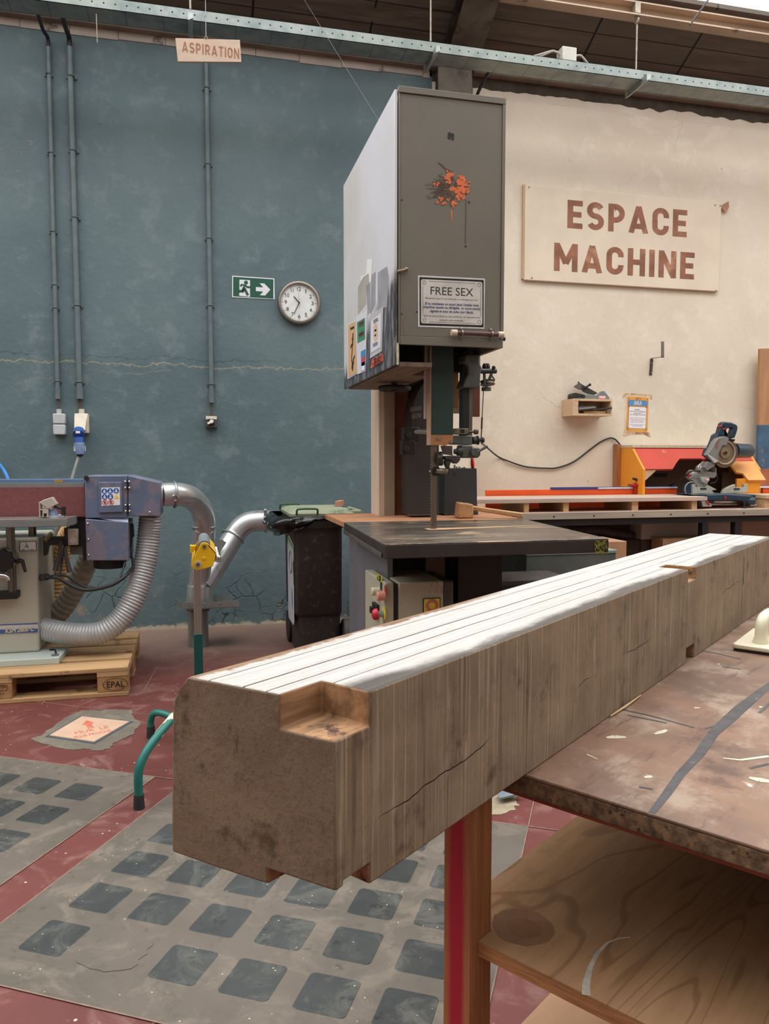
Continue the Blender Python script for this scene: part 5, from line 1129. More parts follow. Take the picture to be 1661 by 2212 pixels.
p = onZ(119,1416,zb0); MB().cyl((p.x,p.y,zb0),(p.x,p.y,zb0+.005),.018,20).build('foot_bolt', M('grey bolt cap',(120,124,134),.4,.5), t)
# loose aluminium mitre gauge on the sander table
t = thing('mitre_gauge', 'aluminium profile mitre gauge with blue knob on the sander table', 'gauge', onY(100,1117,YT+.03))
yg = YT+.02; ALP = M('pale anodised profile', (196,190,180), .45, .3, .05)
ga = [(84,1085),(108,1075),(112,1074),(122.5,1089),(104,1099),(94.5,1086.5)]
MB().prism([onY(u,v,yg) for u,v in ((84,1084.5),(86.5,1086),(86.5,1099.5),(104,1099.5),(104,1117),(101,1117),(101,1109),(94,1109),(94,1117),(91.5,1117),(91.5,1102),(87,1102),(87,1117),(84.5,1117))], (0,.11,0)).build('profile_web', ALP, t)
MB().prism([onY(u,v,yg) for u,v in ((84,1085),(94.5,1080),(112,1074),(123,1089),(104,1099),(101,1098),(87,1086.5))][:5]+[onY(86,1087,yg)], (0,.05,0)).build('profile_face', ALP, t, bevel=.002)
p = onY(116,1111,yg+.06); MB().cyl((p.x,p.y,zt2+.001),(p.x,p.y,zt2+.012),.045,28).build('protractor_disc', M('white plastic disc',(206,208,220),.4), t)
p = onY(114,1104,yg+.04); MB().tube([(p.x,p.y,zt2+.012),(p.x,p.y,zt2+.03),(p.x,p.y,zt2+.04)], [.026,.022,.015], 16).build('blue_knob', M('pale blue plastic',(140,166,204),.35), t)
mb = MB(); mb.tube([onY(117,1094,yg+.02), onY(128,1097,yg+.02), onY(137,1099,yg+.02)], [.006,.007,.01], 10); p = onY(137,1099,yg+.02); mb.cyl((p.x,p.y,p.z+.01),(p.x,p.y,zt2+.012),.011,12); mb.build('lever', DARK, t)
# blue air hose at the left edge
MB().tube(smooth_path([onY(-30,985,WY-.05), onY(-5,1000,WY-.05), onY(8,1016,WY-.06), onY(17,1034,WY-.08), onY(22,1060,WY-.1)], .03), .0125, 10).build('blue_air_hose', M('bright blue hose',(60,140,214),.4), None, 'bright blue air hose entering at the left edge above the sander', 'hose')

# ------------------------------------------------------------------ flexible hoses
SILV = M('silver grey hose', (178,180,182), .42, .35, .08, 8); CLOTH = M('dusty grey cloth hose', (150,144,134), .75, 0, .15, 20, (1,1,1), .2); TAN = M('tan hose', (206,164,112), .6, 0, .08, 10)
mb = MB(); hose(mb, [onY(u,v,y) for u,v,y in ((325,1116,YC+.13),(322,1150,YC+.13),(316,1200,YC+.11),(303,1255,YC+.08),(284,1302,YC+.05),(258,1340,YC+.03),(222,1365,YC+.02),(180,1371,YC+.04),(135,1367,YC+.08),(95,1359,YC+.14))], .058, .0165, .05, 22)
mb.build('flexible_hose', SILV, None, 'silver grey ribbed hose curving from the sander cover to its pedestal', 'hose')
mb = MB(); hose(mb, [onY(u,v,y) for u,v,y in ((200,1190,YC+.33),(188,1215,YC+.35),(170,1255,YC+.38),(148,1295,YC+.42),(126,1325,YC+.45),(110,1338,YC+.48))], .056, .034, .07, 22)
mb.build('flexible_hose', CLOTH, None, 'dusty grey fabric hose behind the sander, between the tan and silver hoses', 'hose')
mb = MB(); hose(mb, [onY(u,v,y) for u,v,y in ((158,1138,YC+.45),(142,1165,YC+.5),(134,1200,YC+.53),(125,1240,YC+.55),(119,1290,YC+.56),(117,1340,YC+.56),(125,1362,YC+.55))], .050, .024, .06, 22)
mb.build('flexible_hose', TAN, None, 'tan ribbed hose farthest behind the sander', 'hose')

# ------------------------------------------------------------------ steel dust duct
DYw = 4.86
t = thing('dust_duct', 'bright steel dust extraction duct with two bends rising from the floor by the blue wall', 'duct', (0, DYw, 0))
def at(u,v,y=DYw): return onY(u,v,y)
fl = at(429,1396); R0 = .066
MB().cyl((fl.x,DYw,0),(fl.x,DYw,at(429,1312).z),R0-.004,30).build('floor_pipe', GALV, t)
zg = at(440,1300).z
MB().ring((fl.x,DYw,at(429,1318).z),(0,0,1),R0,.006).build('pipe_collar', GALV, t)
x0 = at(398,1300,DYw-.12).x; x1 = at(516,1300,DYw-.12).x
tr = MB(); tr.box(x0,x1,DYw-.12,DYw-.117,zg-.02,zg+.02); tr.box(x0,x1,DYw-.12,DYw+.12,zg-.022,zg-.018); tr.box(x0+.05,x1-.03,DYw+.117,DYw+.12,zg-.02,zg+.022)
tr.hexa([(x0-.045,DYw-.02,zg-.02),(x0,DYw-.12,zg-.02),(x0+.003,DYw-.119,zg-.02),(x0-.042,DYw-.019,zg-.02)],[(x0-.055,DYw-.0,zg+.03),(x0-.01,DYw-.11,zg+.02),(x0-.007,DYw-.109,zg+.02),(x0-.052,DYw+.001,zg+.03)])
tr.build('gate_tray', GALV, t)
mb = MB()
for k in range(4): mb.sphere((x0+.03+k*(x1-x0-.06)/3, DYw-.12, zg+.006), .006, 8)
mb.build('rivet', GALV, t)
ca = at(431,1296); cb = at(433,1265)
MB().tube([(ca.x,DYw,zg-.018),(cb.x,DYw,cb.z)], [.082,.079], 30).build('lower_collar', STEEL, t)
cb = Vector((cb.x,DYw,cb.z))
top1 = at(441,1141, 4.72)
MB().tube([cb+Vector((-.012,0,0)), at(437,1200,4.80), top1], [.062,.066,.067], 30).build('riser_pipe', STEEL, t)
br = [cb+Vector((.012,0,-.0)), at(470,1216,4.95), at(508,1154,5.03)]
MB().tube(br, [.070,.070,.070], 30).build('branch_pipe', STEEL, t)
yo = YC+.17
el = smooth_path([at(349,1069,yo), at(372,1068,yo+.02), at(395,1069,yo+.07), at(415,1077,yo+.17), at(431,1094,yo+.29), at(440,1117,yo+.37), at(441.5,1141,4.72)], .012)
MB().tube(el, [.064]*len(el), 30).build('elbow', STEEL, t)
e2 = smooth_path([at(508,1154,5.03), at(520,1139,5.03), at(535,1129,5.03), at(552,1125.5,5.03), at(570,1125,5.03), at(640,1126,5.03)], .012)
MB().tube(e2, .069, 30).build('elbow', STEEL, t)
def clamp(c, ax, r): 
    k = MB(); k.ring(c, ax, r, .0065, 36, 8); return k.build('clamp_ring', GALV, t)
c1 = el[len(el)//8]; k1 = clamp(at(377,1068.5,yo+.025), (1,.25,0), .069)
kk = at(379,1076,yo-.05); MB().ring(kk, (0,1,.1), .014, .004, 20, 6).build('clamp_lever', CHROME, k1)
clamp(at(441.5,1139,4.72), (.0,.05,1), .072); clamp(at(503,1160,5.025), (br[2]-br[1]), .075); k4 = clamp(at(573,1125,5.03), (1,0,0), .074)
q = at(573,1104,4.96); MB().box(q.x-.010,q.x+.010,q.y-.01,q.y+.02,q.z-.03,q.z+.012).build('clamp_catch', CHROME, k4, bevel=.004)
MB().tube([at(347.5,1069,yo), at(353,1069,yo)], [.073,.066], 30).build('inlet_flange', STEEL, t)
mb = MB(); mb.prism([at(u,v,4.87) for u,v in ((462,1166),(480,1166),(489,1172),(468,1205),(455,1215))], (0,.008,0)); mb.build('branch_web', GALV, t)

# ------------------------------------------------------------------ roller stand
t = thing('roller_stand', 'green and yellow roller support stand behind the near end of the timber', 'roller stand', (0,2.93,0))
TEAL = M('teal green paint', (34,112,104), .42, .1, .08, 8, (1,1,1), 0, (80,140,132), (.66,.72), 30); DTEAL = M('dark green tube', (12,78,74), .4, .1, .05); YELP = M('yellow painted steel', (232,182,22), .4, .1, .05, 6); RUBB = M('black rubber foot', (44,46,48), .75, 0, .15, 20); ALUT = M('dull aluminium tube', (160,152,146), .42, .7, .1, 12, (1,1,.2))
yr = 2.93; pc2 = onY(428.5,1400,yr); x_ = pc2.x
zs = onY(428,1368,yr).z; zh = onY(428,1232,yr).z
MB().box(x_-.0165,x_+.0165,yr-.0165,yr+.0165,.10,zs).build('outer_tube', DTEAL, t, bevel=.002)
MB().box(x_-.0145,x_+.0145,yr-.0145,yr+.0145,zs-.05,zh+.06).build('inner_tube', ALUT, t, bevel=.003)
r = .0145
for sy, cy in ((-1, 2.604), (1, 3.276)):
    for sx in (-1, 1):
        fx = x_+sx*.20; kx = x_+sx*.028
        if sy < 0: pts = [(fx,cy,.03),(fx,cy,.115),(fx+sx*-.012,cy+.012,.16),(fx-sx*.045,cy+.05,.205),(x_+sx*.09,cy+.14,.255),(kx,yr-.05,.30)]
        else: pts = [(fx,cy,.03),(fx,cy,.075),(fx-sx*.012,cy-.008,.102),(fx-sx*.04,cy-.03,.112),(x_+sx*.09,cy-.10,.10),(kx,yr+.05,.095)]
        l = MB().tube(smooth_path(pts, .015), r, 14).build('leg', TEAL, t)
        MB().tube([(fx,cy,.0),(fx,cy,.012),(fx,cy,.048)], [.0185,.0185,.0165], 16).build('rubber_foot', RUBB, l)
        if sy < 0 and sx < 0:
            a = Vector(pts[3]); b2 = Vector(pts[4]); m_ = a.lerp(b2,.35)
            MB().tube([a.lerp(b2,.25)+Vector((0,-.001,.001)), a.lerp(b2,1.05)+Vector((0,-.001,.001))], r+.0006, 14).build('sticker', M('white yellow sticker',(216,212,196),.5,0,.1,30,(1,1,1),0,(212,178,60),(.5,.55),22), l)
mb = MB(); mb.box(x_-.03,x_+.03,yr-.055,yr+.055,.085,.11); mb.box(x_-.024,x_+.024,yr-.024,yr+.024,.11,.32); mb.build('base_block', YELP, t, bevel=.003)
# head: seen from the end of its roller
yf = yr-.13; yk = yr+.17
def hp_(u,v,y): return onY(380+u/7.9, 1140+v/7.9, y)
plate = [(430,268),(470,252),(515,254),(548,272),(615,345),(682,425),(668,510),(655,560),(648,600),(636,655),(520,690),(400,722),(345,722),(300,700),(264,650),(268,570),(305,490),(370,385)]
for y_ in (yf, yk):
    off = Vector((0,y_-yf,0)); MB().prism([hp_(u,v,yf)+off for u,v in plate], (0,.004,0)).build('end_plate', YELP, t, bevel=.0015)
pr_ = hp_(486,322,yf)
MB().cyl((pr_.x,yf+.006,pr_.z),(pr_.x,yk-.002,pr_.z),.0215,26).build('roller', M('grey blue roller',(122,132,138),.5,.3,.15,16,(1,.2,1)), t)
MB().cyl((pr_.x,yf-.006,pr_.z),(pr_.x,yf+.001,pr_.z),.0075,6).build('axle_bolt', M('steel bolt',(120,110,100),.35,.7), t)
pb = hp_(375,625,yf); MB().cyl((pb.x,yf-.003,pb.z),(pb.x,yf,pb.z),.0125,20).build('washer', M('pale washer',(206,200,184),.4,.4), t)
MB().cyl((pb.x,yf-.012,pb.z),(pb.x,yk+.004,pb.z),.0075,6).build('pivot_bolt', MATS['steel bolt'], t)
pd = hp_(480,522,yf); MB().cyl((pd.x,yf-.0025,pd.z),(pd.x,yf,pd.z),.0058,16).build('plate_boss', YELP, t, bevel=.001)
q = [hp_(u,v,yf) for u,v in ((300,330),(370,320),(330,420),(300,480))]
mb = MB(); a, b2 = hp_(268,575,yf), hp_(308,480,yf)
mb.prism([a, b2, b2+Vector((.003,0,.001)), a+Vector((.003,0,.001))], (0,yk-yf,0)); mb.build('back_flange', YELP, t)
a, b2 = hp_(555,290,yf), hp_(680,425,yf); mb = MB(); mb.prism([a,b2,b2+Vector((-.002,0,-.003)),a+Vector((-.002,0,-.003))], (0,yk-yf,0)); mb.build('front_flange', YELP, t)
mb = MB(); mb.prism([hp_(u,v,yf+.02) for u,v in ((240,312),(262,305),(268,425),(242,430))], (0,.05,0)); mb.prism([hp_(u,v,yf+.03) for u,v in ((262,310),(340,305),(330,360),(300,420),(262,420))], (0,.03,0)); mb.build('side_tab', YELP, t, bevel=.001)
for k in range(7):
    p = hp_(712,530,yf); MB().sphere((p.x,yf+.02+k*.042,p.z), .0135, 14, 0, (1,1,1.15)).build('ball_caster', CHROME, t)

# ------------------------------------------------------------------ wheelie bin
BYf = 4.40
xl_ = onY(635,1200,BYf).x; xr_ = onY(741,1200,BYf).x; zl = .835; dp = .50
t = thing('wheelie_bin', 'black wheelie bin with dusty green lid beside the saw table', 'bin', ((xl_+xr_)/2, BYf+.25, 0))
BINB = M('scuffed black bin plastic', (48,44,42), .6, 0, .2, 6, (1,1,.4), .05, (92,84,78), (.55,.72), 26)
zs = onY(690,1332,BYf).z
def ring_(x0,x1,y0,y1,z,r=.035): return [Vector(((x0+x1)/2+p, (y0+y1)/2+q, z)) for p,q in rrect(x1-x0,y1-y0,r,4)]
def loft(rings, name, mat, parent, bevel=0, **k):
    mb = MB(); n = len(rings[0])
    vs = [p for r_ in rings for p in r_]; fs = []
    for i in range(len(rings)-1):
        for j in range(n): fs.append((i*n+j, i*n+(j+1)%n, (i+1)*n+(j+1)%n, (i+1)*n+j))
    fs.append(tuple(range(n))[::-1]); fs.append(tuple((len(rings)-1)*n+j for j in range(n)))
    mb.add(vs, fs, 0, True); return mb.build(name, mat, parent, bevel=bevel, **k)
loft([ring_(xl_+.03,xr_-.012,BYf+.03,BYf+dp-.05,.0), ring_(xl_+.022,xr_-.008,BYf+.022,BYf+dp-.03,zs-.004), ring_(xl_+.018,xr_-.006,BYf+.018,BYf+dp-.03,zs-.002), ring_(xl_+.004,xr_-.002,BYf+.004,BYf+dp-.02,zs+.02), ring_(xl_,xr_,BYf,BYf+dp,.77)], 'body', BINB, t)
loft([ring_(xl_-.012,xr_+.012,BYf-.012,BYf+dp+.012,.765), ring_(xl_-.016,xr_+.014,BYf-.016,BYf+dp+.014,.80), ring_(xl_-.016,xr_+.014,BYf-.016,BYf+dp+.014,.83)], 'rim', BINB, t)
LID = M('dusty dark green plastic', (64,92,66), .6, 0, .1, 8, (1,1,1), 0, (150,156,132), (.3,.46), 5)
ld = loft([ring_(xl_-.02,xr_+.07,BYf-.022,BYf+dp+.04,.832), ring_(xl_-.022,xr_+.07,BYf-.024,BYf+dp+.04,.850), ring_(xl_-.004,xr_+.05,BYf-.002,BYf+dp,.866), ring_(xl_+.03,xr_+.03,BYf+.10,BYf+dp-.05,.874)], 'lid', LID, t)
for xx, yy in ((xl_+.07, BYf-.02), (xl_+.03, BYf+dp+.01)):
    MB().tube(smooth_path([(xx-.055,yy,.846),(xx-.055,yy-.012,.872),(xx-.04,yy-.015,.880),(xx+.05,yy-.015,.880),(xx+.065,yy-.012,.872),(xx+.065,yy,.846)], .012), .006, 8).build('lid_handle', M('green handle',(48,92,58),.5), ld)
for xx in (xl_+.03, xr_-.02):
    c = (xx,BYf+dp-.04,.10); w = MB().cyl((xx-.02,c[1],c[2]),(xx+.02,c[1],c[2]),.10,32).build('wheel', BLK, t, bevel=.006)
c = (xr_+.03, BYf+.06, .105); w = MB(); w.cyl((c[0]-.022,c[1],c[2]),(c[0]+.022,c[1],c[2]),.105,36); w = w.build('wheel', M('grey tyre',(84,82,80),.7,0,.15,20), t, bevel=.008)
MB().ring((c[0]-.022,c[1],c[2]),(1,0,0),.085,.006).build('tyre_rib', BLK, w)
STK = M('bin sticker white', (206,206,214), .5, 0, .05)
sx_ = xl_-.0015
sp = [(0.02,.665),(.02,.60),(.035,.57),(.065,.555),(.06,.50),(.045,.46),(.045,.43),(.03,.42),(.03,.21),(.06,.185),(.30,.185),(.32,.21),(.32,.64),(.30,.69),(.24,.70)]
s_ = MB().prism([(sx_+.004*(1-z/.77)*0+.004*(.77-z), BYf+y+.005, z) for y,z in sp], (.002,0,0)).build('sticker', STK, t, 'torn white sticker with green border on the left face')
MB().prism([(sx_-.0005+.004*(.77-z), BYf+y+.005, z) for y,z in ((.022,.60),(.02,.663),(.24,.698),(.30,.688),(.318,.64),(.305,.64),(.29,.665),(.24,.675),(.05,.638))], (.001,0,0)).build('green_border', M('sticker green',(130,168,84),.5), s_)
mb = MB(); mb.ring((sx_+.0008,BYf+.16,.55),(1,0,0),.065,.004,28,6); mb.build('round_emblem', M('sticker grey',(110,106,116),.5), s_)
MB().prism([(sx_-.0003+.004*(.77-z), BYf+y, z) for y,z in ((.10,.42),(.14,.36),(.12,.28),(.09,.27),(.07,.33))], (.001,0,0)).build('bottle_picture', M('sticker blue',(116,130,172),.5), s_)
hg = MB(); hg.box(xr_+.06,xr_+.13,BYf+.08,BYf+.16,.842,.856); hg.box(xr_+.06,xr_+.13,BYf+.34,BYf+.42,.842,.856); hg.cyl((xr_+.125,BYf+.06,.85),(xr_+.125,BYf+.45,.85),.012,12); hg.build('hinge_bar', LID, t)
# black liner bulging over the rim
rng = random.Random(3); n = 96; k = 22; mb = MB()
cx, cy = xl_+.12, BYf+.22
rings = []
for i in range(k):
    f = i/(k-1); z = .838-.125*f; rg = []
    for j in range(n):
        a = 2*pi*j/n; ca_, sa_ = cos(a), sin(a)
        ex_ = (.19+.012)*max(-1,min(1,ca_*1.35)); ey_ = (.25+.02)*max(-1,min(1,sa_*1.35))
        left = max(0, -ca_); puff = .055*sin(pi*min(1,f*1.15))*(.25+.9*left)
        jj = j*44/96; wr = .014*noise.noise((jj*.9, f*2.4, 1.3))+.009*noise.noise((jj*1.9, f*4+jj*.5, 4))+.004*noise.noise((jj*4, f*9, 7))
        drop_ = (.25+.75*left**.7)+.06*noise.noise((j*.27,9,2))
        rg.append(Vector((cx+ex_+(puff+wr)*ca_-.006, cy+ey_+(puff+wr)*sa_, .838-(.125*drop_)*f)))
    rings.append(rg)
vs = [p for r_ in rings for p in r_]; fs = [(i*n+j,i*n+(j+1)%n,(i+1)*n+(j+1)%n,(i+1)*n+j) for i in range(k-1) for j in range(n)]
mb.add(vs, fs, 0, True); o = mb.build('bin_bag', M('shiny black bin liner',(22,22,24),.22,0,.1), None, 'crumpled black bin liner folded over the rim of the wheelie bin', 'bin bag')
md = o.modifiers.new('s','SOLIDIFY'); md.thickness = .002
p = onY(739,1101,4.72)
o = MB(); a = onZ(727,1100,.88); b2 = onZ(733,1101,.88)
o.obox((p.x-.02,4.70,.8745+.0165), (.35,.94,0), (.94,-.35,0), (0,0,1), .075, .016, .0165)
o.build('wood_offcut', M('reddish wood offcut',(178,128,104),.65,0,.1,12), None, 'small square wooden offcut lying on the green bin lid', 'wood offcut', bevel=.002)
# ------------------------------------------------------------------ band saw
OLIV = M('worn olive grey paint', (114,109,98), .5, .05, .06, 3, (1,1,1), .04, (104,98,88), (.62,.72), 5)
def door_mat():
    m, nt, b = nt_new('patchy saw door paint'); g = NG(nt); s = g.sep()
    n = g.noise(g.tc, 2.5, 4); f = g.noise(g.mp((1,1,.22)), 30, 6, .7)
    col = g.mix(g.ramp(n,.3,.7), lin((196,194,190)), lin((208,208,212)))
    # bluish repainted area, then the worn dark area at the lower front (object z is height above the floor, y the distance from the front edge)
    hgt = g.math('ADD', s[2], g.math('MULTIPLY', g.math('SUBTRACT', n, .5), .06))
    y = g.math('ADD', s[1], .5)
    col = g.mix(g.math('MULTIPLY', g.ramp(g.math('SUBTRACT', g.math('MULTIPLY', hgt, .5), y), .35, .8), .4), col, lin((208,212,226)))
    d = g.math('ADD', hgt, g.math('MULTIPLY', y, .24))
    d = g.math('ADD', d, g.math('MULTIPLY', g.math('SUBTRACT', f, .5), .14))
    blk = g.math('SUBTRACT', 1, g.ramp(d, 1.85, 1.96))
    dk = g.mix(g.ramp(f, .45, .62), lin((60,60,64)), lin((126,126,132)))
    col = g.mix(blk, col, dk)
    g.lk(col, b.inputs['Base Color']); b.inputs['Roughness'].default_value = .45; return m
DOOR = door_mat()
bx0, bx1, by0, by1 = .797, 1.256, 3.05, 4.155
bzt, bzf, bzd = 2.645, 1.632, 1.548
saw = thing('band_saw', 'tall old band saw with grey housing and dark cast table', 'band saw', (1.05, 3.55, 0))
hs = MB(); hs.box(bx0+.02,bx1,by0+.012,by1,bzt-.02,bzt); hs.box(bx0+.02,bx1,by1-.02,by1,bzd,bzt-.02); hs.box(bx1-.02,bx1,by0+.012,by1,bzf,bzt-.02)
hs.build('housing_shell', OLIV, saw, bevel=.003)
MB().box(bx0+.012,bx1-.012,by0,by0+.012,bzf+.035,bzt-.022).build('front_panel', OLIV, saw, bevel=.002)
tr = MB(); tr.box(bx0+.012,bx1,by0-.004,by0+.012,bzf,bzf+.034); tr.box(bx1-.011,bx1+.002,by0-.005,by0+.012,bzf+.035,bzt-.02); tr.box(bx0+.003,bx1+.002,by0-.006,by0+.02,bzt-.021,bzt+.004); tr.box(bx0+.004,bx0+.0115,by0-.003,by0+.012,bzf,bzt-.02)
tr.build('panel_trim', OLIV, saw, bevel=.0015)
MB().box(bx0-.012,bx0+.0,by0+.0,by1,bzd,bzt-.01).build('side_door', DOOR, saw, 'pale grey side door, worn dark at its lower front', bevel=.002)
EDGEG = M('dark green door edge', (44,62,56), .6, 0, .25, 14)
MB().box(bx0+.0015,bx0+.014,by0+.014,by0+.03,bzd,bzd+.45).build('door_edge', EDGEG, saw)
MB().box(bx0-.003,bx0+.006,by0-.002,by0+.012,bzd+.002,bzd+.09).build('door_edge_chip', M('chipped cream edge',(206,196,170),.7,0,.2,40), saw)
_m = MB(); _m.box(bx0+.01,.955,by0+.03,by1-.02,bzd,bzd+.018); _m.box(.955,1.05,3.40,by1-.02,bzd,bzd+.018); _m.build('bottom_board', M('worn brown underside',(122,104,88),.75,0,.2,8,(4,1,1)), saw)
INNER = M('dark saw interior', (26,24,22), .9, 0, .2)
mb = MB(); mb.box(bx0+.03,bx1-.03,by0+.35,by0+.37,bzd+.02,bzt-.03); mb.build('inner_plate', INNER, saw)
# upper wheel inside the housing
wc = Vector((1.02,3.66,2.12)); mb = MB(); mb.ring(wc,(1,0,0),.43,.022,48,8)
for k in range(5):
    a = 2*pi*k/5; mb.cyl(wc, wc+Vector((0,.43*cos(a),.43*sin(a))), .02, 8)
mb.cyl(wc-Vector((.05,0,0)), wc+Vector((.05,0,0)), .06, 20); mb.build('upper_wheel', CASTI, saw)
def fpt(u,v): return onY(u,v,by0)
# orange paint splat and drips
SPL = M('orange paint splat', (222,112,64), .45, 0, .1, 30); SPD = M('brown paint scratches', (92,66,52), .6)
rng = random.Random(11); mb = MB(); md_ = MB(); mfl = MB()
c = fpt(984,402)
def blob(mbx, cx, cz, r, n=10, st=.5, y=by0-.0008):
    y -= rng.uniform(0,.0004)
    pts = [(cx+r*(1+rng.uniform(-st,st))*cos(2*pi*i/n), y, cz+r*(1+rng.uniform(-st,st))*sin(2*pi*i/n)) for i in range(n)]
    mbx.prism(pts, (0,-.0006,0))
k = .00191
def strk(mbx, u0,v0,u1,v1,w0,w1,y=by0-.0006):
    P, Q = fpt(u0,v0), fpt(u1,v1); P.y = Q.y = y-rng.uniform(0,.0003); d = Q-P; n_ = Vector((-d.z,0,d.x)).normalized(); mbx.prism([P+n_*w0,Q+n_*w1,Q-n_*w1,P-n_*w0],(0,-.0005,0))
for (u,v,r_) in ((972,378,9),(968,390,7),(998,390,10),(992,402,11),(1004,410,10),(985,414,9),(975,408,5),(1000,422,8),(990,428,7),(982,437,6),(945,398,4),(938,397,3),(946,436,4),(953,431,5),(960,438,4),(967,432,3),(978,445,4),(957,440,3),(1009,400,5),(963,384,4),(1013,394,3)):
    p = fpt(u,v); tgt = mb if u > 966 else mfl
    for _ in range(9): blob(tgt, p.x+rng.uniform(-.8,.8)*r_*k, p.z+rng.uniform(-.8,.8)*r_*k, r_*k*rng.uniform(.2,.5), 13, .6)
for _ in range(260):
    a = rng.uniform(0,2*pi); L = rng.uniform(16,42)*(1.25 if cos(a) < 0 else .8); r0 = L*rng.uniform(.35,.8)
    u, v = 980+r0*cos(a), 408+r0*sin(a)*.8; strk(md_, u, v, 980+L*cos(a), 408+L*sin(a)*.8, rng.uniform(.0004,.0014), .0003)
for _ in range(60):
    a = rng.uniform(pi*.65,pi*1.45); L = rng.uniform(30,62); u, v = 982+L*cos(a), 408-L*sin(a)*.6; strk(md_, u, v, u+rng.uniform(3,12)*cos(a), v-rng.uniform(1,5)*sin(a), rng.uniform(.0004,.001), .0003)
for u,v,u2,v2 in ((945,350,972,374),(950,352,960,362),(963,364,975,372)): strk(md_, u,v,u2,v2,.001,.003)
m2 = MB(); strk(m2, 975.5,455,975.5,479,.003,.0015); m2.build('paint_drip', SPL, saw, 'short orange paint drip'); md_.build('splat_scratches', SPD, saw, 'dark brown scratches around the orange paint splat'); mfl.build('paint_fleck', SPL, saw, 'smaller orange flecks left of the splat'); mb.build('paint_splat', SPL, saw, 'orange paint splat')
mb = MB(); strk(mb, 1006.5,432,1005,526,.0018,.0016); mb.build('paint_drip', M('dark drip',(84,76,66),.5), saw)
mb = MB()
for u,v,r_ in ((971,290,4.2),(970,297,3.5),(977,292,4.2),(977.5,299,3.6)): blob(mb, fpt(u,v).x, fpt(u,v).z, r_*k, 12, .15)
for u,v in ((1013,437),(1005.5,532)): blob(mb, fpt(u,v).x, fpt(u,v).z, 2*k, 10, .1)
for u,v in ((868,678),(868,432),(900,674)): blob(mb, fpt(u,v).x, fpt(u,v).z, 1.6*k, 10, .1)
mb.build('screw_hole', BLK, saw)
mb = MB()
for i in range(40):
    a, b2 = 2*pi*i/40, 2*pi*(i+1)/40; o_ = fpt(906,703); R_ = 37*k
    if 15 < i < 39: mb.prism([(o_.x+R_*cos(a),by0-.0004,o_.z+R_*sin(a)),(o_.x+R_*cos(b2),by0-.0004,o_.z+R_*sin(b2)),(o_.x+(R_-.0014)*cos(b2),by0-.0004,o_.z+(R_-.0014)*sin(b2)),(o_.x+(R_-.0014)*cos(a),by0-.0004,o_.z+(R_-.0014)*sin(a))],(0,-.0003,0))
mb.build('scribed_circle', M('rusty scribe',(150,96,62),.6), saw)
# latch on the front edge
p = fpt(868,586); mb = MB(); mb.cyl(p+Vector((-.02,-.008,-.004)), p+Vector((.014,-.012,.004)), .006, 10); mb.sphere(p+Vector((.016,-.012,.006)), .009, 10); mb.build('latch', M('tarnished latch',(140,126,106),.4,.6), saw)
# tube holder along the bottom edge
tz = fpt(1028,722.5).z; t0 = fpt(974,722).x; t1 = fpt(1080,724).x
th_ = MB().cyl((t0,by0-.022,tz),(t1,by0-.022,tz),.0095,16).build('tube', M('dark red tube',(96,62,58),.45,0,.2,20), saw, 'dark red tube clipped along the lower front edge')
mb = MB(); mb.cyl((t0-.006,by0-.022,tz),(t0+.018,by0-.022,tz),.0125,16); mb.cyl((t1-.018,by0-.022,tz),(t1+.006,by0-.022,tz),.0125,16); mb.build('end_cap', M('cream cap',(206,190,166),.5), th_)
for u in (994,1058):
    mb = MB(); q = fpt(u,722); mb.ring((q.x,by0-.022,tz),(1,0,0),.0115,.003,16,6); mb.box(q.x-.006,q.x+.006,by0-.008,by0-.004,tz-.022,tz+.024); mb.sphere((q.x,by0-.009,tz+.020),.006,8); mb.sphere((q.x,by0-.009,tz-.019),.005,8)
    mb.build('tube_clip', M('tinned clip',(150,142,128),.35,.8), th_)
p = fpt(1090,729.5); MB().lathe((bx1+.002,by0+.03,p.z),(1,0,0),[(.006,0),(.009,0),(.009,.02),(.006,.02)],16).build('side_stub', DARK, saw)
# table
tb = saw
TZ = .85
TTOP = None
def table_mat():
    m, nt, b = nt_new('dark planed cast iron table'); g = NG(nt)
    n = g.noise(g.tc, 2.2, 4); st = g.noise(g.mp((.35,2.2,1),rot=(0,0,.25)), 9, 6, .65, .4); du = g.noise(g.mp((.5,1.6,1),(3,1,0),(0,0,.15)), 6, 6, .7, .6)
    col = g.mix(g.ramp(n,.3,.7), lin((68,62,58)), lin((92,85,78)))
    col = g.mix(g.math('MULTIPLY', g.ramp(st,.46,.66), .65), col, lin((132,118,104)))
    col = g.mix(g.math('MULTIPLY', g.ramp(du,.55,.64), .75), col, lin((196,166,134)))
    fine = g.noise(g.tc, 130, 3, .6)
    col = g.mix(g.math('MULTIPLY', g.ramp(fine,.6,.7), g.math('MULTIPLY', g.ramp(du,.42,.62), .6)), col, lin((206,176,142)))
    g.lk(col, b.inputs['Base Color']); b.inputs['Metallic'].default_value = .25; g.lk(g.math('ADD', .22, g.math('MULTIPLY', g.ramp(st,.35,.7), .35)), b.inputs['Roughness']); return m
TT = table_mat(); TEDGE = M('brown-black table edge', (54,46,42), .55, .15, .25, 8, (1,1,1), .15, (96,84,72), (.64,.74), 18)
FLc, FRc, BRc, BLc = Vector((.665,2.735,0)), Vector((1.582,2.725,0)), Vector((1.672,3.745,0)), Vector((.708,3.765,0))
def rcorner(P, A, B, r, n=5):  # rounded corner at P between directions to A and B
    a = (A-P).normalized()*r; b2 = (B-P).normalized()*r; return [P+a*(1-t)**2+b2*t**2 for t in [i/n for i in range(n+1)]]
poly = rcorner(FLc,BLc,FRc,.022)+[FRc,BRc,BLc]
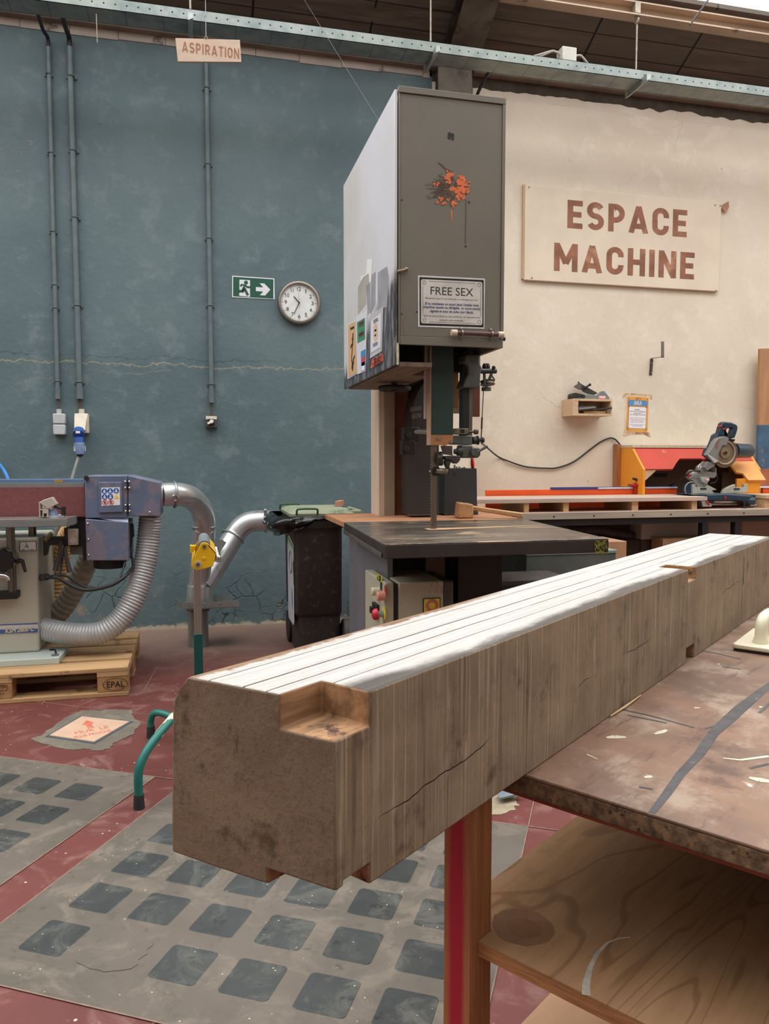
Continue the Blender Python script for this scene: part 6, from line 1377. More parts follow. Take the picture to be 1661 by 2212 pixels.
MB().prism([p+Vector((0,0,TZ-.055)) for p in poly], (0,0,.0515)).build('table', TEDGE, tb, bevel=.003)
MB().prism([p+Vector((0,0,TZ-.0034)) for p in poly], (0,0,.0034)).build('table_surface', TT, tb, bevel=.0012)
d = (BLc-FLc).normalized(); nx = Vector((-d.y,d.x,0))
mb = MB(); a, b2 = FLc+d*.03, BLc-d*.02
mb.prism([a+Vector((-.003,0,TZ-.055)), a+nx*.006+Vector((0,0,TZ-.055)), b2+nx*.006+Vector((0,0,TZ-.055)), b2+Vector((-.003,0,TZ-.055))], (0,0,.020))
mb.build('fence_rail', M('grey edge rail',(104,98,90),.4,.5,.15,10), tb, bevel=.002)
# yellow-green chalk scribble on the right end of the front edge
mb = MB(); rng = random.Random(5)
for k_ in range(75):
    u0 = rng.uniform(1285,1311); v0 = rng.uniform(1167,1197); u1 = u0+rng.uniform(-6,6); v1 = v0+rng.uniform(-8,8)
    u1 = min(1311,max(1286,u1)); v1 = min(1196,max(1168,v1))
    P, Q = onY(u0,v0,2.7235), onY(u1,v1,2.7235); dd = Q-P
    if dd.length < .004: continue
    n_ = Vector((-dd.z,0,dd.x)).normalized()*.0016; P.y -= .00001*k_; Q.y -= .00001*k_; mb.prism([P+n_,Q+n_,Q-n_,P-n_],(0,-.0005,0))
mb.build('chalk_scribble', M('yellow chalk',(128,122,40),.8,0,.2,40), tb, 'yellow-green scribble on the right end of the table edge')
EXT = M('worn orange-brown ply', (176,126,92), .7, 0, .2, 7, (.4,2,1), .1, (124,84,64), (.56,.68), 9)
a = onZ(702,1110,TZ); q = onZ(1140,1100,TZ)
mb = MB(); y2 = 4.36
pts = [(.709,3.772),(1.66,3.75),(1.72,y2),(.706,y2-.01)]
mb.prism([(x,y,TZ-.028) for x,y in pts], (0,0,.0275)); mb.build('table_extension', EXT, tb, bevel=.002)
MB().prism([(.998,3.255,TZ+.0002),(1.06,3.255,TZ+.0002),(1.6,3.35,TZ+.0002),(1.6,3.356,TZ+.0002),(1.06,3.325,TZ+.0002),(.998,3.325,TZ+.0002)], (0,0,.0006)).build('throat_insert', M('pale throat wood',(206,164,124),.7), tb)
# blade
YBL = 3.29
bw0, bw1 = onY(931.5,1143,YBL).x, onY(943,1143,YBL).x
BLM = M('saw band steel', (128,116,106), .32, .85, .15, 12, (1,1,.1))
mb = MB(); mb.box(bw0,bw1,YBL,YBL+.0012,TZ-.03,bzf+.1); mb.build('blade', BLM, saw)
mb = MB(); z = TZ
while z < 1.24:
    mb.prism([(bw0+.0005,YBL-.0003,z),(bw0+.0005,YBL-.0003,z+.011),(bw0-.0065,YBL-.0003,z+.003)], (0,.0018,0)); z += .0125
mb.build('blade_teeth', M('bright tooth steel',(150,134,118),.3,.8), saw)
# blade guard
YG = 3.225
gx0, gx1 = onY(931,900,YG).x, onY(979,900,YG).x; gz0 = onY(950,961.5,YG).z
GRN = M('dark green guard paint', (36,58,54), .5, .05, .2, 5, (1,1,1), 0, (66,88,80), (.66,.76), 12)
gd = MB().box(gx0,gx1,YG,YG+.012,gz0+.045,bzf+.05).build('blade_guard', GRN, saw, bevel=.001)
WG = M('bare orange wood', (176,120,78), .7, 0, .15, 12, (1,1,1), 0, (70,80,70), (.55,.62), 16)
MB().prism([(gx0,YG,gz0),(gx0+.055,YG,gz0),(gx0+.065,YG,gz0-.004),(gx1-.01,YG,gz0+.01),(gx1,YG,gz0+.01),(gx1,YG,gz0+.0448),(gx0,YG,gz0+.0448)], (0,.012,0)).build('worn_guard_end', WG, gd, 'guard end worn to bare orange wood')
MB().box(gx0-.005,gx0-.0002,YG-.002,YG+.05,gz0,bzf+.05).build('guard_edge', M('pinkish edge wood',(176,140,118),.6), gd)
for u,v in ((946.5,946.5),(973.5,954)): q = onY(u,v,YG); MB().cyl(q, q+Vector((0,-.006,0)), .0075, 12).build('guard_screw', MATS['zinc screw'], gd)
a = onY(917,750,YG+.05); b2 = onY(929.5,905,YG+.05)
MB().box(a.x,b2.x,YG+.045,YG+.06,b2.z,bzf+.06).build('guard_side_board', M('pale grey side board',(186,174,168),.6,0,.08,6), saw)
# guide post and casting at the right of the blade
YP = 3.30
a = onY(1000,840,YP); b2 = onY(1013,935,YP); c = onY(1022,935,YP)
MB().box(a.x,b2.x,YP,YP+.05,b2.z-.02,bzf+.02).build('guide_post', M('dark square bar',(48,46,44),.45,.4,.2,8), saw)
MB().box(b2.x,c.x,YP+.012,YP+.05,b2.z-.02,bzf+.02).build('guide_post', M('lighter grey bar',(112,112,112),.35,.7,.15,8), saw)  # right-hand strip of the post, lighter grey than the front
def gp(name, pts, mat, y, th_, bevel=.004, parent=None): return MB().prism([onY(920+u/7.135, 740+v/7.135, y) for u,v in pts], (0,th_,0)).build(name, mat, parent or saw, bevel=bevel)
gp('guide_casting', [(600,185),(830,175),(835,320),(868,395),(845,480),(838,700),(560,695),(605,560),(650,480),(645,340),(600,300)], GUIDEI, YP-.03, .09, .006)
p = onY(920+800/7.135,740+440/7.135,YP); q = onY(920+1085/7.135,740+440/7.135,YP)
arm = MB().cyl(p, q, .0085*1.35, 18).build('clamp_arm', M('dark green-grey bar',(62,70,70),.4,.4,.1), saw, bevel=.002)
s_ = onY(920+1045/7.135,740+385/7.135,YP-.01); MB().sphere(s_, .009, 12).build('clamp_ball', DARK, arm)
mb = MB()
for u in (905,945): mb.lathe(onY(920+u/7.135,740+400/7.135,YP+.02),(1,0,0),[(.0,-.004),(.024,-.004),(.021,0),(.024,.004),(0,.004)],24)
mb.lathe(onY(920+950/7.135,740+620/7.135,YP+.02),(0,.2,1),[(.0,-.008),(.034,-.008),(.030,0),(.034,.008),(0,.008)],26); mb.build('pulley', M('worn pulley iron',(92,86,78),.4,.5,.2,20), arm)
mb = MB(); mb.cyl(onY(920+930/7.135,740+690/7.135,YP+.02), onY(920+930/7.135,740+745/7.135,YP+.02), .022, 18)
mb.tube([onY(920+1010/7.135,740+480/7.135,YP), onY(920+930/7.135,740+690/7.135,YP)], .007, 8); mb.tube([onY(920+900/7.135,740+480/7.135,YP), onY(920+905/7.135,740+650/7.135,YP)], .007, 8); mb.tube([onY(920+1010/7.135,740+500/7.135,YP), onY(920+1060/7.135,740+580/7.135,YP)], .004, 8); mb.build('pulley_fork', GUIDEI, arm)
mb = MB(); mb.tube([onY(920+895/7.135,740+480/7.135,YP-.005), onY(920+885/7.135,740+760/7.135,YP-.005), onY(920+865/7.135,740+1160/7.135,YP-.005)], .0022, 8); mb.tube([onY(920+865/7.135,740+1150/7.135,YP-.005), onY(920+858/7.135,740+1330/7.135,YP-.005)], .0042, 8); mb.tube([onY(920+858/7.135,740+1330/7.135,YP-.005), onY(920+850/7.135,740+1480/7.135,YP-.005)], .0028, 8)
mb.build('lift_cord', M('dark cord',(58,52,48),.7), saw)
gp('guide_carrier', [(415,1430),(715,1430),(720,1575),(415,1570)], GUIDEI, YP-.01, .07)
gp('upper_clamp', [(430,1395),(470,1320),(660,1325),(660,1400),(600,1420),(430,1410)], M('olive brass clamp',(124,114,88),.45,.4,.2,20), YP-.015, .05, .003)
a = onY(920+530/7.135,740+1335/7.135,YP-.016); b2 = onY(920+595/7.135,740+1395/7.135,YP-.016); MB().box(a.x,b2.x,YP-.0165,YP-.014,b2.z,a.z).build('clamp_slot', BLK, saw)
p = onY(920+660/7.135,740+1375/7.135,YP+.01); q = onY(920+800/7.135,740+1375/7.135,YP+.01); mb = MB(); mb.cyl(p,q,.005,10); mb.cyl(p.lerp(q,.6),q,.0115,6); mb.build('clamp_bolt', M('olive bolt',(110,98,76),.4,.6), saw)
p = onY(920+720/7.135,740+1510/7.135,YP+.01); q = onY(920+890/7.135,740+1500/7.135,YP+.01); mb = MB(); mb.cyl(p,p.lerp(q,.35),.017,14); mb.cyl(p,q,.009,12); mb.cyl(p.lerp(q,.8),q,.013,14); mb.cyl(p.lerp(q,.4),p.lerp(q,.5),.021,16); mb.build('knurled_knob', CASTI, saw)
gp('lower_casting', [(550,1580),(720,1580),(730,1620),(830,1620),(845,1660),(845,1740),(800,1780),(560,1780),(540,1700)], GUIDEI, YP-.015, .07, .006)
p = onY(920+730/7.135,740+1690/7.135,YP-.02); mb = MB(); mb.cyl(p+Vector((0,.03,0)),p+Vector((0,-.02,0)),.016,18); mb.tube([p+Vector((.01,-.015,0)), onY(920+840/7.135,740+1660/7.135,YP-.03), onY(920+945/7.135,740+1600/7.135,YP-.03)], .006, 10); mb.build('lock_handle', GUIDEI, saw)
p = onY(920+480/7.135,740+1680/7.135,YP-.01); mb = MB(); mb.cyl(p, p+Vector((.024,0,0)), .018, 16); mb.cyl(p+Vector((-.014,0,0)), p+Vector((0,0,0)), .012, 8); mb.build('guide_spindle', CASTI, saw)
gp('guide_plate', [(230,1590),(410,1590),(410,1720),(420,1740),(270,1720)], M('purple-brown plate',(92,80,80),.45,.2,.15,12), YP-.012, .01, .002)
gp('guide_block', [(290,1750),(430,1740),(530,1745),(535,1810),(480,1870),(440,1860),(400,1820),(290,1800)], CASTI, YP-.03, .04); gp('guide_lug', [(300,1805),(395,1825),(370,1900),(380,2030),(330,2035),(325,1930),(295,1870)], CASTI, YP-.025, .03)
p = onY(920+230/7.135,740+1790/7.135,YP-.025); MB().lathe(p,(.92,-.38,0),[(0,-.009),(.030,-.009),(.032,-.006),(.032,.006),(.030,.009),(0,.009)],26).build('side_roller', M('dark roller',(64,62,60),.35,.5,.1), saw)
p = onY(920+160/7.135,740+1985/7.135,YP-.014); mb = MB(); mb.cyl(p, p+Vector((0,-.008,0)), .0205, 26); mb.build('rear_roller', BLK, saw)
a = onY(920+160/7.135,740+1980/7.135,YP-.03); b2 = onY(920+330/7.135,740+1985/7.135,YP-.03); mb = MB(); mb.cyl(a,b2,.0115,16); mb.build('roller_axle', M('worn axle',(134,126,112),.35,.7,.15,20), saw); MB().cyl(a.lerp(b2,.5), a.lerp(b2,.95), .0125, 6).build('axle_nut', M('olive bolt',(0,0,0)), saw)
q = onY(929,1018,YP); MB().sphere(q, .005, 10).build('blade_button', CHROME, saw)
# wooden parts behind the guide
MB().box(onY(1014,800,3.46).x, onY(1037,800,3.46).x, 3.46, 3.48, onY(1020,900,3.46).z, bzf+.1).build('wood_baffle', M('dark red-brown wood',(110,66,48),.7,0,.2,8), saw)
MB().box(onY(980,800,3.44).x, onY(990.5,800,3.44).x, 3.44, 3.46, onY(985,881,3.44).z, onY(985,790,3.44).z).build('wood_baffle', M('yellow-brown wood',(138,100,58),.7,0,.2,8), saw)
MB().box(onY(975,890,3.9).x, onY(1000,890,3.9).x, 3.88, 3.92, onY(990,893,3.9).z, onY(990,860,3.9).z).build('wood_baffle', M('brown cross board',(120,92,74),.7,0,.2,8), saw)
# cast frame sweeping down behind the table
YFm = 3.98
DFR = M('dark brown-grey frame paint', (58,52,50), .5, .1, .15, 5)
def f2(u,v): return onY(u,v,YFm)
fr = MB().prism([f2(u,v) for u,v in ((884,1112),(883,1010),(884,960),(890,930),(889,895),(894,868),(903,846),(915,828),(931,812),(948,812),(948,1112))], (0,.16,0)).build('frame', DFR, saw, 'dark curved cast frame with faded lettering', .006)
LT = M('faded white letters', (150,138,120), .7, 0, .3, 60)
mb = MB(); rng = random.Random(2)
for v0, us, ue in ((884,887,911),(899,890,911)):
    u = us
    while u < ue:
        sl_ = (u-us)*-.15; q0 = f2(u,v0+sl_-4.5); q1 = f2(u+1.3,v0+sl_+5.5); mb.box(q0.x,q0.x+.0026,YFm-.0006,YFm,q1.z,q0.z)
        if rng.random() < .5: q2 = f2(u+2,v0+sl_); mb.box(q0.x,q2.x,YFm-.0006,YFm,q2.z-.002,q2.z+.002)
        u += 3.1
mb.build('faded_lettering', LT, fr)
MB().prism([f2(u,v) for u,v in ((897,836),(902,828),(916,820),(908,845),(899,866),(902,855))], (0,-.0008,0)).build('yellow_mark', M('yellow worn paint',(92,78,34),.6,0,.3,30), fr) if False else None
MB().box(onY(882,900,4.12).x,onY(1000,900,4.12).x,4.10,4.13,bzd-.05,bzd+.02).build('rear_plate', BLK, saw)
mb = MB(); mb.obox(onY(886,938,3.93),(1,0,0),(0,1,0),(0,0,1),.043,.03,.036); mb.obox(onY(880,967,3.93),(1,0,0),(0,1,0),(0,0,1),.036,.03,.038); mb.build('clamp_block', BLK, saw, bevel=.004)
mb = MB()
for u,v in ((883,940),(878,969)): p = onY(u,v,3.90); mb.lathe(p,(0,-1,0),[(0,.0),(.014,0),(.014,.006),(.010,.007),(.009,.003),(0,.003)],18)
mb.build('clamp_bolt', M('dull bolt',(84,76,70),.45,.5), saw)
MB().tube([onY(898,933,3.7), onY(904,932,3.68), onY(932,933,3.6)], [.010,.013,.013], 14).build('lever_handle', M('silver lever',(160,158,156),.3,.7), saw)
# tension handwheel under the housing
hw = onY(852,839,3.72)
mb = MB(); mb.ring(hw,(0,0,1),.070,.013,36,10)
for k_ in range(4):
    a = 2*pi*k_/4+.4; mb.cyl(hw, hw+Vector((.07*cos(a),.07*sin(a),0)), .007, 8)
mb.cyl(hw+Vector((0,0,-.012)), hw+Vector((0,0,.05)), .017, 16); mb.build('tension_handwheel', BLK, saw)
mb = MB(); mb.obox(hw+Vector((.0,0,.062)),(1,0,0),(0,1,0),(0,0,1),.03,.03,.012); mb.cyl(hw+Vector((0,0,.06)),Vector((hw.x,hw.y,bzd+.005)),.012,10); mb.build('wheel_stem', CASTI, saw)
# rear cover around the rising blade
YR = 4.15
rc = [onY(u,900,YR).x for u in (818.5,829.5,852,884)]
ztop = bzd+.02
MB().box(rc[0],rc[1],YR,YR+.20,TZ-.0,ztop).build('rear_cover_side', M('pale cover board',(206,186,166),.6,0,.06,6,(4,4,.4)), saw)
MB().box(rc[1]+.0002,rc[2],YR-.006,YR+.2,TZ-.0,ztop).build('rear_cover_front', M('beige paint over red primer',(150,134,116),.6,0,.12,6,(1,1,1),0,(116,44,40),(.66,.7),18), saw)
MB().box(rc[2]+.0002,rc[3],YR+.02,YR+.05,TZ-.0,ztop).build('rear_cover_inner', M('red-brown cover board',(112,62,38),.6,0,.2,5), saw)
MB().box(rc[2],onY(870,940,4.0).x,3.98,4.0,onY(860,951,4.0).z,onY(860,936,4.0).z).build('cross_batten', M('orange batten',(162,104,58),.65,0,.1), saw)
# base, motor box and braces under the table
BASEG = M('brushed grey base paint', (118,118,124), .45, .15, .1, 6, (1,1,.3), 0, (70,70,76), (.63,.68), 10)
MB().box(.775,.80,3.13,3.97,.0,TZ-.056).build('base_side', BASEG, saw, bevel=.002)
MB().box(.80,1.15,3.50,3.97,.0,TZ-.06).build('base_body', CASTI, saw)
a = onY(990,1200,3.12).x; b2 = onY(1084.5,1200,3.12).x
MB().box(a,b2,3.12,3.40,.0,TZ-.056).build('front_pedestal', BLK, saw)
MB().box(onY(920,1230,3.3).x,a-.001,3.3,3.32,.25,TZ-.057).build('wood_panel', M('pinkish dusty panel',(150,116,98),.75,0,.12,8), saw)
mb = MB(); mb.cyl((1.12,3.25,.46),(1.12,3.42,.46),.115,32); 
for k_ in range(6): mb.ring((1.12,3.26+.025*k_,.46),(0,1,0),.115,.006,32,6)
mb.build('motor', M('dusty motor',(110,102,92),.6,.2,.2,14), saw) 
MB().box(b2+.0,1.80,3.42,3.72,onY(1100,1256,3.42).z-.02,onY(1100,1256,3.42).z).build('foot_plate', M('dark dusty plate',(72,66,62),.5,.1,.2,20), saw)
# control box
YCB = 2.98
cx0, cx1 = onY(861,1300,YCB).x, onY(958,1300,YCB).x; czt = onY(900,1257,YCB).z; czb = czt-.30
CBX = M('dusty cream control box', (178,172,152), .5, .05, .06, 8, (1,1,1), 0, (130,122,104), (.64,.74), 12)
cb = MB().box(cx0,cx1,YCB,YCB+.36,czb,czt).build('control_box', CBX, saw, 'cream electrical control box below the table', bevel=.006)
dx = onY(846,1300,YCB).x
dr = MB().box(dx-.030,dx+.008,YCB-.004,YCB+.37,czb-.004,czt+.003).build('box_door', CBX, cb, bevel=.005)
MB().box(dx+.0085,cx0-.0005,YCB+.01,YCB+.35,czb+.01,czt-.008).build('door_seal', DARK, cb)
MB().box(.80,cx0-.001,YCB+.02,3.14,czt-.1,czt-.03).build('box_mount', BLK, cb)
MB().box(cx1+.002,cx1+.055,YCB+.03,YCB+.3,czb,czt-.004).build('side_module', M('grey module',(84,84,82),.5,.1,.1), cb, bevel=.01)
DXf = dx-.030
def DP(u,v): return onX(u,v,DXf)
def dbox(name, u0,v0,u1,v1, mat, th_, label=None, bevel=0):
    P, Q = DP(u0,v0), DP(u1,v1); return MB().box(DXf-th_,DXf,P.y,Q.y,Q.z,P.z).build(name, mat, dr, label, bevel=bevel)
P = DP(814,1241); Q = DP(823,1252); yl = sorted((P.y,Q.y))
lbl = MB().prism([DP(813,1238.5), DP(825,1246), DP(825,1259), DP(813,1250)], (-.0008,0,0)).build('voltage_label', M('label yellow',(222,206,62),.5), dr)
c_ = DP(819,1248.5); text('lettering', '3 x 220V', INK, lbl, c_, .075, .024, xa=(0,-1,0), ya=(0,0,1), bold=.02, th=.0012)
for (u,v,r_,mt,l_) in ((820,1277,.017,M('cream push button',(206,200,176),.4),'cream push button'),(832,1287,.019,M('faded red push button',(206,140,124),.4),'faded red push button')):
    p = DP(u,v); bt = MB(); bt.cyl(p, p+Vector((-.035,0,0)), r_, 20); bt.build('push_button', mt, dr, l_, bevel=.003)
p = DP(833,1276); MB().box(DXf-.003,DXf,p.y-.012,p.y+.012,p.z-.012,p.z+.02).build('button_tag', RED, dr); p = DP(824,1268); MB().box(DXf-.003,DXf,p.y-.012,p.y+.012,p.z-.012,p.z+.02).build('button_tag', BLK, dr)
p = DP(816,1318); mb = MB(); mb.box(DXf-.014,DXf,p.y-.03,p.y+.05,p.z-.028,p.z+.028); mb.box(DXf-.032,DXf-.014,p.y-.01,p.y+.02,p.z-.012,p.z+.015); mb.build('selector_switch', BLK, dr, bevel=.002)
p = DP(830,1326); MB().cyl(p,p+Vector((-.004,0,0)),.028,24).build('stop_collar', M('label yellow',(0,0,0)), dr); mb = MB(); mb.cyl(p,p+Vector((-.03,0,0)),.013,18); mb.build('stop_stem', GALV, dr); MB().tube([p+Vector((-.03,0,0)),p+Vector((-.042,0,0)),p+Vector((-.05,0,0))],[.024,.023,.015],22).build('stop_button', M('emergency red',(190,36,52),.4), dr, 'red emergency stop button')
a = onY(915,1294,YCB-.002); b2 = onY(949,1310,YCB-.002)
eb = MB().box(a.x,b2.x,YCB-.006,YCB,a.z-.055,a.z).build('stop_plate', M('label yellow',(0,0,0)), cb); MB().ring(((a.x+b2.x)/2+.001,YCB-.007,a.z-.028),(0,1,0),.021,.006,24,8).build('stop_button', M('pinkish red',(198,104,104),.5), eb)
mb = MB(); 
for z_ in (a.z-.001,): mb.box(a.x-.003,b2.x+.003,YCB-.0065,YCB-.0005,a.z,a.z+.003)
mb.box(a.x-.003,a.x,YCB-.0065,YCB-.0005,a.z-.055,a.z); mb.box(b2.x,b2.x+.003,YCB-.0065,YCB-.0005,a.z-.055,a.z); mb.build('plate_edge', INK, eb)
# notice FREE SEX on the front panel
t = thing('notice', 'laminated notice titled FREE SEX on the front of the band saw', 'notice', fpt(975,705))
TL, TR, BR, BL = [fpt(u,v)+Vector((0,-.0006,0)) for u,v in ((902.5,595),(1047.5,602),(1046,710.5),(903,706))]
ex = TR-TL; ey = BL-TL
def N_(s,q,o=0): return TL+ex*s+ey*q+Vector((0,-o,0))
def npoly(name, pts, mat, o, parent=None): return MB().prism([N_(s,q,o) for s,q in pts],(0,-.0003,0)).build(name, mat, parent or t)
MB().prism([TL,TR,BR,BL],(0,-.0008,0)).build('sheet', M('laminated edge',(214,218,216),.25), t)
def rrn(x0,y0,x1,y1,r):
    asp = ex.length/ey.length; return [((x0+x1)/2+p,(y0+y1)/2+q*asp) for p,q in rrect(x1-x0,(y1-y0)/asp,r)]
npoly('black_border', [(.022,.03),(.978,.03),(.978,.97),(.022,.97)], M('notice black',(34,33,38),.3), .0010); npoly('paper_field', rrn(.042,.07,.958,.93,.03), M('notice paper',(206,202,196),.3), .0015)
mb = MB()
for s,q in ((.09,.135),(.91,.135),(.09,.865),(.91,.865)): mb.ring(N_(s,q,.0019),(0,1,0),.0068,.0006,24,5)
def nl(s0,q0,s1,q1,w=.0006):
    P,Q = N_(s0,q0,.0018),N_(s1,q1,.0018); dd = Q-P; n_ = Vector((-dd.z,0,dd.x)).normalized()*w; mb.prism([P+n_,Q+n_,Q-n_,P-n_],(0,-.0003,0))
nl(.165,.105,.845,.105); nl(.165,.90,.845,.90); nl(.068,.21,.068,.78); nl(.932,.21,.932,.78); mb.build('ornament_line', INK, t)
xn = ex.normalized()
def ntx(q, s, w_, mat, bold=0, h=None, shear=.2): text('lettering', s, mat, t, N_(.5,q,.0018), ex.length*w_, h, xa=xn, ya=(0,0,1), bold=bold, th=.0004, shear=shear)
NB = M('notice blue ink',(58,84,122),.4)
ntx(.285,'FREE SEX',.635,INK,0,.0325,0); ntx(.437,"Maintenant que j'ai ton attention, un message pour toi :",.80,INK,0)
ntx(.536,"Si tu constates un souci dans l'atelier bois",.80,NB,.022); ntx(.612,'(machine cassée ou déréglée, ou autre souci),',.85,NB,.022); ntx(.688,'signale-le tout de suite (sur Slack).',.65,NB,.022)
ntx(.783,'Que ce soit ta faute ou non, préviens, on trouvera une',.84,INK,0); ntx(.852,'solution tous ensemble !',.38,INK,0)
# papers on the side door
DX = bx0-.0122
def S_(u,v,o=0): r_ = onX(735+u/7.9, 560+v/7.9, DX); return r_+Vector((-o,0,0))
def paper(name, label, cat, pts, mat): 
    c0 = S_(*pts[2]); r_ = thing(name, label, cat, c0); MB().prism([S_(u,v,.001) for u,v in pts],(-.0012,0,0)).build('sheet', mat, r_); return r_
def sp(parent, name, pts, mat, o=.003, label=None): MB().prism([S_(u,v,o) for u,v in pts],(-.0005,0,0)).build(name, mat, parent, label)
WP = M('white poster paper',(216,216,228),.4,0,.03); CRM = M('tan poster print',(214,172,126),.5,0,.06)
a = paper('poster', 'tan poster with a dark tall figure drawing, leftmost on the saw door', 'poster', ((122,1118),(272,1035),(300,1950),(128,2050)), WP)
sp(a, 'tan_print', ((142,1128),(262,1062),(292,1935),(148,2015)), CRM)
mb = MB()
def seg(mbx, u0,v0,u1,v1,w): 
    P,Q = S_(u0,v0,.0038), S_(u1,v1,.0038); dd = Q-P; n_ = Vector((0,-dd.z,dd.y)).normalized()*w; mbx.prism([P+n_,Q+n_,Q-n_,P-n_],(-.0004,0,0))
for s in ((228,1260,228,1380,.012),(228,1380,205,1700,.009),(205,1700,225,1800,.010),(225,1790,215,1890,.022),(240,1690,235,1800,.012),(240,1690,262,1650,.006),(190,1490,228,1440,.006),(195,1490,195,1520,.012),(215,1340,222,1420,.008)): seg(mb, *s)
seg(mb,185,1190,250,1160,.006); mb.build('figure_drawing', INK, a)
b_ = paper('poster', 'white poster with green and blue pictures, middle of three papers on the saw door', 'poster', ((275,985),(462,880),(440,1905),(300,1965)), WP)
sp(b_, 'green_picture', ((295,1078),(428,1000),(430,1360),(303,1430)), M('poster green',(64,140,104),.5)); sp(b_, 'blue_picture', ((362,1575),(440,1530),(436,1885),(364,1915)), M('poster blue',(58,142,196),.5))
mb = MB()
for v in (1100,1125,1150,1275,1300,1325): seg(mb,330,v,412,v-48,.005)
mb.build('green_picture_text', M('poster brown ink',(96,84,62),.5), b_); mb = MB(); seg(mb,375,1750,432,1725,.022); mb.build('red_figure', M('poster red',(206,64,84),.5), b_)
mb = MB(); seg(mb,372,1840,430,1815,.020); mb.build('white_text', WHITE, b_)
c_ = paper('poster', 'sheet with a round tan emblem in a plastic sleeve on the saw door', 'poster', ((525,940),(742,808),(715,1570),(515,1695)), M('plastic sleeve',(196,196,198),.25))
sp(c_, 'sheet_print', ((535,1060),(715,900),(700,1500),(530,1605)), WP); 
mb = MB(); n = 30; mb.prism([S_(615+38*cos(2*pi*i/n),1245+155*sin(2*pi*i/n)-12*cos(2*pi*i/n),.0038) for i in range(n)],(-.0004,0,0)); mb.build('round_emblem', M('emblem tan',(204,178,150),.5), c_)
mb = MB()
for u0,v0,u1,v1 in ((580,1055,650,1010),(580,1085,660,1035),(570,1455,650,1420),(575,1485,650,1445),(598,1225,632,1205),(600,1310,625,1290)): seg(mb,u0,v0,u1,v1,.004)
mb.build('small_text', M('grey ink',(130,130,140),.5), c_)
o_ = MB().prism([S_(u,v,.001) for u,v in ((545,1725),(560,1700),(738,1620),(740,1730),(540,1862),(510,1832),(535,1830))],(-.001,0,0)).build('orange_tape_label', M('orange red tape',(222,102,78),.5), None, 'orange-red tape label with black writing at the bottom of the saw door', 'label')
oo = o_; BASE[oo] = Vector(oo.location)
q = S_(640,1748,.0025); text('lettering', '\u2190 TIRER APRES ICI', INK, oo, q, .19, .04, xa=(0,-1,-.03), ya=(0,0,1), bold=.01, th=.001)
# grey repaint patches and scuffs of the door
P1 = M('door grey patch',(150,150,156),.5,0,.12,14); P2 = M('door light patch',(226,228,226),.5,0,.05); P3 = M('door warm grey patch',(168,164,158),.5,0,.08,10)
for pts, mt in ((((640,230),(800,120),(830,300),(800,820),(640,850)),P1),(((530,270),(605,210),(600,760),(520,930)),P1),(((455,0),(550,0),(525,380),(495,400),(488,240),(405,300),(350,380),(345,290),(440,250)),P2),(((400,300),(485,250),(490,400),(440,460),(440,760),(300,940),(300,480)),P3),(((440,460),(510,400),(515,900),(470,940)),P1)):
    MB().prism([S_(u,v,0) for u,v in pts],(-.0006,0,0)).build('paint_patch', mt, saw)
a = onY(1062,1186,4.45); b2 = onY(1150,1186,4.45)
MB().box(a.x,b2.x,4.45,4.48,0,a.z).build('lit_gap_panel', M('pale lit gap panel',(206,206,204),.6,0,.05,5), None, 'pale panel standing in for the lit background behind the saw pedestal', 'board', bevel=.002)  # added pale panel, stands in for brightly lit floor and wall beyond
# mallet on the table
t = thing('mallet', 'wooden mallet lying on the band saw table', 'mallet', (1.32,3.9,TZ+.001))
hy = 3.84; a = onY(989,1117,hy); b2 = onY(1024.5,1118,hy); 
MALW = M('mallet end grain',(176,132,92),.7,0,.2,16,(1,1,1),.1,(130,90,60),(.58,.66),20)
w_ = b2.x-a.x; hz = .078
MB().hexa([(a.x,hy,TZ+.002),(b2.x,hy+.01,TZ+.002),(b2.x+.02,hy+.13,TZ+.002),(a.x+.02,hy+.12,TZ+.002)],[(a.x+.008,hy,TZ+.002+hz+.004),(b2.x-.002,hy+.01,TZ+.002+hz-.006),(b2.x+.018,hy+.13,TZ+.002+hz-.006),(a.x+.028,hy+.12,TZ+.002+hz+.004)]).build('head', MALW, t, bevel=.006)
ey_ = onZ(1133,1121,TZ)
p0 = Vector((b2.x-.01,hy+.07,TZ+.055)); p1 = Vector((ey_.x,ey_.y+.02,TZ+.017))
MB().tube([p0, p0.lerp(p1,.4), p1], [1,.95,1.05], prof=[(.013*x,.017*y) for x,y in ((1,.6),(.6,1),(-.6,1),(-1,.6),(-1,-.6),(-.6,-1),(.6,-1),(1,-.6))], smooth=False).build('handle', M('mallet handle',(190,148,104),.55,0,.1,12,(.3,4,4)), t)
# dark sheet-metal box on the table extension
t = thing('metal_box', 'dark grey sheet metal box on the saw table extension, holding red scissors', 'box', (1.42,4.2,TZ))
a = onY(960,1013,4.08).x; b2 = onY(1029.5,1013,4.08).x; zt = onY(1000,1012,4.08).z
DG = M('dark grey sheet metal',(58,60,62),.5,.15,.1,6)
mb = MB(); mb.prism([(a,4.08,TZ+.001),(b2+.012,4.08,TZ+.001),(b2+.004,4.08,TZ+.07),(b2,4.08,zt),(a,4.08,zt)],(0,.004,0)); mb.box(a,a+.004,4.085,4.26,TZ+.001,zt); mb.box(b2-.004,b2,4.085,4.26,TZ+.001,zt); mb.box(a,b2,4.256,4.26,TZ+.001,zt); mb.box(a,b2,4.085,4.26,TZ+.001,TZ+.006); mb.build('body', DG, t)
mb = MB(); q = onY(984,1022,4.079); mb.cyl(q,q+Vector((0,-.004,0)),.007,12); mb.build('rivet', CASTI, t)
t = thing('scissors', 'red handled scissors standing in the dark metal box behind the saw guide', 'scissors', (1.5,4.15,TZ+.01))
p = onY(1020,1000,4.14); mb = MB(); 
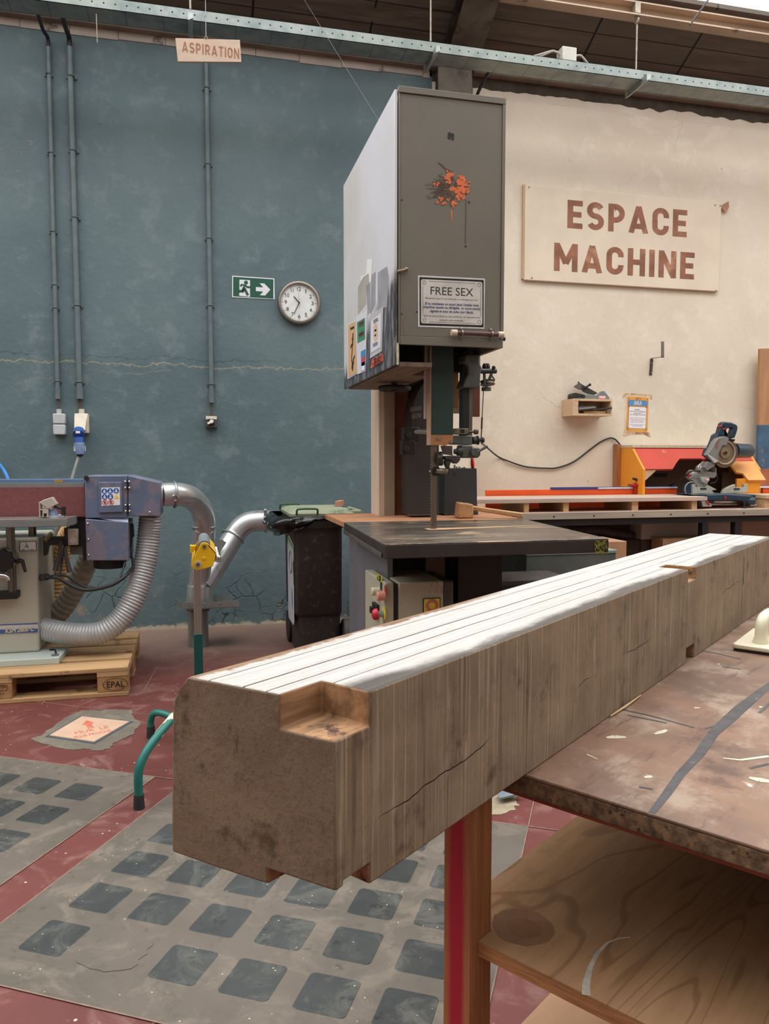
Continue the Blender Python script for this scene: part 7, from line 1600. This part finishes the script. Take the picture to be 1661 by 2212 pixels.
for o_, s_z in ((Vector((0,0,.004)),1.0), (Vector((.008,.012,-.012)),.8)):
    mb.tube([p+o_+Vector((.004*cos(2*pi*i/20), .020*cos(2*pi*i/20), .030*s_z*sin(2*pi*i/20))) for i in range(21)], .0065, 8)
mb.build('handle', M('scissor red',(200,30,44),.35), t)
MB().box(p.x-.006,p.x+.006,p.y-.002,p.y+.002,TZ+.01,p.z-.04).build('blades', CHROME, t)
t = thing('tool_bundle', 'small metal bits sticking out of the dark metal box', 'tools', (1.45,4.15,TZ+.01))
mb = MB()
for k_,(u,v) in enumerate(((982,1004),(988,1008),(995,1008),(1003,1010),(1008,1009))):
    p = onY(u,v,4.13); mb.cyl((p.x,4.13+.01*k_,TZ+.008),(p.x,4.13+.01*k_,p.z),.006,8)
mb.build('bits', GALV, t)
# ------------------------------------------------------------------ timber and workbench in front
BZ0 = .75
P0 = onZ(725,1963,BZ0); TA = radians(38.6)
tl = thing('timber_beam', 'massive notched old timber beam with a pale planed top lying on the near workbench', 'timber beam', P0, rotz=TA)
L = 1.90; Wd = .205; Hh = .192
# build the beam from local x (length), y (width, away from the bench side), z
def beam():
    bm = bmesh.new()
    xs = [-.0, .050, 1.075, 1.128, L]; 
    return bm
def beam_mesh():
    # section polygons joined by boolean-free blocks: outline cells on an x-y-z grid with the notched cells left out
    X = [0, .012, .050, .25, .5, .75, 1.0, 1.077, 1.130, 1.35, 1.6, L]; Y = [0, .041, .062, .078, .12, .150, .177, Wd]; Z = [0, .016, .021, .030, .158, .166, Hh]
    def solid(i,j,k):
        x = (X[i]+X[i+1])/2; y = (Y[j]+Y[j+1])/2; z = (Z[k]+Z[k+1])/2
        if x < .050 and y < .062 and z > .158: return False                 # top corner rebate
        if x < .050 and .041 < y < .078 and z < .016: return False          # groove under the end
        if x < .050 and y < .078 and z < .016: return False
        if .012 < x < .050 and y < .041 and z < .021: return False
        if 1.077 < x < 1.130 and y < .062 and z > .166: return False        # top trench
        if 1.077 < x < 1.130 and y < .062 and z < .030: return False        # bottom trench
        return True
    mb = MB(); V = {}
    def vid(i,j,k):
        if (i,j,k) not in V:
            x, y, z = X[i], Y[j], Z[k]
            if i == 0: x -= .14*y
            nz_ = noise.noise((x*2.2, y*5, z*5))*.0022
            if y > .19: y += .006*noise.noise((x*7,3,z*9))
            if y > .195 and k == len(Z)-1: y -= .020; z -= .012
            elif y > .195 and k == len(Z)-2: y -= .007
            elif y > .195 and k == len(Z)-3: y -= .004
            if i == 0 and k == 0 and y <.08: z += .006*noise.noise((y*60,1,1))
            V[(i,j,k)] = len(mb.v); mb.v.append(Vector((x+(0 if 0<i<len(X)-1 else nz_), y+nz_*(.6 if j == 0 else 1), z+nz_*(.5 if k else 0))))
        return V[(i,j,k)]
    nx, ny, nz = len(X)-1, len(Y)-1, len(Z)-1
    S = {(i,j,k) for i in range(nx) for j in range(ny) for k in range(nz) if solid(i,j,k)}
    def face(q, m): mb.f.append(q); mb.m.append(m); mb.sm.append(False)
    for (i,j,k) in S:
        notch = lambda: 3
        if (i-1,j,k) not in S: face([vid(i,j,k),vid(i,j,k+1),vid(i,j+1,k+1),vid(i,j+1,k)], 1 if i == 0 else 3)
        if (i+1,j,k) not in S: face([vid(i+1,j,k),vid(i+1,j+1,k),vid(i+1,j+1,k+1),vid(i+1,j,k+1)], 1 if i == nx-1 else 3)
        if (i,j-1,k) not in S: face([vid(i,j,k),vid(i+1,j,k),vid(i+1,j,k+1),vid(i,j,k+1)], 0 if j == 0 else 3)
        if (i,j+1,k) not in S: face([vid(i,j+1,k),vid(i,j+1,k+1),vid(i+1,j+1,k+1),vid(i+1,j+1,k)], 0)
        if (i,j,k-1) not in S: face([vid(i,j,k),vid(i,j+1,k),vid(i+1,j+1,k),vid(i+1,j,k)], 0)
        if (i,j,k+1) not in S: face([vid(i,j,k+1),vid(i+1,j,k+1),vid(i+1,j+1,k+1),vid(i,j+1,k+1)], (0 if j == ny-1 else 2) if k == nz-1 else 3)
    return mb
T_CUT2 = T_CUT
bo = beam_mesh().build('beam_body', [T_SIDE, T_END, T_TOP, T_CUT], tl, local=True, bevel=.0022, seg=2)
bo['label'] = 'weathered timber body with notches'
# vertical saw kerf near the far end and a bare strip of bark along the rear arris
mb = MB(); mb.box(1.545,1.5475,-.0004,.004,.10,.170); mb.build('saw_kerf', M('dark kerf',(48,38,30),.9), tl, local=True)
mb = MB(); mb.prism([(.3,.004,Hh+.0003),(.29,-.0006,Hh+.0003),(.29,-.0006,Hh-.004)],(.001,0,0))
CHALK = M('blue green chalk stain',(112,118,112),.8,0,.1,40)
# splinter under the side
MB().tube([(.66,-.004,.004),(.72,-.006,.004),(.80,-.004,.003)], [.001,.0022,.001], 6).build('splinter', PINE, tl, local=True)

# ---- workbench (turned a little against the timber)
BR_ = TA-radians(3.5)
cnr = Matrix.Rotation(TA,4,'Z') @ Vector((.384,.095,0)); 
wb = thing('workbench', 'near workbench with stained reddish top, fir leg painted red and plywood shelves', 'workbench', (P0.x+cnr.x, P0.y+cnr.y, 0), rotz=BR_)
# local: x along the bench away from the camera, y negative toward the right
WL = 1.95; WWd = 1.15
MB().box(0,WL,-WWd,0,BZ0-.0045,BZ0).build('worktop_surface', BENCHTOP, wb, local=True, bevel=.0015)
MB().box(0.0005,WL,-WWd,-.0005,BZ0-.029,BZ0-.0046).build('worktop', CHIP, wb, 'rough chipboard core of the worktop', local=True, bevel=.002)
REDW = M('red-brown painted rail',(138,70,52),.65,0,.15,10)
MB().box(.012,.045,-WWd+.02,-.02,BZ0-.038,BZ0-.0295).build('apron_rail', REDW, wb, local=True)
MB().box(.045,WL-.05,-WWd+.03,-WWd+.06,BZ0-.10,BZ0-.0295).build('apron_rail', FIR, wb, local=True); MB().box(WL-.08,WL-.045,-WWd+.02,-.02,BZ0-.10,BZ0-.0295).build('apron_rail', FIR, wb, local=True)
def toloc(p): return Matrix.Rotation(-BR_,3,'Z') @ (Vector(p)-Vector(wb.location))
# front leg: its face toward the near end is painted red
Rb_ = Matrix.Rotation(TA,3,'Z')
lx, ly0, ly1 = -.076, -.054, -.012
cc = toloc(Vector(P0)+Rb_@Vector((.302,.0365,0)))
lx = cc.x; ly0 = cc.y; ly1 = ly0+.043
lg = MB().box(lx,lx+.047,ly0,ly1,0,BZ0-.002).build('leg', FIR, wb, local=True, bevel=.0015)
def red_mat():
    m, nt, b = nt_new('red sprayed stripe'); g = NG(nt); s = g.sep()
    wood = g.noise(g.mp((6,6,.25)), 22, 5); col = g.mix(g.ramp(wood,.3,.7), lin((156,96,64)), lin((176,116,80)))
    d = g.math('ABSOLUTE', g.math('SUBTRACT', s[1], (ly0+ly1)/2+.001)); d = g.math('ADD', d, g.math('MULTIPLY', g.math('SUBTRACT', wood,.5), .006))
    col = g.mix(g.math('SUBTRACT',1,g.ramp(d,.007,.016)), col, lin((168,26,50)))
    g.lk(col, b.inputs['Base Color']); b.inputs['Roughness'].default_value = .5; return m
MB().box(lx-.0012,lx-.0002,ly0+.001,ly1-.001,.002,BZ0-.004).build('red_stripe', red_mat(), lg, 'face sprayed with a red stripe', local=True)
for x_ in (WL-.1,):
    for y_ in (-.06, -WWd+.02): MB().box(x_,x_+.047,y_,y_+.043,0,BZ0-.0295).build('leg', FIR, wb, local=True, bevel=.0015)
MB().box(lx,lx+.047,-WWd+.02,-WWd+.063,0,BZ0-.0295).build('leg', FIR, wb, local=True, bevel=.0015)
SHZ = .54
# shelf notched around the leg
sx0 = toloc(Vector(P0)+Rb_@Vector((.316,0.0,0))).x; yL = toloc(Vector(P0)+Rb_@Vector((.6,.085,0))).y
pts = [(sx0,ly0-.0005),(lx+.0475,ly0-.0005),(lx+.0475,yL),(WL-.02,yL),(WL-.02,-WWd+.065),(sx0,-WWd+.065)]
PEDGE = M('plywood edge',(176,128,84),.75,0,.25,26,(1,1,14),.1)
MB().prism([(x,y,SHZ-.020) for x,y in pts],(0,0,.0185),0).build('shelf', PEDGE, wb, 'upper plywood shelf', local=True)
sh = MB().prism([(x,y,SHZ-.0014) for x,y in pts],(0,0,.0014)).build('shelf_surface', PLYSHELF, wb, local=True)
yL2 = toloc(Vector(P0)+Rb_@Vector((.6,.06,0))).y
pts2 = [(lx+.10,yL2),(WL-.02,yL2),(WL-.02,-WWd+.065),(lx+.04,-WWd+.065),(lx+.04,ly0-.002),(lx+.10,ly0-.002)]
MB().prism([(x,y,.28) for x,y in pts2],(0,0,.02)).build('lower_shelf', M('pale worn ply shelf',(196,156,122),.6,0,.12,4,(.5,2,1),0,(150,112,84),(.6,.7),6), wb, 'lower plywood shelf', local=True)
# round water stain and white paint smear on the shelf
q = toloc(onZ(1108,2008,SHZ)); STN = M('dark water stain',(136,98,70),.4,0,.2,14); STL = M('stain rim',(134,92,64),.35,0,.1,20)
def blobp(cx,cy,r,z,n=30,j=.05,s2=1):
    return [(cx+r*(1+random.uniform(-j,j))*cos(2*pi*i/n), cy+s2*r*(1+random.uniform(-j,j))*sin(2*pi*i/n), z) for i in range(n)]
MB().prism(blobp(q.x+.014,q.y-.006,.041,SHZ+.0001),(0,0,.0003)).build('water_stain', STN, sh, 'dark round water stain', local=True)
MB().prism(blobp(q.x+.012,q.y-.010,.022,SHZ+.0004,24,.04),(0,0,.0002)).build('stain_core', STL, sh, local=True)
PTS = M('white paint smear',(190,180,170),.6,0,.2,60)
def streak(parent, uvs, z, w, mat, name, label=None):
    pp_ = [toloc(onZ(u,v,z)) for u,v in uvs]; mb = MB(); n = len(pp_)
    for i in range(n-1):
        P, Q = pp_[i], pp_[i+1]; d = (Q-P); n_ = Vector((-d.y,d.x,0)).normalized()
        w0 = w[i]/2; w1 = w[i+1]/2
        mb.prism([P+n_*w0, Q+n_*w1, Q-n_*w1, P-n_*w0],(0,0,.0003+.00002*i))
    for v_ in mb.v: v_.z += .0001
    return mb.build(name, mat, parent, label, local=True)
streak(sh, [(1266,2150),(1266,2125),(1275,2090),(1290,2060),(1312,2037),(1335,2028),(1361,2025)], SHZ, [.010,.009,.006,.005,.003,.002,.0015], PTS, 'paint_smear', 'white curved paint smear')
# marks on the worktop
BLKP = M('faded black paint line',(66,64,66),.6,0,.25,50,(1,1,1),0,(110,96,88),(.6,.68),40)
ws = wb
streak(ws, [(1408,1756),(1440,1715),(1470,1672),(1510,1630),(1540,1585),(1575,1553),(1600,1530),(1640,1497),(1680,1468)], BZ0, [.008,.011,.012,.014,.016,.020,.021,.016,.014], BLKP, 'black_paint_line', 'black painted line across the worktop')
streak(ws, [(1524,1574),(1556,1566),(1590,1540)], BZ0, [.003,.008,.004], BLKP, 'black_paint_line')
for uv in (((1340,1532),(1400,1545),(1500,1572)),((1355,1545),(1440,1562)),((1510,1404),(1550,1412),(1600,1424)),((1560,1440),(1600,1446)),((1380,1700),(1410,1705)),((1620,1660),(1661,1650)),((1640,1540),(1675,1510))):
    streak(ws, list(uv), BZ0, [.005]*len(uv), BLKP, 'black_scuff')
for uv, w_ in ((((1310,1594),(1330,1592),(1352,1593)),[.006,.014,.006]),(((1414,1586),(1428,1582),(1440,1577)),[.004,.010,.005]),(((1562,1638),(1600,1642),(1661,1634)),[.003,.005,.006]),(((1618,1680),(1640,1685),(1661,1688)),[.006,.014,.010]),(((1392,1680),(1402,1678),(1408,1677)),[.004,.008,.004]),(((1268,1630),(1290,1640)),[.003,.002]),(((1500,1530),(1506,1529),(1512,1530)),[.003,.007,.003])):
    streak(ws, list(uv), BZ0, w_, M('cream paint spot',(206,198,176),.6,0,.08,40), 'paint_spot')
# white plastic float / push block
c0 = onZ(1586,1404,BZ0)
uax = Vector((cos(TA),sin(TA),0)); nax = Vector((-sin(TA),cos(TA),0))
fl_ = thing('push_block', 'white plastic push block with handle and black sole on the near workbench', 'push block', c0+uax*.09-nax*.045, rotz=TA)
hx, hy_ = .10, .048
MB().prism([(p,q,.0005) for p,q in rrect(2*hx-.004,2*hy_-.004,.008)],(0,0,.005)).build('rubber_sole', BLK, fl_, local=True)
IVO = M('ivory plastic',(232,226,200),.35,0,.03,20)
MB().prism([(p,q,.0056) for p,q in rrect(2*hx,2*hy_,.01)],(0,0,.010)).build('base_plate', IVO, fl_, local=True, bevel=.003, seg=3)
mb = MB(); pth = smooth_path([(-.055,0,.014),(-.056,0,.036),(-.050,0,.056),(-.032,0,.066),(.0,0,.067),(.032,0,.066),(.050,0,.056),(.056,0,.036),(.055,0,.014)],.006)
rs = []
for p in pth: rs.append(.0125+.006*max(0,(.030-p.z)/.016) if p.z < .03 else .0125)
mb.tube(pth, rs, 16); mb.build('handle', IVO, fl_, local=True)
# end of a pale steel sheet on the floor beyond the leg
q = onZ(1105,1722,.02)
MB().prism([onZ(u,v,.02) for u,v in ((1080,1727),(1126,1717),(1108,1704),(1070,1712))],(0,0,.006)).build('steel_plate', M('pale blue-grey sheet',(150,166,176),.4,.4), None, 'corner of a pale blue-grey steel plate on the floor just right of the red leg', 'plate')
o = bpy.data.objects['steel_plate']
# ------------------------------------------------------------------ light and view
w = bpy.data.worlds.new('world'); SC.world = w; w.use_nodes = True
w.node_tree.nodes['Background'].inputs[0].default_value = (.82,.9,1,1); w.node_tree.nodes['Background'].inputs[1].default_value = .6
vs_ = SC.view_settings; SC.display_settings.display_device = 'sRGB'; vs_.view_transform = 'Standard'; vs_.look = 'None'; vs_.gamma = 1.0; vs_.exposure = 0.0; vs_.use_curve_mapping = False
cy = SC.cycles; cy.max_bounces = 6; cy.diffuse_bounces = 4; cy.glossy_bounces = 3; cy.use_denoising = True; cy.sample_clamp_indirect = 6; cy.use_adaptive_sampling = False
